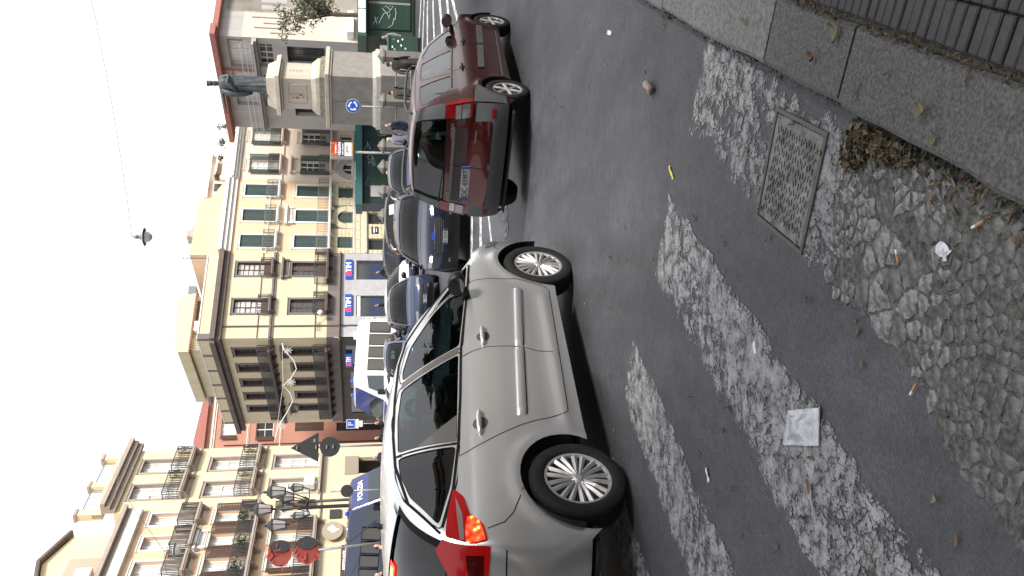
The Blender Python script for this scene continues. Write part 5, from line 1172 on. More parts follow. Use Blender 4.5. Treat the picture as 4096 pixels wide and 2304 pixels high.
# ---- pale pink building with open shutters
M_PINK = stucco('pale_stucco', (0.66, 0.56, 0.48), (.60, .50, .42))
b4 = Bld('pale_building', 'pale pink building with half open green shutters and roof terrace', PC, 56)
UW = [(19.12, 20.22), (15.92, 17.0)]
hw = [(a, b, 8.42, 10.8) for a, b in UW] + [(a, b, 4.4, 6.75) for a, b in UW]; hm = [(19.16, 20.14, 2.55, 3.59), (15.7, 16.9, 2.55, 3.6)]
b4.wall(14.8, 22.3, GZ0, 11.95, hw + hm + [(15.1, 16.2, GZ0, 1.6), (17.0, 21.5, GZ0, 1.6)], M_PINK, back=12)
for i, h in enumerate(hw):
    wn = b4.window(h[0], h[1], h[2], h[3], M_WHITE, 2, 4, glass=M_PALE if i < 2 else M_BGLASS, panel=.3); b4.open_shutters(wn, h[0], h[1], h[2], h[3], .5, ang=14 + 6 * (i % 3)); b4.surround(h[0], h[1], h[2], h[3] + .25, M_PINK, .12, .04); b4.balcony(h[0] - .35, h[1] + .4, h[2] - .03, .5, .85, M_PINK, M_IRONL if i > 1 else M_IRONR, bars=.09)
for h in hm: b4.window(*h, M_WHITE, 2, 1, per_pane=False)
for k in range(13):
    a0, a1 = math.pi * (k + .06) / 13, math.pi * (k + .94) / 13; r0, r1 = .68, 1.25; c0 = (16.3, 2.62)
    MB().prism([(c0[0] + r * math.cos(a), c0[1] + r * math.sin(a)) for r, a in ((r0, a0), (r1, a0), (r1, a1), (r0, a1))], -.05, .01).build('arch_stone', mk('grey_stone', (.40, .39, .37), .85, col2=(.32, .31, .29), scale=4), b4.root)
b4.pediment(15.5, 17.4, 7.35, M_PINK); b4.course(14.8, 22.3, 8.05, 8.2, .1, M_PINK); b4.course(14.8, 22.5, 11.45, 12.0, .55, M_WHITE, name='cornice', steps=3); b4.course(14.8, 22.3, 1.75, 2.4, .25, mk('teal_band', (.03, .12, .12), .6), name='shop_fascia')
b4.box('terrace_parapet', 14.9, 22.1, .1, .4, 12.003, 12.9, M_PINK)
for k in range(5): b4.box('parapet_post', 15.0 + 1.7 * k, 15.3 + 1.7 * k, .05, .45, 12.0035, 13.0, M_PINK)
b4.box('roof_room', 14.9, 19.3, 2.2, 8, 12.0, 14.2, M_PINK); MB().box(14.6, 19.6, 1.9, 8.3, 14.2, 14.5).build('roof_room_cornice', M_WHITE, b4.root); b4.box('roof_room_window', 15.4, 16.2, 2.15, 2.195, 12.9, 13.8, M_BGLASS)
MB().prism([(0, 13.9), (1.2, 13.6), (1.2, 13.5), (0, 13.8)], 16.6, 18.6, M=Matrix(((0, 1, 0, 0), (-1, 0, 0, 2.2), (0, 0, 1, 0), (0, 0, 0, 1)))).build('awning', M_WHITE, b4.root)
b4.box('shop_glass', 15.1, 21.5, .2, .22, GZ0, 1.6, M_BGLASS)
for u in (15.2, 16.25): sg = b4.box('lit_shop_sign', u - .5, u + .5, -.4, -.26, 1.85, 2.32, M_TWHITE); b4.text('Polo', .2, u, -.405, 2.08, M_TBLUE, sg)
MB().tube([(21.6, -.08, 8.1), (21.9, -.08, 7.8), (21.9, -.08, 4.8)], .03, 6).build('cable', M_CABLE, b4.root)

# ---- grey building with red eaves behind the monument
M_GREYB = stucco('grey_stucco', (0.40, 0.38, 0.37), (.33, .31, .30)); M_BEIGE = stucco('beige_stucco', (0.58, 0.52, 0.44), (.46, .40, .33)); M_REDE = mk('red_eave', (0.36, 0.14, 0.115), .75, col2=(.30, .11, .09), scale=3)
PG = (17.2, 58.1)
b5 = Bld('grey_building', 'grey building with red eaves and glazed loggias behind the statue', PG, 146)
hg = [(-2.2, -.6, 4.3, 6.9), (-7.2, -5.9, 4.9, 6.7), (-2.7, -.2, 9.2, 10.85), (-6.3, -3.1, 9.2, 10.85), (-2.55, -.5, 7.85, 8.85), (-6.3, -3.3, 7.85, 8.85)]
b5.wall(-8.6, 0, GZ0, 11.4, hg, M_GREYB, dep=.5, back=9)
for i, h in enumerate(hg): b5.window(h[0], h[1], h[2], h[3], M_WHITE if i > 1 else M_IRONR, 4 if i > 1 else 3, 3 if i == 0 else 2, dep=.4, glass=M_PALE if i in (2, 3) else M_BGLASS, per_pane=True)
b5.course(-8.6, 0, 8.88, 9.18, .7, M_GREYB, name='loggia_slab'); b5.box('loggia_post', -3.0, -2.8, -.05, .2, 9.18, 11.3, M_REDE)
MB().tube([(-8.4, -.66, 9.95), (-.1, -.66, 9.95)], .02, 5).tube([(-8.4, -.66, 9.6), (-.1, -.66, 9.6)], .015, 5).tube([(-8.4, -.66, 9.3), (-.1, -.66, 9.3)], .015, 5).build('loggia_rail', M_WHITE, b5.root)
MB().prism([(-.9, 11.4), (.2, 11.4), (.2, 11.75), (-.9, 11.75)], -9.4, .9, M=Matrix(((0, 1, 0, 0), (1, 0, 0, 0), (0, 0, 1, 0), (0, 0, 0, 1)))).build('eave', M_REDE, b5.root)
b6 = Bld('beige_building', 'beige rendered block with vertical wall ribs right of the statue', PG, 56)
b6.wall(-.001, 2.7, GZ0, 9.85, [], M_BEIGE, y=-.02); b6.wall(2.7, 14, GZ0, 11.1, [(3.1, 3.55, 6.9, 8.75), (3.85, 5.7, 7.0, 8.8)], M_BEIGE, back=9, name='wing_wall'); b6.window(3.1, 3.55, 6.9, 8.75, M_WHITE, 1, 2); b6.window(3.85, 5.7, 7.0, 8.8, mk('yellow_frame', (.6, .42, .1), .6), 2, 2)
b6.box('red_panel', .2, 2.7, .3, .5, 9.85, 11.34, M_REDE); MB().box(.0, 15, -.6, 9, 11.35, 11.7).build('eave', M_REDE, b6.root)
for u, z0, z1 in ((.5, 6.3, 8.0), (1.0, 7.4, 9.1), (1.5, 6.7, 8.5), (2.1, 7.4, 9.3)): b6.box('wall_rib', u, u + .1, -.10, -.022, z0, z1, mk('rib', (.42, .37, .31), .9))
b6.box('flat_canopy', .3, 2.6, -.7, -.022, 2.3, 2.75, M_WHITE)

# ---- left side: yellow building and orange neighbour, sunlit
PL = (-9.914, 50.0)
M_YEL = stucco('yellow_stucco', (0.71, 0.615, 0.40), (.65, .555, .35)); M_STRIM = mk('stone_trim', (0.40, 0.33, 0.28), .8, col2=(.33, .27, .23), scale=2); M_ASHY = mk('pale_base', (0.64, 0.54, 0.38), .85, col2=(.58, .48, .34), scale=3)
b7 = Bld('yellow_building', 'sunlit yellow building with wrought iron balconies and flat cornice', PL, 23)
UY = [(-1.35, -.15), (-3.75, -2.5)]
hy = [(a, b, 11.45, 14.0) for a, b in UY] + [(a, b, 7.75, 10.25) for a, b in UY] + [(a, b, 4.2, 6.7) for a, b in UY]
b7.wall(-4.8, .9, 4.0, 14.5, hy, M_YEL, revmat=M_STRIM, back=10); b7.wall(-4.8, .9, -.6, 3.95, [(-2.2, -.6, -.6, 2.6)], M_ASHY, name='base_wall', y=-.03, back=10)
for i, h in enumerate(hy): b7.window(*h, M_WHITE, 2, 3, glass=M_PALE, dep=.2); b7.surround(*h, M_STRIM, .13, .05)
for (a, b) in UY:
    b7.balcony(a - .15, b + .65, 11.42, .55, .85, M_STRIM, M_IRONR, bars=.16, scroll=True); b7.balcony(a - .15, b + .6, 7.72, .55, .85, M_STRIM, M_IRONR, bars=.16, scroll=True)
b7.box('balcony_ledge', -4.0, .4, -.35, -.001, 4.0, 4.12, M_STRIM); b7.course(-4.8, .9, 10.95, 11.1, .08, M_STRIM); b7.course(-4.8, .9, 7.2, 7.35, .08, M_STRIM); b7.course(-4.8, 1.4, 14.4, 15.1, .6, M_STRIM, name='cornice', steps=3); b7.course(-4.8, .95, 3.9, 4.0, .15, M_STRIM, name='base_course')
for u in (.3, -2.3, -4.7): b7.box('terrace_post', u, u + .45, .1, .5, 15.103, 16.35, M_YEL); b7.box('post_cap', u - .05, u + .5, .05, .55, 16.353, 16.5, M_STRIM)
b7.box('terrace_parapet', -4.7, .75, .15, .4, 15.1035, 15.6, M_YEL)
mb = MB()
for k in range(30): u = -4.2 + k * .15; mb.bar((u, .28, 15.6), (u, .28, 16.25), .02)
mb.bar((-4.3, .28, 16.25), (.3, .28, 16.25), .04); mb.build('terrace_railing', M_IRONL, b7.root)
b7.box('air_conditioner', -3.6, -2.7, -.45, -.05, 4.3, 4.9, M_WHITE, bevel=.03); b7.box('grey_shop_panel', -2.3, -.5, -.07, -.032, 1.9, 2.7, mk('taupe', (.30, .25, .20), .8))
b8 = Bld('left_orange_building', 'orange building at the left with brown shutters and plant filled balconies', PL, 23)
UL = [(-6.0, -5.05), (-7.85, -6.9), (-9.7, -8.7), (-11.9, -10.8), (-14.0, -12.9)]
hl = [(a, b, 10.2, 12.5) for a, b in UL] + [(a, b, 7.2, 9.3) for a, b in UL] + [(a, b, 4.2, 6.3) for a, b in UL]
b8.wall(-16, -4.8, 3.9, 13.3, hl, M_ORANGE, back=10); b8.wall(-16, -4.8, -.5, 3.85, [(-13.5, -9.2, -.5, 2.6)], M_ASHY, name='base_wall', y=-.03, back=10)
for i, h in enumerate(hl):
    wn = b8.window(*h, M_WHITE, 2, 2, glass=M_PALE if i % 5 < 3 else M_BGLASS, dep=.2); b8.surround(*h, M_WHITE, .13, .05)
    if 5 <= i: b8.open_shutters(wn, h[0], h[1], h[2], h[3], .45, M_BROWNW, ang=20)
    if i < 5: b8.balcony(h[0] - .25, h[1] + .3, 10.17, .5, .85, M_STRIM, M_IRONR, bars=.09)
b8.balcony(-15.5, -4.85, 7.17, .6, .8, M_STRIM, M_IRONR, bars=.1, brackets=10); b8.balcony(-8.4, -6.3, 4.17, .5, .8, M_STRIM, M_IRONR, bars=.12); b8.balcony(-12.2, -8.4, 4.17, .5, .8, M_STRIM, M_IRONR, bars=.12)
b8.pediment(-8.2, -6.6, 9.75, M_WHITE); b8.course(-16, -4.8, 13.0, 13.5, .3, M_WHITE, name='frieze', steps=1); b8.course(-16, -4.8, 13.503, 13.9, .55, M_STRIM, name='cornice', steps=2); b8.course(-16, -4.8, 9.85, 9.95, .06, M_WHITE); b8.course(-16, -4.8, 3.8, 3.95, .12, M_STRIM, name='base_course')
MB().prism([(-.5, 13.9), (5, 15.2), (5, 13.9)], -16, -4.9, M=Matrix(((0, 1, 0, 0), (1, 0, 0, 0), (0, 0, 1, 0), (0, 0, 0, 1)))).build('roof', M_TILE, b8.root)
sg = b8.box('restaurant_sign', -11.3, -8.6, -.3, -.04, 2.0, 2.72, mk('sign_brown', (.07, .05, .045), .5)); b8.text('RISTORANTE', .27, -9.7, -.303, 2.52, M_TWHITE, sg, .85); b8.text('AMERICAN-BAR', .25, -9.75, -.303, 2.2, M_TWHITE, sg, .85)
sg = b8.box('bird_sign_bracket', -7.4, -7.3, -.2, -.04, 2.7, 3.7, mk('taupe2', (.36, .30, .22), .8)); MB().lathe([(0, 0), (.62, 0), (.62, .05), (0, .05)], 26, M=T(-7.4, -.22, 3.2) @ Matrix.Rotation(R(90), 4, 'X') @ Matrix.Diagonal((1.15, .85, 1, 1))).build('oval_panel', mk('taupe2', (.36, .30, .22), .8), sg)
MB().prism([(-7.6, 3.15), (-7.25, 3.45), (-7.0, 3.2), (-7.3, 3.0), (-7.35, 2.85), (-7.45, 3.02)], -.30, -.275).build('white_emblem', M_TWHITE, sg)
b8.box('wall_vent', -6.2, -5.5, -.12, -.032, 2.8, 3.4, M_IRONR); b8.box('party_wall', -8.2, -5.2, 2.5, 9, 13.9, 16.8, mk('party_grey', (.36, .33, .27), .9, col2=(.44, .38, .28), scale=.8)); b8.box('roof_condenser', -7.4, -6.6, 1.9, 2.45, 15.2, 16.0, M_WHITE, bevel=.04)
b9 = Bld('yellow_roof_house', 'small yellow roof house with scalloped eave above the left terrace', PL, 23)
MB().prism([(-8.0, 15.2), (-3.3, 15.2), (-3.3, 17.2), (-5.4, 18.1), (-8.0, 17.5)], 2.6, 7).build('wall', M_YEL, b9.root)
MB().prism([(-8.2, 17.5), (-5.4, 18.15), (-3.1, 17.25), (-3.1, 17.4), (-5.4, 18.32), (-8.2, 17.68)], 2.3, 7.2).build('roof', M_BTRIM, b9.root)
# plants on the balconies
M_PLANT = mk('plant_green', (0.06, 0.09, 0.03), .8, col2=(.10, .11, .04), scale=9)
def foliage(mb, c, r, n, size, rnd):
    for i in range(n):
        d = Vector((rnd.gauss(0, 1), rnd.gauss(0, 1), rnd.gauss(0, 1))).normalized() * (rnd.random() ** .5); p = Vector(c) + Vector((d.x * r[0], d.y * r[1], d.z * r[2]))
        a = Vector((rnd.uniform(-1, 1), rnd.uniform(-1, 1), rnd.uniform(-1, 1))).normalized(); b = a.cross(Vector((rnd.uniform(-1, 1), rnd.uniform(-1, 1), rnd.uniform(-1, 1)))).normalized(); s_ = size * rnd.uniform(.6, 1.4)
        mb.add([p - a * s_, p + b * s_ * .45, p + a * s_, p - b * s_ * .45], [(0, 1, 2, 3)])
def facade_pt(P, az, u, y, z):
    a = R(az); d = Vector((math.sin(a), math.cos(a), 0)); inn = Vector((-d.y, d.x, 0)); return Vector((P[0], P[1], 0)) + d * u + inn * y + Vector((0, 0, z))
rnd = random.Random(11)
for i, (u, y, z, rr, lab) in enumerate([(-6.2, -.45, 7.6, .5, 'green plant trailing over the balcony rail nearest the yellow building'), (-8.3, -.45, 7.5, .55, 'green plant hanging over the middle of the long orange balcony'), (-10.0, -.45, 7.5, .6, 'green plant hanging at the left end of the long orange balcony')]):
    p = thing('balcony_plant', lab, 'plant', facade_pt(PL, 23, u, y, z), group='plants on the left balconies'); mb = MB(); foliage(mb, (0, 0, .1), (rr, .22, .35), 150, .09, rnd); mb.build('leaves', M_PLANT, p)
    MB().lathe([(.1, -.42), (.14, -.25), (.16, -.22)], 10).build('pot', M_TILE, p)
for i, (u, z, rr, lab) in enumerate([(21.2, 13.1, .3, 'leafy shrub at the right end of the pale roof terrace'), (19.4, 13.1, .35, 'round shrub in the middle of the pale roof terrace'), (17.6, 13.0, .35, 'shrub on the pale roof terrace below the awning'), (15.6, 13.1, .35, 'shrub at the left end of the pale roof terrace')]):
    p = thing('terrace_shrub', lab, 'plant', facade_pt(PC, 56, u, .6, z), group='shrubs on the pale roof terrace'); mb = MB(); foliage(mb, (0, 0, .15), (rr, .3, .35 if i else .8), 160, .09, rnd); mb.build('leaves', M_PLANT, p); MB().lathe([(.12, -.45), (.17, -.1), (.18, -.08)], 10).build('pot', M_TILE, p)
# ---- pink red building in the side street
M_BRICKR = stucco('brick_red_stucco', (0.44, 0.22, 0.16), (.38, .185, .135)); PR = (-14.47, 80.0)
b10 = Bld('red_building', 'brick red house at the end of the side street', PR, 56)
hr = [(.62, 2.1, 13.5, 14.9), (.4, 2.0, 10.1, 11.7), (.84, 1.76, 5.4, 8.1), (.76, 1.64, -.4, 4.2)]
b10.wall(-6, 5.5, -.8, 16.2, hr, M_BRICKR, back=8)
for i, h in enumerate(hr[:2]): wn = b10.window(*h, M_WHITE, 2, 2, glass=M_PALE if i == 0 else M_BGLASS); b10.open_shutters(wn, h[0], h[1], h[2], h[3], .5, M_BROWNW, ang=25)
b10.shutters(*hr[2], mat=M_BROWNW); b10.box('door', .76, 1.64, .12, .18, -.4, 4.2, mk('door_black', (.02, .02, .022), .5))
b10.course(-6, 5.5, 15.4, 15.75, .15, M_PINK, name='cornice'); b10.course(-6, 5.5, 12.3, 12.5, .1, M_PINK); b10.course(-6, 5.5, 9.3, 9.5, .1, M_PINK)
MB().prism([(-6.2, 16.2), (5.7, 16.2), (5.7, 16.6), (0, 17.2), (-6.2, 16.8)], -.4, 8).build('roof', M_REDE, b10.root); MB().tube([(-.4, -.06, 14.5), (-.4, -.06, -.5)], .05, 6).build('drain_pipe', M_CABLE, b10.root)
# ---- row behind and beside the photographer (seen mirrored in the car windows; it shades the road)
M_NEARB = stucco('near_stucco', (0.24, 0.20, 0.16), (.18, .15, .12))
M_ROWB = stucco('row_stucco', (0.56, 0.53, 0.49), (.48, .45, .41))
b11 = Bld('street_row_building', 'long plastered building on the pavement side behind the camera', (8.7, -2.8), 207.1)
hb = [(-28.0 + 3.2 * k, -26.8 + 3.2 * k, 1.6 + 3.7 * j, 3.9 + 3.7 * j) for k in range(18) for j in range(2)]
b11.wall(-29.5, 32, -1.2, 9.3, hb, M_ROWB, back=12)
for h in hb: b11.window(*h, M_BROWNW, 2, 3, per_pane=False)
b11.course(-29.5, 32, 8.9, 9.6, .5, M_STRIM, name='cornice'); b11.course(-29.5, 32, 4.6, 4.8, .12, M_STRIM)

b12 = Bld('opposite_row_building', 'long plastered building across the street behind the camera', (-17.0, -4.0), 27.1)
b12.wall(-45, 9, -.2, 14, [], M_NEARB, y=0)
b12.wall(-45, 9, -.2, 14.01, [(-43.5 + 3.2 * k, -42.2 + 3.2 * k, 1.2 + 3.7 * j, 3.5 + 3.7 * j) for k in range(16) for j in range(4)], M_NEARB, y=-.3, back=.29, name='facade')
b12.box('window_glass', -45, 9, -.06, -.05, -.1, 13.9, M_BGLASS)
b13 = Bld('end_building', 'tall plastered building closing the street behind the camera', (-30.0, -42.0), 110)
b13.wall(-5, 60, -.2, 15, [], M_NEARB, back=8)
# ------------------------------------------------------------------ people
SKIN = mk('skin', (0.50, 0.30, 0.22), .6)
def person_mesh(key, pose):
    J = {}
    st = pose.get('stride', 0.0); sw = pose.get('swing', 0.1); bend = pose.get('bend', 0.0)
    P = [('pel', (0, 0, .95), .145, .11), ('sp', (bend * .3, 0, 1.12), .13, .105), ('ch', (bend * .7, 0, 1.32), .165, .12), ('nk', (bend, 0, 1.48), .055, .055), ('hd', (bend + .02, 0, 1.58), .085, .095), ('ht', (bend + .015, 0, 1.70), .075, .088)]
    E_ = [('pel', 'sp'), ('sp', 'ch'), ('ch', 'nk'), ('nk', 'hd'), ('hd', 'ht')]
    for sd, n in ((1, 'l'), (-1, 'r')):
        s_ = st * sd
        P += [('hip' + n, (0, .10 * sd, .90), .095, .095), ('kn' + n, (s_ * .45 + .03, .105 * sd, .50), .065, .062), ('an' + n, (s_ * .9 - .02, .105 * sd, .09), .045, .045), ('to' + n, (s_ * .9 + .15, .115 * sd, .035), .04, .03)]
        E_ += [('pel', 'hip' + n), ('hip' + n, 'kn' + n), ('kn' + n, 'an' + n), ('an' + n, 'to' + n)]
        a = pose.get('arm' + n)
        el, ha = a if a else ((bend * .6 - s_ * sw * 2 - .02, .245 * sd, 1.12), (bend * .6 - s_ * sw * 3 + .06, .24 * sd, .86))
        P += [('sh' + n, (bend * .85, .185 * sd, 1.40), .07, .07), ('el' + n, el, .05, .05), ('wr' + n, ha, .036, .036), ('ha' + n, tuple(Vector(ha) + (Vector(ha) - Vector(el)).normalized() * .10), .035, .03)]
        E_ += [('ch', 'sh' + n), ('sh' + n, 'el' + n), ('el' + n, 'wr' + n), ('wr' + n, 'ha' + n)]
    idx = {p[0]: i for i, p in enumerate(P)}
    me = bpy.data.meshes.new('tmp'); me.from_pydata([p[1] for p in P], [(idx[a], idx[b]) for a, b in E_], []); me.update()
    o = bpy.data.objects.new('tmp', me); COL.objects.link(o)
    o.modifiers.new('s', 'SKIN'); 
    for i, p in enumerate(P): me.skin_vertices[0].data[i].radius = (p[2], p[3]); me.skin_vertices[0].data[i].use_root = (i == 0)
    sb = o.modifiers.new('d', 'SUBSURF'); sb.levels = 2; sb.render_levels = 2
    dg = bpy.context.evaluated_depsgraph_get(); out = bpy.data.meshes.new_from_object(o.evaluated_get(dg)); bpy.data.objects.remove(o); bpy.data.meshes.remove(me)
    for _ in range(5): out.materials.append(SKIN)
    hem = pose.get('hem', .88)
    hands = [Vector(dict((p[0], p[1]) for p in P)['ha' + n]) for n in 'lr']
    for f in out.polygons:
        c = f.center; f.use_smooth = True; hx = bend
        if c.z > 1.50:
            f.material_index = 3 if (c.z > 1.69 or (c.x < hx - .0 + .02 and c.z > 1.56)) else 0
        elif min((c - h).length for h in hands) < .075: f.material_index = 0
        elif c.z < .085: f.material_index = 4
        elif c.z < hem and abs(c.y) < .2: f.material_index = 2
        else: f.material_index = 1
    return out
PM = {'stand': person_mesh('stand', dict(stride=.04)), 'walk': person_mesh('walk', dict(stride=.28, swing=.35)), 'coat': person_mesh('coat', dict(stride=.1, hem=.55, bend=.03)), 'lean': person_mesh('lean', dict(bend=.16, stride=.12, arml=((.25, .22, 1.12), (.42, .12, 1.15)), armr=((.25, -.22, 1.12), (.42, -.1, 1.1)))), 'phone': person_mesh('phone', dict(stride=.05, arml=((.12, .25, 1.14), (.32, .12, 1.28))))}
CLOTH = {}
def cloth(c):
    k = 'cloth_%02d_%02d_%02d' % tuple(int(q * 99) for q in c); return mk(k, c, .9, col2=tuple(q * .7 for q in c), scale=7)
def person(x, y, heading, h, pose, top, bottom, hair, label, group=None):
    me = PM[pose]; o = bpy.data.objects.new('person', me); COL.objects.link(o); s_ = h / 1.78
    o.location = (x, y, gz(x, y)); o.rotation_euler = (0, 0, R(heading)); o.scale = (s_, s_, s_)
    for i, m_ in enumerate((SKIN, cloth(top), cloth(bottom), cloth(hair), cloth((.02, .02, .02)))):
        o.material_slots[i].link = 'OBJECT'; o.material_slots[i].material = m_
    props(o, label, 'person', group); return o
DK = (.025, .025, .03); HR = (.03, .022, .018)
person(8.05, 29.6, 60, 1.72, 'walk', (.045, .04, .035), DK, HR, 'person in a dark brown jacket walking rightmost in front of the monument')
person(8.35, 30.6, 80, 1.70, 'stand', (.05, .045, .04), DK, HR, 'person in dark clothes with a white collar beside the monument')
person(7.0, 29.4, 110, 1.68, 'coat', (.05, .042, .035), DK, HR, 'person in a dark coat seen from behind before the monument')
person(6.05, 30.5, 200, 1.74, 'stand', (.03, .035, .07), (.03, .035, .06), (.08, .07, .06), 'person in a navy jacket standing left of the roundabout sign')
person(5.45, 30.0, 120, 1.70, 'coat', (.14, .14, .19), (.05, .05, .06), (.5, .47, .42), 'grey haired person in a grey blue coat beside the stone posts')
person(4.45, 31.5, 250, 1.68, 'lean', (.012, .013, .02), (.06, .10, .22), HR, 'person in black bending forward beside the advertising post')
person(11.6, 38.0, 200, 1.70, 'stand', (.30, .29, .28), DK, HR, 'person in a light grey top standing by the green kiosk')
person(3.45, 43.0, 180, 1.75, 'walk', (.45, .5, .5), DK, HR, 'person in a pale top walking in front of the orange building')
person(1.0, 52.0, 200, 1.76, 'walk', (.03, .03, .05), DK, (.10, .08, .07), 'person in dark clothes walking past the right phone shop door')
person(-1.05, 51.0, 190, 1.86, 'stand', (.015, .015, .017), DK, (.012, .012, .012), 'dark haired person standing between the two phone shop doors')
person(-2.95, 46.0, 200, 1.80, 'coat', (.09, .06, .045), DK, (.12, .09, .08), 'person in a brown coat below the notice board')
person(-4.75, 37.0, 250, 1.74, 'stand', (.02, .02, .03), DK, HR, 'officer in a dark uniform at the left edge of the white van front')
person(-5.3, 37.6, 250, 1.72, 'phone', (.02, .02, .026), DK, (.28, .26, .25), 'person in black holding something to the face beside the white van')
person(-6.0, 38.0, 240, 1.72, 'coat', (.03, .03, .05), DK, HR, 'person in dark blue with a light blue face mask under the parking sign')
person(-6.55, 40.0, 240, 1.74, 'stand', (.05, .04, .04), DK, HR, 'person in a dark jacket left of the parking sign')
person(-7.1, 39.0, 240, 1.72, 'stand', (.025, .025, .03), DK, (.04, .03, .02), 'person in black in front of the brick red house door')
person(-8.0, 39.0, 250, 1.74, 'coat', (.04, .045, .10), DK, (.35, .3, .28), 'person in a blue jacket beside the blue police van')
person(-8.35, 24.0, 240, 1.83, 'stand', (.02, .018, .02), DK, (.04, .025, .02), 'dark haired person below the restaurant sign at the far left')
person(-7.75, 24.6, 20, 1.90, 'stand', (.45, .34, .32), DK, (.05, .04, .035), 'person in a pale pink top talking below the restaurant sign')

# ------------------------------------------------------------------ monument
MQ = Vector((9.40, 36.8)); MLd = Vector((-.743, .669)); MRd = Vector((.669, .743)); MC = MQ + MLd * 1.25 + MRd * 1.25
M_ST1 = mk('pitted_stone', (0.27, 0.25, 0.23), .9, col2=(.20, .185, .17), scale=2.5, bump=.5, bscale=30, bdist=.03); M_ST2 = mk('pale_marble', (0.50, 0.45, 0.38), .75, col2=(.40, .35, .28), scale=2.2, streak=True, bump=.2); M_ST3 = mk('white_marble', (0.56, 0.54, 0.50), .7, col2=(.42, .40, .36), scale=4); M_MOSS = mk('mossy_stone', (.10, .095, .07), .95, col2=(.22, .2, .16), scale=5, bump=.5)
gm = gz(MC.x, MC.y)
mon = thing('monument_pedestal', 'tall stone pedestal with stepped base carrying the bronze statue', 'pedestal', (MC.x, MC.y, gm), math.atan2(MRd.y, MRd.x))
def sq(a, z0, z1, mat, name='stone_course', a2=None, bev=.015):
    a2 = a2 or a; mb = MB(); vs = [(-a, -a, z0), (a, -a, z0), (a, a, z0), (-a, a, z0), (-a2, -a2, z1), (a2, -a2, z1), (a2, a2, z1), (-a2, a2, z1)]
    mb.add(vs, [(0, 3, 2, 1), (4, 5, 6, 7), (0, 1, 5, 4), (1, 2, 6, 5), (2, 3, 7, 6), (3, 0, 4, 7)]); return mb.build(name, mat, mon, bevel=bev)
zb = lambda z: z - gm
sq(1.75, 0, .35, M_ST1, 'bottom_step'); sq(1.5, .353, zb(.85), M_ST1, 'plinth')
sq(1.36, zb(.853), zb(1.05), M_ST3, 'white_moulding'); sq(1.30, zb(1.053), zb(1.2), M_ST3, 'white_moulding', 1.25)
base = sq(1.22, zb(1.203), zb(3.02), M_ST1, 'base_block'); sq(1.28, zb(3.023), zb(3.12), M_ST2, 'base_cap'); sq(1.36, zb(3.123), zb(3.3), M_ST2, 'base_cap')
sq(1.06, zb(3.303), zb(3.55), M_MOSS, 'mossy_step', 1.0); sq(.96, zb(3.553), zb(3.72), M_ST2, 'shaft_foot', .94); sq(.92, zb(3.723), zb(3.95), M_ST2, 'shaft_foot', .78)
sh_ = sq(.76, zb(3.953), zb(5.2), M_ST2, 'shaft'); sq(.86, zb(5.203), zb(5.3), M_ST2, 'capital'); sq(1.02, zb(5.303), zb(5.5), M_ST2, 'capital', .98); sq(.82, zb(5.503), zb(5.9), M_ST2, 'capital', .68)
mb = MB(); fr = .035
for q in ((-.5, .5, 4.95, 4.99), (-.5, .5, 4.15, 4.19), (-.5, -.46, 4.19, 4.95), (.46, .5, 4.19, 4.95)): mb.box(-.80, -.765, q[0], q[1], zb(q[2]), zb(q[3]))
mb.build('inscription_frame', M_ST2, mon)
M_SPLAT = mk('red_splash', (.45, .02, .025), .6)
for cx_, cz_, r_ in ((.18, 4.55, .07), (.05, 4.42, .05), (.20, 4.75, .04), (.15, 4.3, .03), (.1, 4.18, .025)):
    n = 9; MB().add([(-.772, cx_ + r_ * math.cos(k * .7) * random.uniform(.5, 1.4), zb(cz_) + 1.3 * r_ * math.sin(k * .7) * random.uniform(.5, 1.4)) for k in range(n)], [tuple(range(n))]).build('paint_splash', M_SPLAT, mon)
for k in range(5): text(sh_, 'IIIIIIIIII'[:10 - k % 3], .07, T(0, -.765, zb(4.85) - .12 * k) @ XZ, mk('engraving', (.3, .25, .2), .9), 'inscription', .001)
for k in range(7): text(sh_, 'IIIIIIIIIIII'[:12 - k % 3], .06, T(-.770, 0, zb(4.85) - .09 * k) @ Matrix.Rotation(R(-90), 4, 'Z') @ XZ, mk('engraving2', (.26, .24, .22), .9), 'inscription', .001)
MB().box(-1.235, -1.218, .02, .04, zb(1.25), zb(3.0)).build('crack', M_MOSS, base)
# stone posts with bars round the pedestal
M_POST = mk('post_stone', (.12, .112, .105), .9, col2=(.18, .17, .155), scale=4, bump=.3)
PP = [(9.3, 33.0), (7.52, 33.0), (5.75, 33.3), (4.95, 33.6), (3.9, 33.4), (2.95, 33.4)]
plabs = ['stone post with pyramid top at the right corner of the monument', 'stone post with pyramid top in front of the roundabout sign', 'stone post behind the grey haired person', 'stone post just right of the advertising post', 'broad stone post left of the bending person', 'leftmost dark stone post beside the white scooter']
for (x, y), lab in zip(PP, plabs):
    p = thing('stone_post', lab, 'post', (x, y, gz(x, y)), R(25), 'stone posts round the monument'); h = 1.60; mb = MB(); mb.box(-.17, .17, -.17, .17, 0, h); mb.build('shaft', M_POST, p, bevel=.02)
    MB().add([(-.21, -.21, h + .003), (.21, -.21, h + .003), (.21, .21, h + .003), (-.21, .21, h + .003), (-.21, -.21, h + .08), (.21, -.21, h + .08), (.21, .21, h + .08), (-.21, .21, h + .08), (0, 0, h + .3)], [(0, 3, 2, 1), (0, 1, 5, 4), (1, 2, 6, 5), (2, 3, 7, 6), (3, 0, 4, 7), (4, 5, 8), (5, 6, 8), (6, 7, 8), (7, 4, 8)]).build('cap', M_POST, p)
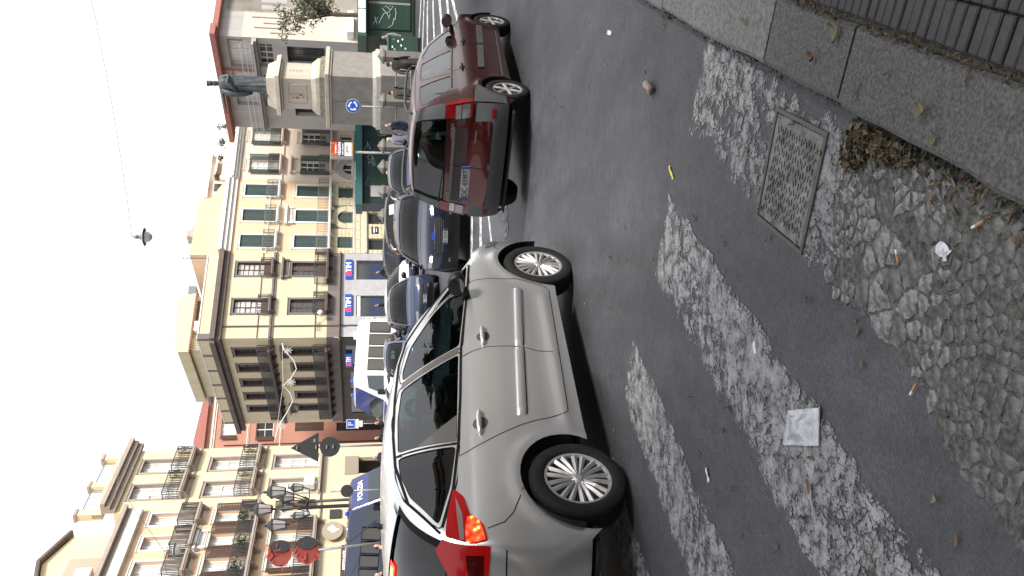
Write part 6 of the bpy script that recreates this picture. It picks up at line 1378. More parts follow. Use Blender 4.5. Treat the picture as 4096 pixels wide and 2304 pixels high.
for i, ((a, b), (c, d)) in enumerate(zip(PP[:-1], PP[1:])):
    q = thing('railing_bars', 'pair of iron bars between stone posts, number %s from the right' % ('one', 'two', 'three', 'four', 'five')[i], 'railing', (a, b, gz(a, b)), group='iron bars between the stone posts')
    for z in (.55, 1.15): MB().tube([(0, 0, z), (c - a, d - b, z)], .03, 8).build('bar', M_POST, q)
# ---- statue
M_BRONZE = mk('bronze', (0.05, 0.056, 0.062), .6, .45, col2=(.10, .112, .118), scale=4, bump=.3, bscale=12, bdist=.03)
stat = thing('statue', 'dark bronze statue of a robed figure with one arm stretched out', 'statue', (MC.x - .05, MC.y, 5.9), R(257))
# local +x is the way the figure faces; stretched right arm along -y ... turned so the arm points left in view
body = person_mesh('statue', dict(stride=.10, armr=((.06, -.46, 1.36), (.10, -.74, 1.30)), arml=((.14, .26, 1.16), (.30, .08, 1.18))))
body.materials.clear(); body.materials.append(M_BRONZE)
for f in body.polygons: f.material_index = 0
o = link('figure', body, None, stat); o.scale = (1.45, 1.45, 1.45)
def robe(name, rings, folds, amp, seed, z_lo, z_hi, open_=0.0, n=72):
    rnd = random.Random(seed); ph = [rnd.uniform(0, 6.28) for _ in range(4)]; vs = []; fs = []; nr = len(rings) * 4 - 3
    for i in range(nr):
        t = i / 4; cx_, cy_, z, rx_, ry_ = catmull(rings, t); dn = 1 - (z - z_lo) / (z_hi - z_lo)
        for k in range(n):
            a = 2 * math.pi * k / n; w_ = 1 + amp * dn * (math.sin(folds * a + ph[0] + z * .9) * .6 + math.sin(folds * 1.7 * a + ph[1] - z * 1.3) * .4) + .03 * math.sin(5 * a + z * 6)
            vs.append((cx_ + rx_ * math.cos(a) * w_, cy_ + ry_ * math.sin(a) * w_, z))
    fs = [(i * n + k, i * n + (k + 1) % n, (i + 1) * n + (k + 1) % n, (i + 1) * n + k) for i in range(nr - 1) for k in range(n)]
    return MB().add(vs, fs).build(name, M_BRONZE, stat, True)
robe('robe', [(.0, 0, .02, .34, .36), (.0, 0, .35, .30, .31), (.0, 0, .9, .26, .27), (.02, 0, 1.4, .25, .27), (.02, 0, 1.75, .25, .29), (.02, 0, 2.02, .21, .29), (.02, 0, 2.14, .10, .14)], 11, .14, 3, 0, 2.2)
robe('cloak', [(-.16, .10, .10, .25, .24), (-.13, .13, .5, .26, .25), (-.10, .11, 1.1, .25, .28), (-.06, .07, 1.6, .25, .31), (-.03, .03, 1.95, .23, .33), (0, .02, 2.14, .13, .21)], 9, .17, 8, 0, 2.2)
MB().tube([(.05, -.28, 2.02), (.02, -.42, 1.6), (-.02, -.40, 1.1), (0, -.36, .7)], [.13, .16, .14, .06], 12).build('hanging_fold', M_BRONZE, stat, True)
MB().tube([(.10, .30, 1.72), (.28, .12, 1.66), (.30, -.12, 1.55), (.22, -.28, 1.35)], [.10, .11, .10, .07], 10).build('draped_fold', M_BRONZE, stat, True)
MB().lathe([(.11, 0), (.125, .04), (.115, .09), (.13, .20), (.135, .22), (0, .23)], 16, M=T(.03, 0, 2.44) @ Matrix.Rotation(R(4), 4, 'X')).build('headpiece', M_BRONZE, stat, True)
hp = Vector((.10, -.74, 1.30)) * 1.45 + Vector((0, -.12, -.02)); mb = MB()
for k in range(4): mb.tube([hp + Vector((.02 - .018 * k, 0, .02)), hp + Vector((.02 - .018 * k, -.07, .0)), hp + Vector((.02 - .018 * k, -.13 + .02 * abs(k - 1), -.04 - .02 * k))], [.014, .012, .008], 6)
mb.build('fingers', M_BRONZE, stat, True)
MB().box(-.55, .55, -.5, .5, -.02, .04).build('foot_plate', M_BRONZE, stat)

# ------------------------------------------------------------------ newsstand kiosk
M_KGREEN = mk('kiosk_green', (0.018, 0.055, 0.036), .55, col2=(.012, .038, .026), scale=3); M_KG2 = mk('kiosk_band', (.03, .10, .075), .5); M_GRAF = mk('graffiti', (.35, .5, .45), .7)
kx, ky = 12.2, 39.0; kgz = gz(kx, ky)
kio = thing('newsstand_kiosk', 'dark green newsstand kiosk with graffiti shutters at the right edge', 'kiosk', (kx, ky, kgz), R(2))
MB().box(-.3, 6, .0, 2.6, .12, 2.35).build('cabin', M_KGREEN, kio); MB().box(-.35, 6.1, -.05, 2.7, 0, .118).build('plinth', M_BLACK, kio); MB().box(-.45, 6.2, -.5, 2.9, 2.30, 2.72).build('roof_band', M_KG2, kio)
for k in range(4):
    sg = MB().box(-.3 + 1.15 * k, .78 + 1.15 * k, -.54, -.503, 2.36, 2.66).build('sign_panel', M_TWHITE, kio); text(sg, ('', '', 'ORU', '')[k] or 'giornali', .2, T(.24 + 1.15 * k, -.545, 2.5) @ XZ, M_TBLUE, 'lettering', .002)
for k in range(4):
    u0 = .05 + 1.32 * k; s1 = MB().box(u0, u0 + 1.2, -.06, -.003, .25, 2.2).build('shutter', M_KGREEN, kio)
    mb = MB()
    for j in range(24): mb.box(u0 + .01, u0 + 1.19, -.075, -.0605, .26 + .08 * j, .315 + .08 * j)
    mb.build('slats', M_KGREEN, s1); MB().box(u0 + 1.2, u0 + 1.31, -.09, -.003, .25, 2.2).build('post', mk('kiosk_post', (.22, .21, .20), .8), kio)
    rg = random.Random(40 + k); mb = MB()
    for j in range(4):
        p = [Vector((u0 + rg.uniform(.15, 1.05), -.082, rg.uniform(1.1, 2.05) if j < 3 else rg.uniform(.6, 1.0))) ]
        for q in range(5): p.append(Vector((min(u0 + 1.12, max(u0 + .08, p[-1].x + rg.uniform(-.4, .4))), -.082, min(2.15, max(.5, p[-1].z + rg.uniform(-.3, .3))))))
        mb.tube(p, .016, 5)
    mb.build('graffiti', M_GRAF, s1)['kind'] = 'stuff'
box_ = thing('green_cabinet', 'small dark green street cabinet with stickers beside the kiosk', 'cabinet', (10.35, 35.6, gz(10.35, 35.6)), R(2)); MB().box(-.5, .5, -.3, .3, .1, 1.35).build('body', M_KGREEN, box_, bevel=.02); MB().box(-.54, .54, -.34, .34, 1.353, 1.42).build('lid', M_KG2, box_); MB().box(-.48, .48, -.28, .28, 0, .098).build('foot', M_BLACK, box_)
rg = random.Random(2)
for k in range(9): x, z = rg.uniform(-.42, .36), rg.uniform(.25, 1.2); MB().box(x, x + rg.uniform(.04, .1), -.304, -.3005, z, z + rg.uniform(.03, .08)).build('sticker', M_TWHITE if k % 3 else M_GRAF, box_)
# second kiosk further left, below the pale building
k2 = thing('dark_kiosk', 'dark teal kiosk with scribbled shutters below the pale building', 'kiosk', (4.2, 41.0, gz(4.2, 41)), R(4)); M_KT = mk('kiosk_dark_teal', (.012, .025, .03), .5, col2=(.02, .05, .05), scale=2)
MB().box(0, 4.3, 0, 2.5, 0, 2.5).build('cabin', M_KT, k2); MB().box(-.1, 4.4, -.3, 2.7, 2.503, 2.85).build('roof_band', mk('teal_band', (.03, .12, .12), .6), k2)
mb = MB(); rg = random.Random(8)
for j in range(9):
    p = [Vector((rg.uniform(.3, 4.0), -.012, rg.uniform(1.4, 2.3)))]
    for q in range(4): p.append(p[0] + Vector((rg.uniform(-.3, .3), 0, rg.uniform(-.25, .25))))
    mb.tube(p, .014, 5)
mb.build('graffiti', M_GRAF, k2)['kind'] = 'stuff'; MB().box(.35, 1.0, -.03, -.003, 1.2, 2.1).build('poster', M_PALE, k2); MB().box(.9, 1.9, -.03, -.003, 1.0, 2.2).build('shutter', M_KGREEN, k2)

# ------------------------------------------------------------------ signs
M_GALV = mk('galvanised', (0.30, 0.30, 0.30), .5, .6, col2=(.22, .22, .22), scale=10); M_SIGNB = mk('sign_back', (0.018, 0.019, 0.022), .6); M_BLUES = mk('traffic_blue', (0.01, 0.08, 0.42), .35); M_SW = mk('traffic_white', (.72, .72, .72), .4)
def face_cam(x, y): return math.atan2(x, -y) * 1.0      # turn -Y face to the camera
def pole(parent, z0, z1, r=.03, dx=0, dy=0): return MB().tube([(0, 0, z0), (dx, dy, z1)], r, 10).build('pole', M_GALV, parent, True)
def disc(parent, z, r, mat, name='disc', y=-.04, x=0, sx=1.0): return MB().lathe([(0, 0), (r, 0), (r, .012), (0, .012)], 32, M=T(x, y, z) @ Matrix.Rotation(R(90), 4, 'X') @ Matrix.Diagonal((sx, 1, 1, 1))).build(name, mat, parent)
x, y = 7.70, 35.0; sg = thing('roundabout_sign', 'round blue roundabout sign on a thin pole before the monument', 'traffic sign', (x, y, gz(x, y)), -math.atan2(x, y)); g0 = gz(x, y)
pole(sg, 0, 2.05 - g0, .025); dsc = disc(sg, 2.05 - g0, .29, M_SW, 'white_rim'); disc(dsc, 2.05 - g0, .272, M_BLUES, 'blue_face', -.055)
for k in range(3):
    a0 = k * 2.0944 + .3; pts = [(.155 * math.cos(a0 + .17 * i), .155 * math.sin(a0 + .17 * i)) for i in range(8)]; mb = MB(); zc = 2.05 - g0
    for (a, b), (c, d) in zip(pts[:-1], pts[1:]):
        na, nc = Vector((a, b)).normalized() * .032, Vector((c, d)).normalized() * .032
        mb.quad((a - na.x, -.070, zc + b - na.y), (a + na.x, -.070, zc + b + na.y), (c + nc.x, -.070, zc + d + nc.y), (c - nc.x, -.070, zc + d - nc.y))
    e = Vector(pts[-1]); t_ = (e - Vector(pts[-2])).normalized(); nn = e.normalized(); tip = e + t_ * .09; l_ = e + nn * .07; r_ = e - nn * .07
    mb.add([(tip.x, -.070, zc + tip.y), (l_.x, -.070, zc + l_.y), (r_.x, -.070, zc + r_.y)], [(0, 1, 2)]); mb.build('arrow', M_SW, dsc)
x, y = -5.15, 27.0; g0 = gz(x, y); s_ = 27 / 16; zz = lambda z: (z - 1.6) * s_ + 1.6 - g0
sg = thing('sign_backs_post', 'post with the dark backs of a triangle and a disc sign', 'traffic sign', (x, y, g0), -math.atan2(x, y)); pole(sg, 0, zz(2.95), .04)
MB().prism([(0, zz(2.975)), (.47, zz(2.45)), (-.47, zz(2.45))], -.05, -.035).build('triangle_plate', M_SIGNB, sg, bevel=.0); disc(sg, zz(2.24), .32, M_SIGNB, 'disc_plate')
for z in (zz(2.85), zz(2.5), zz(2.3), zz(2.18)): MB().box(-.06, .06, -.09, -.056, z - .02, z + .02).build('clamp', M_GALV, sg)
MB().box(.16, .26, -.054, -.0525, zz(2.51), zz(2.55)).build('sticker', M_GALV, sg)
x, y = -7.1, 29.0; g0 = gz(x, y); sg = thing('small_disc_sign', 'small dark disc sign back on a post before the blue van', 'traffic sign', (x, y, g0), -math.atan2(x, y)); pole(sg, 0, 2.75 - g0, .03); disc(sg, 2.18 - g0, .215, M_SIGNB, 'disc_plate')
x, y = -7.95, 26.0; g0 = gz(x, y); nets = thing('netted_signs', 'leaning post with two dark sign backs wrapped in torn red netting', 'traffic sign', (x, y, g0), -math.atan2(x, y)); MB().tube([(0, 0, 0), (-.30, 0, 4.55 - g0)], .04, 10).build('pole', M_GALV, nets, True)
M_NET = mk('red_netting', (.26, .028, .018), .7); MATS['red_netting'].node_tree.nodes['Principled BSDF'].inputs['Alpha'].default_value = .8
for i, (zc, xc, rx_, rz_) in enumerate(((4.14, -.20, .30, .31), (3.34, -.14, .31, .31))):
    MB().lathe([(0, 0), (1, 0), (1, .02), (0, .02)], 30, M=T(xc + .16, -.07, zc - g0) @ Matrix.Rotation(R(90), 4, 'X') @ Matrix.Diagonal((.19, rz_ * 1.0, 1, 1)) @ Matrix.Rotation(R(6), 4, 'Z')).build('disc_plate', M_SIGNB, nets)
    mb = MB(); rg = random.Random(60 + i)
    for k in range(16):
        a = rg.uniform(0, 6.28); r0 = rg.uniform(.55, 1.05); p0 = Vector((xc + rx_ * 1.1 * r0 * math.cos(a) - .12, -.09 + rg.uniform(-.03, .05), zc - g0 + rz_ * 1.35 * r0 * math.sin(a))); p1 = p0 + Vector((rg.uniform(-.22, .22), rg.uniform(-.04, .04), rg.uniform(-.2, .1))); p2 = p1 + Vector((rg.uniform(-.12, .12), 0, rg.uniform(-.12, .04)))
        n_ = Vector((rg.uniform(-.03, .03), .01, rg.uniform(.015, .05))); mb.add([p0 - n_, p0 + n_, p1 + n_, p1 - n_, p2], [(0, 1, 2, 3), (3, 2, 4)])
    mb.build('netting', M_NET, nets)['kind'] = 'stuff'
    vs = [(xc - .12 + 1.15 * rx_ * math.cos(k * .35) * rg.uniform(.7, 1.1), -.055, zc - g0 + 1.2 * rz_ * math.sin(k * .35) * rg.uniform(.85, 1.1)) for k in range(18)]; MB().add(vs + [(a, b + .01, c) for a, b, c in vs], [tuple(range(18)), tuple(range(35, 17, -1))]).build('netting_sheet', M_NET, nets)
x, y = -7.55, 46.0; g0 = gz(x, y); s_ = 46 / 30; zz = lambda z: (z - 1.6) * s_ + 1.6 - g0
sg = thing('parking_sign', 'blue and white parking sign before the brick red house', 'traffic sign', (x, y, g0), -math.atan2(x, y)); pole(sg, 0, zz(2.2), .03); wq = MB().box(-.25, .25, -.06, -.045, zz(1.9), zz(2.215)).build('white_plate', M_SW, sg); MB().box(-.225, .225, -.066, -.0605, zz(1.92), zz(2.195)).build('blue_face', M_BLUES, wq); text(wq, 'P', .42, T(0, -.068, zz(2.055)) @ XZ, M_SW, 'letter', .002)
MB().box(-.25, .25, -.06, -.045, zz(1.78), zz(1.885)).build('lower_plate', M_SW, sg); MB().box(-.17, .17, -.06, -.045, zz(1.64), zz(1.76)).build('lower_plate', M_SW, sg)
x, y = 5.68, 34.0; g0 = gz(x, y); sg = thing('advertising_post', 'lightbox post advertising taxi and vegan food', 'sign', (x, y, g0), -math.atan2(x, y) + R(8)); MB().tube([(-.1, 0, 0), (-.1, 0, 2.05 - g0)], .05, 10).build('pole', mk('post_scrawled', (.16, .155, .15), .6, col2=(.35, .34, .33), scale=9), sg, True)
MB().box(-.42, .28, -.12, .12, 2.02 - g0, 2.94 - g0).build('box', M_GALV, sg, bevel=.02)
for z0, z1, c, tx, tc in ((2.66, 2.92, (.62, .09, .02), 'TAXI', M_INK), (2.38, 2.655, (.025, .02, .09), 'VEGAN', M_TWHITE), (2.09, 2.375, (.75, .75, .73), 'gatti', M_INK), (2.04, 2.085, (.5, .32, .08), '', M_INK)):
    pn = MB().box(-.28, .27, -.128, -.1205, z0 - g0, z1 - g0).build('panel', mk('ad_' + (tx or 'strip'), c, .5), sg)
    if tx: text(pn, tx, .17, T(0, -.13, z1 - .085 - g0) @ XZ, tc, 'lettering', .001, .95)
    if tx in ('TAXI', 'VEGAN'): text(pn, '070 400101' if tx == 'TAXI' else 'RESTAURANT', .075, T(0, -.13, z0 + .06 - g0) @ XZ, M_TWHITE, 'small_lettering', .001)

# ------------------------------------------------------------------ street lamps and wires
M_LPOST = mk('lamp_iron', (.035, .038, .038), .5, .3); M_LGLASS = mk('lantern_glass', (.42, .38, .36), .3, col2=(.34, .31, .30), scale=3, coat=.5)
x, y = -9.45, 36.0; g0 = gz(x, y); s_ = 36 / 22; zz = lambda z: (z - 1.6) * s_ + 1.6 - g0
lp = thing('street_lantern', 'tall iron street lamp post with a cluster of glass lanterns', 'street lamp', (x, y, g0), 0)
MB().lathe([(.16, 0), (.16, .5), (.10, .6), (.085, 2.0), (.075, zz(3.2)), (.11, zz(3.25)), (.05, zz(3.35)), (.045, zz(4.0))], 12).build('post', M_LPOST, lp, True); MB().tube([(.25, .1, 0), (.22, .1, zz(3.3))], .06, 10).build('conduit', M_LPOST, lp, True)
lan = []
def lantern(px, py, pz, sc=1.0):
    n = 6; M_ = T(px, py, pz) @ Matrix.Diagonal((sc, sc, sc, 1)); l_ = MB().lathe([(.16, 0), (.27, .52)], n, M=M_).build('lantern', M_LGLASS, lp); mb = MB()
    for k in range(n):
        a = 2 * math.pi * k / n; mb.bar(M_ @ Vector((.165 * math.cos(a), .165 * math.sin(a), 0)), M_ @ Vector((.275 * math.cos(a), .275 * math.sin(a), .52)), .025)
    mb.lathe([(.17, -.05), (.18, 0), (.0, .001)], n, M=M_); mb.lathe([(.30, .521), (.30, .56), (.12, .72), (.05, .76), (.06, .82), (.0, .95)], n, M=M_); mb.build('frame', M_LPOST, l_)
for dx, dy, z, sc in ((.0, 0, 3.98, 1.0), (.80, -.3, 3.62, 1.0), (-.62, -.3, 3.60, 1.0), (.3, .6, 3.45, .8), (.75, .5, 3.2, .7), (-.1, .7, 3.45, .8), (-.2, -.5, 3.15, .6)):
    lantern(dx, dy, zz(z), sc)
    if dx or dy: MB().tube([(0, 0, zz(3.1)), (dx * .5, dy * .5, zz(3.02)), (dx * .9, dy * .9, zz(z) - .28), (dx, dy, zz(z) - .04)], .028, 6).tube([(dx * .45, dy * .45, zz(3.12) - .1), (dx * .6, dy * .6, zz(3.12) + .08), (dx * .4, dy * .4, zz(3.12) + .12), (dx * .35, dy * .35, zz(3.12))], .02, 5).build('scroll_arm', M_LPOST, lp, True)
def hanging_lamp(x, y, zt, s_, label):
    h = thing('hanging_lamp', label, 'street lamp', (x, y, zt), group='lamps hung on wires over the street')
    MB().lathe([(.0, .0), (.02, 0), (.025, -.08), (.07, -.1), (.08, -.24), (.05, -.26), (.10, -.30), (.13, -.38), (0, -.38)], 16, M=Matrix.Diagonal((s_, s_, s_, 1))).build('housing', mk('lamp_grey', (.17, .17, .19), .5, .3), h, True)
    MB().lathe([(.12, -.36), (.16, -.385), (.36, -.47), (.37, -.48), (.2, -.45), (.1, -.42)], 24, M=Matrix.Diagonal((s_, s_, s_, 1))).build('shade', mk('lamp_shade', (.27, .27, .29), .5, .2), h, True)
    MB().lathe([(.2, -.46), (.235, -.52), (.2, -.64), (.1, -.74), (0, -.78)], 20, M=Matrix.Diagonal((s_, s_, s_, 1))).build('globe', mk('globe_glass', (.75, .75, .74), .25, coat=.6), h, True)
hanging_lamp(1.18, 20.0, 6.86, .58, 'glass street lamp hanging on a wire against the white sky'); hanging_lamp(-12.2, 40.0, 10.7, .95, 'street lamp hanging on a wire before the left orange facade'); hanging_lamp(15.9, 49.0, 4.85, .7, 'white street lamp hanging among the tree branches')
def wire(pts, r, label, name='wire', cat='wire'):
    w_ = MB().tube(pts, r, 5).build(name, mk('grey_wire', (.3, .3, .3), .5)); return props(w_, label, cat)
wire([(1.18, 20, 6.86), (2.2, 20.0, 6.98), (4, 20, 7.25), (6.235, 20, 7.65), (14, 20.1, 9.5)], .008, 'thin wire rising from the hanging lamp across the sky')
wire([(1.18, 20, 6.86), (-3, 24, 7.9), (-9, 36.9, 12.0)], .006, 'thin wire from the hanging lamp to the left building')
wire([(-9.0, 37, 11.5), (-12.2, 40.0, 10.72), (-14.5, 42, 11)], .012, 'wire carrying the lamp along the left facade')
fl = thing('festoon', 'string of white star decorations hanging across the side street', 'decoration', (0, 0, 0)); M_FEST = mk('festoon_white', (.6, .6, .58), .6)
FP = [(-3.0, 45.6, 5.95), (-3.32, 45.2, 5.83), (-3.9, 45.1, 5.30), (-4.35, 45, 5.15), (-4.8, 45, 5.4), (-5.25, 45, 5.83), (-5.6, 45, 5.5), (-6.05, 45, 5.34), (-6.6, 45, 5.6), (-7.38, 45, 6.09), (-8.2, 45, 6.28)]
MB().tube(FP, .028, 5).build('garland', M_FEST, fl); MB().tube([(-3.0, 45.6, 5.95), (-5.25, 45, 5.85), (-8.2, 45, 6.28)], .012, 5).build('cable', M_FEST, fl)
for c in ((-5.05, 5.45), (-3.33, 5.6), (-7.4, 5.95)):
    mb = MB()
    for k in range(4): a = k * .785; mb.bar((c[0] - .2 * math.cos(a), 44.97, c[1] - .25 * math.sin(a)), (c[0] + .2 * math.cos(a), 44.97, c[1] + .25 * math.sin(a)), .03)
    mb.build('star', M_FEST, fl)
# ------------------------------------------------------------------ trees
M_BARK = mk('bark', (.10, .08, .06), .95, col2=(.15, .125, .10), scale=12, bump=.6, bscale=30); M_TLEAF = mk('tree_leaf', (.085, .085, .05), .8, col2=(.12, .12, .075), scale=3); M_TLEAF2 = mk('street_tree_leaf', (.04, .055, .025), .8, col2=(.06, .075, .035), scale=3)
def tree(x, y, ztop, crown, label, n, size, seed, hollow=.35, limbs=9, leaf=None):
    rg = random.Random(seed); g0 = gz(x, y); t_ = thing('tree', label, 'tree', (x, y, g0), group=None); cz_ = crown[2] - g0; mb = MB()
    trunk = [(0, 0, 0), (.05, .02, cz_ * .4), (-.04, .03, cz_ * .8), (.02, 0, cz_)]; mb.tube(trunk, [.2, .15, .11, .07], 10); ends = []
    for k in range(limbs):
        a = rg.uniform(0, 6.28); st = Vector(trunk[2]).lerp(Vector(trunk[3]), rg.random()); e = Vector((crown[3] * .85 * math.cos(a) * rg.uniform(.5, 1), crown[4] * .85 * math.sin(a) * rg.uniform(.5, 1), cz_ + crown[5] * rg.uniform(-.5, .95))); md = st.lerp(e, .5) + Vector((0, 0, .25)); mb.tube([st, md, e], [.06, .035, .012], 6); ends.append(e); ends.append(md)
    mb.build('trunk', M_BARK, t_, True); mb = MB()
    for k in range(n // 34):
        e = rg.choice(ends) + Vector((rg.gauss(0, .4), rg.gauss(0, .4), rg.gauss(0, .35))); foliage(mb, e, (.38, .38, .3), 34, size, rg)
    mb.build('crown', leaf or M_TLEAF, t_)
    return t_
tree(16.0, 48.5, 6, (0, 0, 4.3, 1.9, 1.6, 1.9), 'sparse grey green tree in front of the beige building', 2600, .085, 5)
tr0 = tree(1.6, -1.8, 9, (0, 0, 6.6, 4.2, 4.2, 1.9), 'spreading street tree standing beside the camera', 9000, .26, 17, limbs=18, leaf=M_TLEAF2)
for i, (x, y, s_, lab) in enumerate([(11.5, 13.5, .8, 'farther street tree on the pavement ahead to the right of the camera'), (-6.0, -3.5, 1.0, 'street tree in the avenue behind the camera, nearest on the left'), (-11.5, -1.0, 1.1, 'street tree in the avenue behind the camera, farthest left'), (-2.5, -9.0, 1.1, 'street tree in the avenue straight behind the camera'), (4.5, -9.5, 1.0, 'street tree on the pavement behind the camera'), (-9.5, -12.0, 1.2, 'distant street tree behind the camera on the left')]):
    c = copy_tree(tr0); c['label'] = lab; c.location = (x, y, gz(x, y) - .1); c.scale = (s_, s_, s_ * (.92 if i else 1.15)); c.rotation_euler = (0, 0, 1.3 * i + .5)
# ------------------------------------------------------------------ other traffic
def generic_spec(sx=1.0, sy=1.0, sz=1.0, base=silver_spec, **kw):
    sp_ = dict(base)
    for k in ('C', 'E'): sp_[k] = [(a * sx, b * sz) for a, b in base[k]]
    sp_['windows'] = [[(a * sx, b * sz) for a, b in q] for q in base['windows']]; sp_['wb'] = base['wb'] * sx; sp_['hw'] = base['hw'] * sy
    for k in ('zm', 'belt', 'roofz'): sp_[k] = base[k] * sz
    sp_['fx'] = base['fx'] * sx; sp_['rx'] = base['rx'] * sx; sp_['rim_style'] = 'plain'; sp_.update(kw); return sp_
def place(x, y, heading):
    a = R(heading); h = Vector((math.sin(a), math.cos(a), 0)); d = 1.2
    h.z = (gz(x + h.x * d, y + h.y * d) - gz(x - h.x * d, y - h.y * d)) / (2 * d); return car_matrix((x, y, gz(x, y)), h)
def simple_front(B, root, pm, lit=False, plate_txt=None, grille_w=.62, badge=None):
    if lit:
        for sgn in (1, -1):
            mir = lambda P: [(t, w_ * sgn) for t, w_ in (P if sgn > 0 else P[::-1])]
            hl = B.polyT('headlight', mir([(2.42, .56), (2.72, .52), (3.08, .84), (3.02, .97), (2.62, .93)]), M_LENS, root, .008); B.polyT('lit_lamp', mir([(2.50, .60), (2.72, .58), (2.86, .72), (2.62, .76)]), M_HEAD, hl, .013)
            B.patchT('fog_lamp', .85, 1.02, .66 * sgn - .06, .66 * sgn + .06, M_LENS, root, .012, 3, 3)
        B.patchT('lower_bumper', .05, 1.42, -.96, .96, M_BLACK, root, .006, 8, 20); B.polyT('grille', [(1.55, -.44), (1.55, .44), (1.9, .58), (2.28, .5), (2.28, -.5), (1.9, -.58)], M_BLACK, root, .008)
    for sgn in (() if lit else (1, -1)):
        w0, w1 = (.52, .94) if sgn > 0 else (-.94, -.52); hl = B.patchT('headlight', 2.45, 3.0, w0, w1, M_LENS, root, .008, 6, 6)
        if lit: a = (.52, .70) if sgn > 0 else (-.70, -.52); B.patchT('lit_lamp', 2.52, 2.92, a[0], a[1], M_HEAD, hl, .012, 4, 4)
        B.patchT('fog_lamp', .75, 1.0, .60 * sgn - .08, .60 * sgn + .08, M_LENS, root, .008, 3, 3)
    if not lit: B.patchT('grille', 1.55, 2.3, -grille_w, grille_w, M_BLACK, root, .007, 6, 10); B.patchT('lower_grille', .3, .95, -.7, .7, M_BLACK, root, .006, 5, 10)
    if plate_txt: x = B.T3(1.35, 0, .03)[0]; plate(root, T(x, 0, B.T3(1.35, 0)[2]) @ Matrix.Rotation(R(90), 4, 'Z'), plate_txt, .36, .11)
    B.patchT('bonnet_gap', 3.2, 3.23, -.85, .85, M_SEAL, root, .002, 2, 12)
suv_spec = dict(
    C=[(2.05, .28), (2.14, .52), (2.13, .78), (2.03, .98), (1.62, 1.10), (1.28, 1.17), (.85, 1.42), (.45, 1.60), (-.2, 1.68), (-1.1, 1.66), (-1.75, 1.60), (-2.0, 1.30), (-2.06, 1.0), (-2.12, .62), (-2.04, .32)],
    E=[(1.80, .27), (1.88, .52), (1.88, .76), (1.80, .93), (1.52, 1.03), (1.16, 1.09), (.78, 1.32), (.40, 1.52), (-.2, 1.60), (-1.08, 1.585), (-1.62, 1.52), (-1.86, 1.28), (-1.93, 1.0), (-1.94, .62), (-1.86, .32)],
    wb=2.69, wr=.35, ar=.41, hw=.92, fx=1.2, ftap=.10, rx=-1.0, rtap=.08, zm=.68, belt=1.12, roofz=1.6, tuck=.05, shoulder=.03, tum=.16, tum2=.07, flare=.02, pa=3.4, pb=2.7, sill=.27,
    screen=(5.15, 6.88, .90), rear_screen=(9.9, 11.0, .84), rim_r=.225, rim_style='five', dark_from=0, seal=.02,
    windows=[[(.86, 1.13), (.08, 1.16), (-.10, 1.53), (.02, 1.53), (.34, 1.45), (.72, 1.26)], [(-.02, 1.165), (-.2, 1.54), (-.95, 1.53), (-.98, 1.19)], [(-1.06, 1.20), (-1.03, 1.53), (-1.4, 1.48), (-1.7, 1.28), (-1.5, 1.21)]])
M_NAVY = mk('navy_paint', (0.014, 0.017, 0.04), .25, .4, coat=.3, spec=.3)
suv, B = build_car('blue_suv', 'dark blue off-roader facing the camera with lit headlights and roof rails', suv_spec, place(1.62, 20.5, 192), M_NAVY, detail=1.1, glass=M_CGLASS_D)
simple_front(B, suv, M_NAVY, True, 'FN 552NL', .55); mirror(B, suv, .72, 1.16, M_NAVY, 1.15)
bd = MB().lathe([(0, 0), (.085, 0), (.09, .01), (0, .012)], 20, M=T(B.T3(2.45, 0, .008)[0], 0, B.T3(2.45, 0)[2]) @ Matrix.Rotation(R(90), 4, 'Y') @ Matrix.Diagonal((.5, 1, 1, 1))).build('badge', M_TBLUE, suv)
B.patchT('grille_surround', 2.28, 2.33, -.51, .51, M_CHROME, suv, .011, 2, 12); B.patchT('grille_surround', 1.5, 1.55, -.45, .45, M_CHROME, suv, .011, 2, 12)
for k in range(4): B.patchT('grille_bar', 1.66 + .16 * k, 1.70 + .16 * k, -.5, .5, M_GREYP, suv, .011, 1, 10)
for sgn in (1, -1): MB().tube([(.30, sgn * .62, 1.60), (.22, sgn * .62, 1.70), (-.5, sgn * .61, 1.745), (-1.3, sgn * .60, 1.72), (-1.45, sgn * .60, 1.64)], .02, 8).build('roof_rail', M_CHROME, suv, True)
MB().tube([(.1, .1, 1.67), (-.15, .1, 1.85)], [.008, .004], 6).build('aerial', M_BLACK, suv)
def small_car(name, label, x, y, head, col, sx=.98, sy=.97, sz=.98, lit=False, plate_txt=None, metal=.4, base=silver_spec, roof=None, rails=False):
    pm = paint('paint_' + name, col, metal, .3); r_, B_ = build_car(name, label, generic_spec(sx, sy, sz, base, dark_from=0), place(x, y, head), pm, detail=.6, glass=M_CGLASS_D); simple_front(B_, r_, pm, lit, plate_txt); mirror(B_, r_, .70 * sx, 1.02 * sz, M_BLACK, 1.0)
    for sgn in (1, -1): B_.patchT('tail_light', 10.9, 11.9, *((.66, .99) if sgn > 0 else (-.99, -.66)), M_TAIL, r_, .008, 4, 4)
    return r_, B_
small_car('blue_grey_car', 'blue grey hatchback facing the camera behind the silver car bonnet', -.62, 28.0, 172, (.035, .05, .095), sz=1.03, plate_txt='DK 220RA')
small_car('white_car', 'white hatchback nose towards the camera behind the blue grey car', -.35, 34.5, 150, (.62, .62, .63), metal=0)
small_car('light_blue_car', 'light blue hatchback with dark windscreen beside the white van', -2.6, 31.0, 185, (.07, .105, .19), sz=1.06, sx=1.02)
small_car('white_saloon', 'white car partly hidden in front of the white minibus', -3.9, 34.0, 250, (.6, .6, .6), metal=0)
small_car('dark_blue_car', 'very dark blue hatchback parked below the orange building', 1.4, 38.5, 264, (.012, .016, .03), sx=1.0, sz=.98)
small_car('black_hatchback', 'black hatchback parked behind the blue off-roader roof', 3.2, 33.0, 96, (.008, .008, .01), sz=1.02)
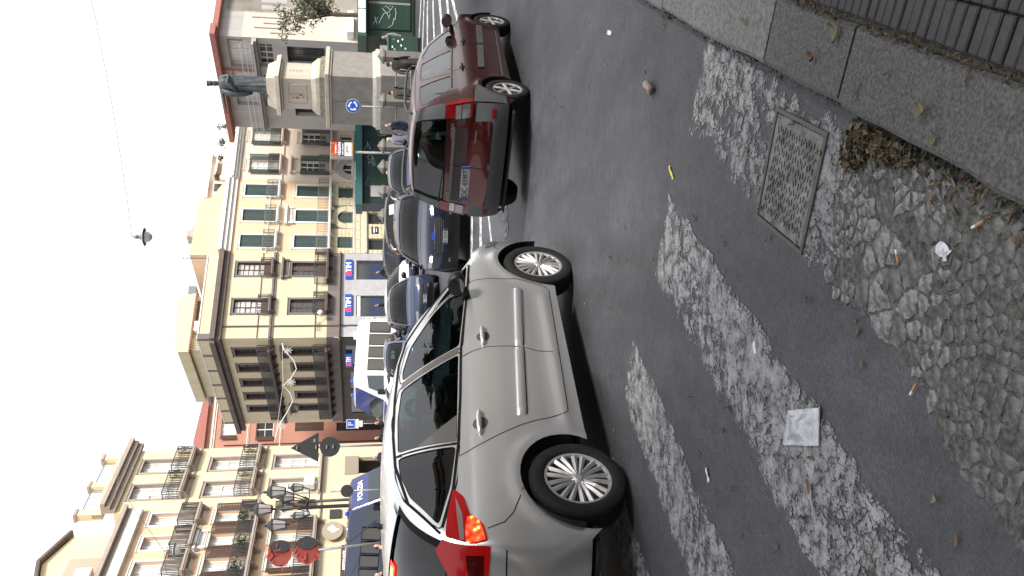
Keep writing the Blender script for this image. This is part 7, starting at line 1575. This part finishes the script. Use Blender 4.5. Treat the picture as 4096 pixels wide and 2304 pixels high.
small_car('navy_city_car', 'navy car hidden between the off-roader and the red estate', 4.0, 28.0, 190, (.03, .045, .10), sz=1.02)
small_car('corner_dark_car', 'dark car just entering the right edge of the picture', 8.35, 17.9, 250, (.012, .013, .017), sz=1.0)
# white scooter with a windscreen
sc = thing('white_scooter', 'white maxi scooter with tall windscreen beside the leftmost stone post', 'scooter', (2.75, 31.0, gz(2.75, 31)), R(-60)); M_WP = mk('white_plastic', (.66, .65, .62), .35, coat=.5)
MB().prism([(-.85, .62), (-.75, .82), (-.1, .80), (.05, .5), (.35, .45), (.50, 1.0), (.62, 1.02), (.80, .6), (.85, .42), (.55, .30), (-.6, .32)], -.2, .2).build('body', M_WP, sc, bevel=.06); MB().prism([(.50, 1.0), (.30, 1.48), (.34, 1.50), (.56, 1.02)], -.22, .22).build('windscreen', M_LENSW, sc, bevel=.01); MB().prism([(-.75, .83), (-.6, .90), (-.05, .86), (-.1, .81)], -.15, .15).build('seat', M_BLACK, sc, bevel=.03)
MB().tube([(.42, -.36, 1.08), (.46, 0, 1.05), (.42, .36, 1.08)], .018, 8).build('handlebar', M_BLACK, sc, True)
for x in (.78, -.62): wh = MB().lathe([(.14, -.05), (.24, -.055), (.26, 0), (.24, .055), (.14, .05)], 20, M=T(x, 0, .26) @ Matrix.Rotation(R(90), 4, 'X')).build('wheel', M_TYRE, sc, True); MB().lathe([(0, -.03), (.15, -.03), (.15, .03), (0, .03)], 16, M=T(x, 0, .26) @ Matrix.Rotation(R(90), 4, 'X')).build('rim', M_RIM, wh)
MB().lathe([(0, -.06), (.10, -.02), (.08, .03), (0, .04)], 12, M=T(.72, 0, .82) @ Matrix.Rotation(R(70), 4, 'Y')).build('headlight', M_LENS, sc, True)
# vans
def van(name, label, x, y, head, sidecol, frontcol, L=5.2, H=2.55, Wd=1.0, win=(3, .62), front_txt=None, band=None, beacons=True):
    M4 = place(x, y, head); r_ = thing(name, label, 'van', mat4=M4); ms = mk('van_' + name, sidecol, .3, coat=.8); mf = mk('vanf_' + name, frontcol, .3, coat=.8); xf, xr = L / 2, -L / 2
    prof = [(xr, .35), (xr + .03, H * .75), (xr + .12, H - .06), (xr + .4, H), (xf - 1.75, H), (xf - 1.45, H - .08), (xf - .80, 1.42), (xf - .12, 1.10), (xf, .80), (xf, .40)]
    mb = MB(); secs = [(1.0, 0.0), (.985, 1.0)]
    n = len(prof); vs = []
    for yy, ins in ((-Wd, .0), (-Wd * .93, .06), (Wd * .93, .06), (Wd, .0)):
        for (px, pz) in prof: top = max(0, (pz - 1.2) / (H - 1.2)); vs.append((px, yy * (1 - .08 * top), pz if abs(yy) < Wd * .95 else pz - (.06 if pz > 1.3 else 0)))
    fs = [(i, i + 1, n + i + 1, n + i) for i in range(n - 1)] + [(n + i, n + i + 1, 2 * n + i + 1, 2 * n + i) for i in range(n - 1)] + [(2 * n + i, 2 * n + i + 1, 3 * n + i + 1, 3 * n + i) for i in range(n - 1)] + [tuple(range(n)), tuple(range(4 * n - 1, 3 * n - 1, -1))]
    mb.add(vs, fs)
    for k in range(3 * (n - 1)): mb.m[k] = 1 if (k % (n - 1)) >= 5 else 0
    mb.build('body', [ms, mf], r_, bevel=.02)
    # windscreen lies on the raked front
    a, b = Vector((xf - .83, 0, 1.47)), Vector((xf - .80 - .65 * (H - .72 - 1.42) / (H - 1.5), 0, H - .72)); nv = Vector((b.z - a.z, 0, a.x - b.x)).normalized() * .012; w1, w2 = Wd * .88, Wd * .82
    MB().add([(a.x + nv.x, -w1, a.z + nv.z), (a.x + nv.x, w1, a.z + nv.z), (b.x + nv.x, w2, b.z + nv.z), (b.x + nv.x, -w2, b.z + nv.z)], [(0, 1, 2, 3)]).build('windscreen', mk('van_glass', (.02, .03, .035), .05, spec=.8), r_)
    nw, ln = win
    def ys(z): return Wd * (1 - .08 * max(0, (z - 1.2) / (H - 1.2))) + .004
    for sgn in (1, -1):
        z0, z1 = 1.32, H - .55
        for k in range(nw):
            x0 = xr + .25 + k * (L - 2.4) / nw; x1 = x0 + (L - 2.4) / nw - .12
            wn = MB().add([(x0, sgn * ys(z0), z0), (x1, sgn * ys(z0), z0), (x1, sgn * ys(z1), z1), (x0, sgn * ys(z1), z1)], [(0, 1, 2, 3)]).build('side_window', mk('van_side_glass', (.055, .05, .04), .08, spec=.7), r_)
            MB().tube([(x0, sgn * (ys(z0) + .004), z0), (x1, sgn * (ys(z0) + .004), z0), (x1, sgn * (ys(z1) + .004), z1), (x0, sgn * (ys(z1) + .004), z1), (x0, sgn * (ys(z0) + .004), z0)], .018, 5).build('window_seal', M_SEAL, wn)
        xd = xf - 2.0; MB().add([(xd, sgn * ys(z0), z0), (xd + .95, sgn * ys(z0), z0 + .02), (xd + .62, sgn * ys(z1 - .1), z1 - .1), (xd, sgn * ys(z1), z1)], [(0, 1, 2, 3)]).build('door_window', mk('van_glass', (.02, .03, .035), .05, spec=.8), r_)
        MB().box(xd + .75, xd + .92, sgn * (Wd + .04) - .1, sgn * (Wd + .04) + .1, 1.35, 1.72).build('wing_mirror', M_BLACK, r_, bevel=.03)
        for wx in (xf - .95, xr + .95): wheel(r_, wx, sgn * (Wd - .13), .34, .34, .22, sgn, 'plain', .21, M_RIM)
        MB().box(xf - .10, xf + .012, sgn * .72 - .16, sgn * .72 + .16, .78, .98).build('headlight', M_LENS, r_, bevel=.02); MB().box(xr, xf, sgn * (Wd + .008) - .004, sgn * (Wd + .008) + .004, .62, .70).build('side_rail', M_BLACK, r_)
        if band: MB().box(xr + .1, xf - .7, sgn * (Wd + .006) - .003, sgn * (Wd + .006) + .003, .85, 1.05).build('side_stripe', band, r_)
        if beacons:
            bz = MB().lathe([(.09, 0), (.09, .1), (.05, .14), (0, .15)], 12, M=T(xf - 1.9, sgn * .6, H)).build('beacon', M_TBLUE, r_, True)
    MB().box(xf - .02, xf + .03, -.9, .9, .35, .6).build('bumper', M_BLACK, r_, bevel=.02); MB().box(xf - .02, xf + .012, -.45, .45, .66, .9).build('grille', M_BLACK, r_)
    if front_txt:
        zt = H - .42; xt = xf - .80 - .65 * (zt - 1.42) / (H - 1.5); al = math.atan2(H - 1.5, .65); text(r_, front_txt, .30, T(xt + .02 * math.sin(al), 0, zt + .02 * math.cos(al)) @ Matrix.Rotation(R(90), 4, 'Z') @ Matrix.Rotation(al, 4, 'X'), M_TWHITE, 'lettering', .004)
    return r_
van('white_police_van', 'white minibus with blue front and side windows turned to the left', -4.0, 36.2, 233, (.66, .66, .66), (.02, .05, .22), L=5.0, H=2.75, win=(4, .6), band=mk('blue_stripe', (.02, .06, .3), .4))
van('blue_police_van', 'dark blue police minibus with white front lettering behind the lamp post', -9.4, 33.4, 118, (.012, .018, .075), (.02, .03, .12), L=5.4, H=2.62, win=(4, .8), front_txt='POLIZIA')
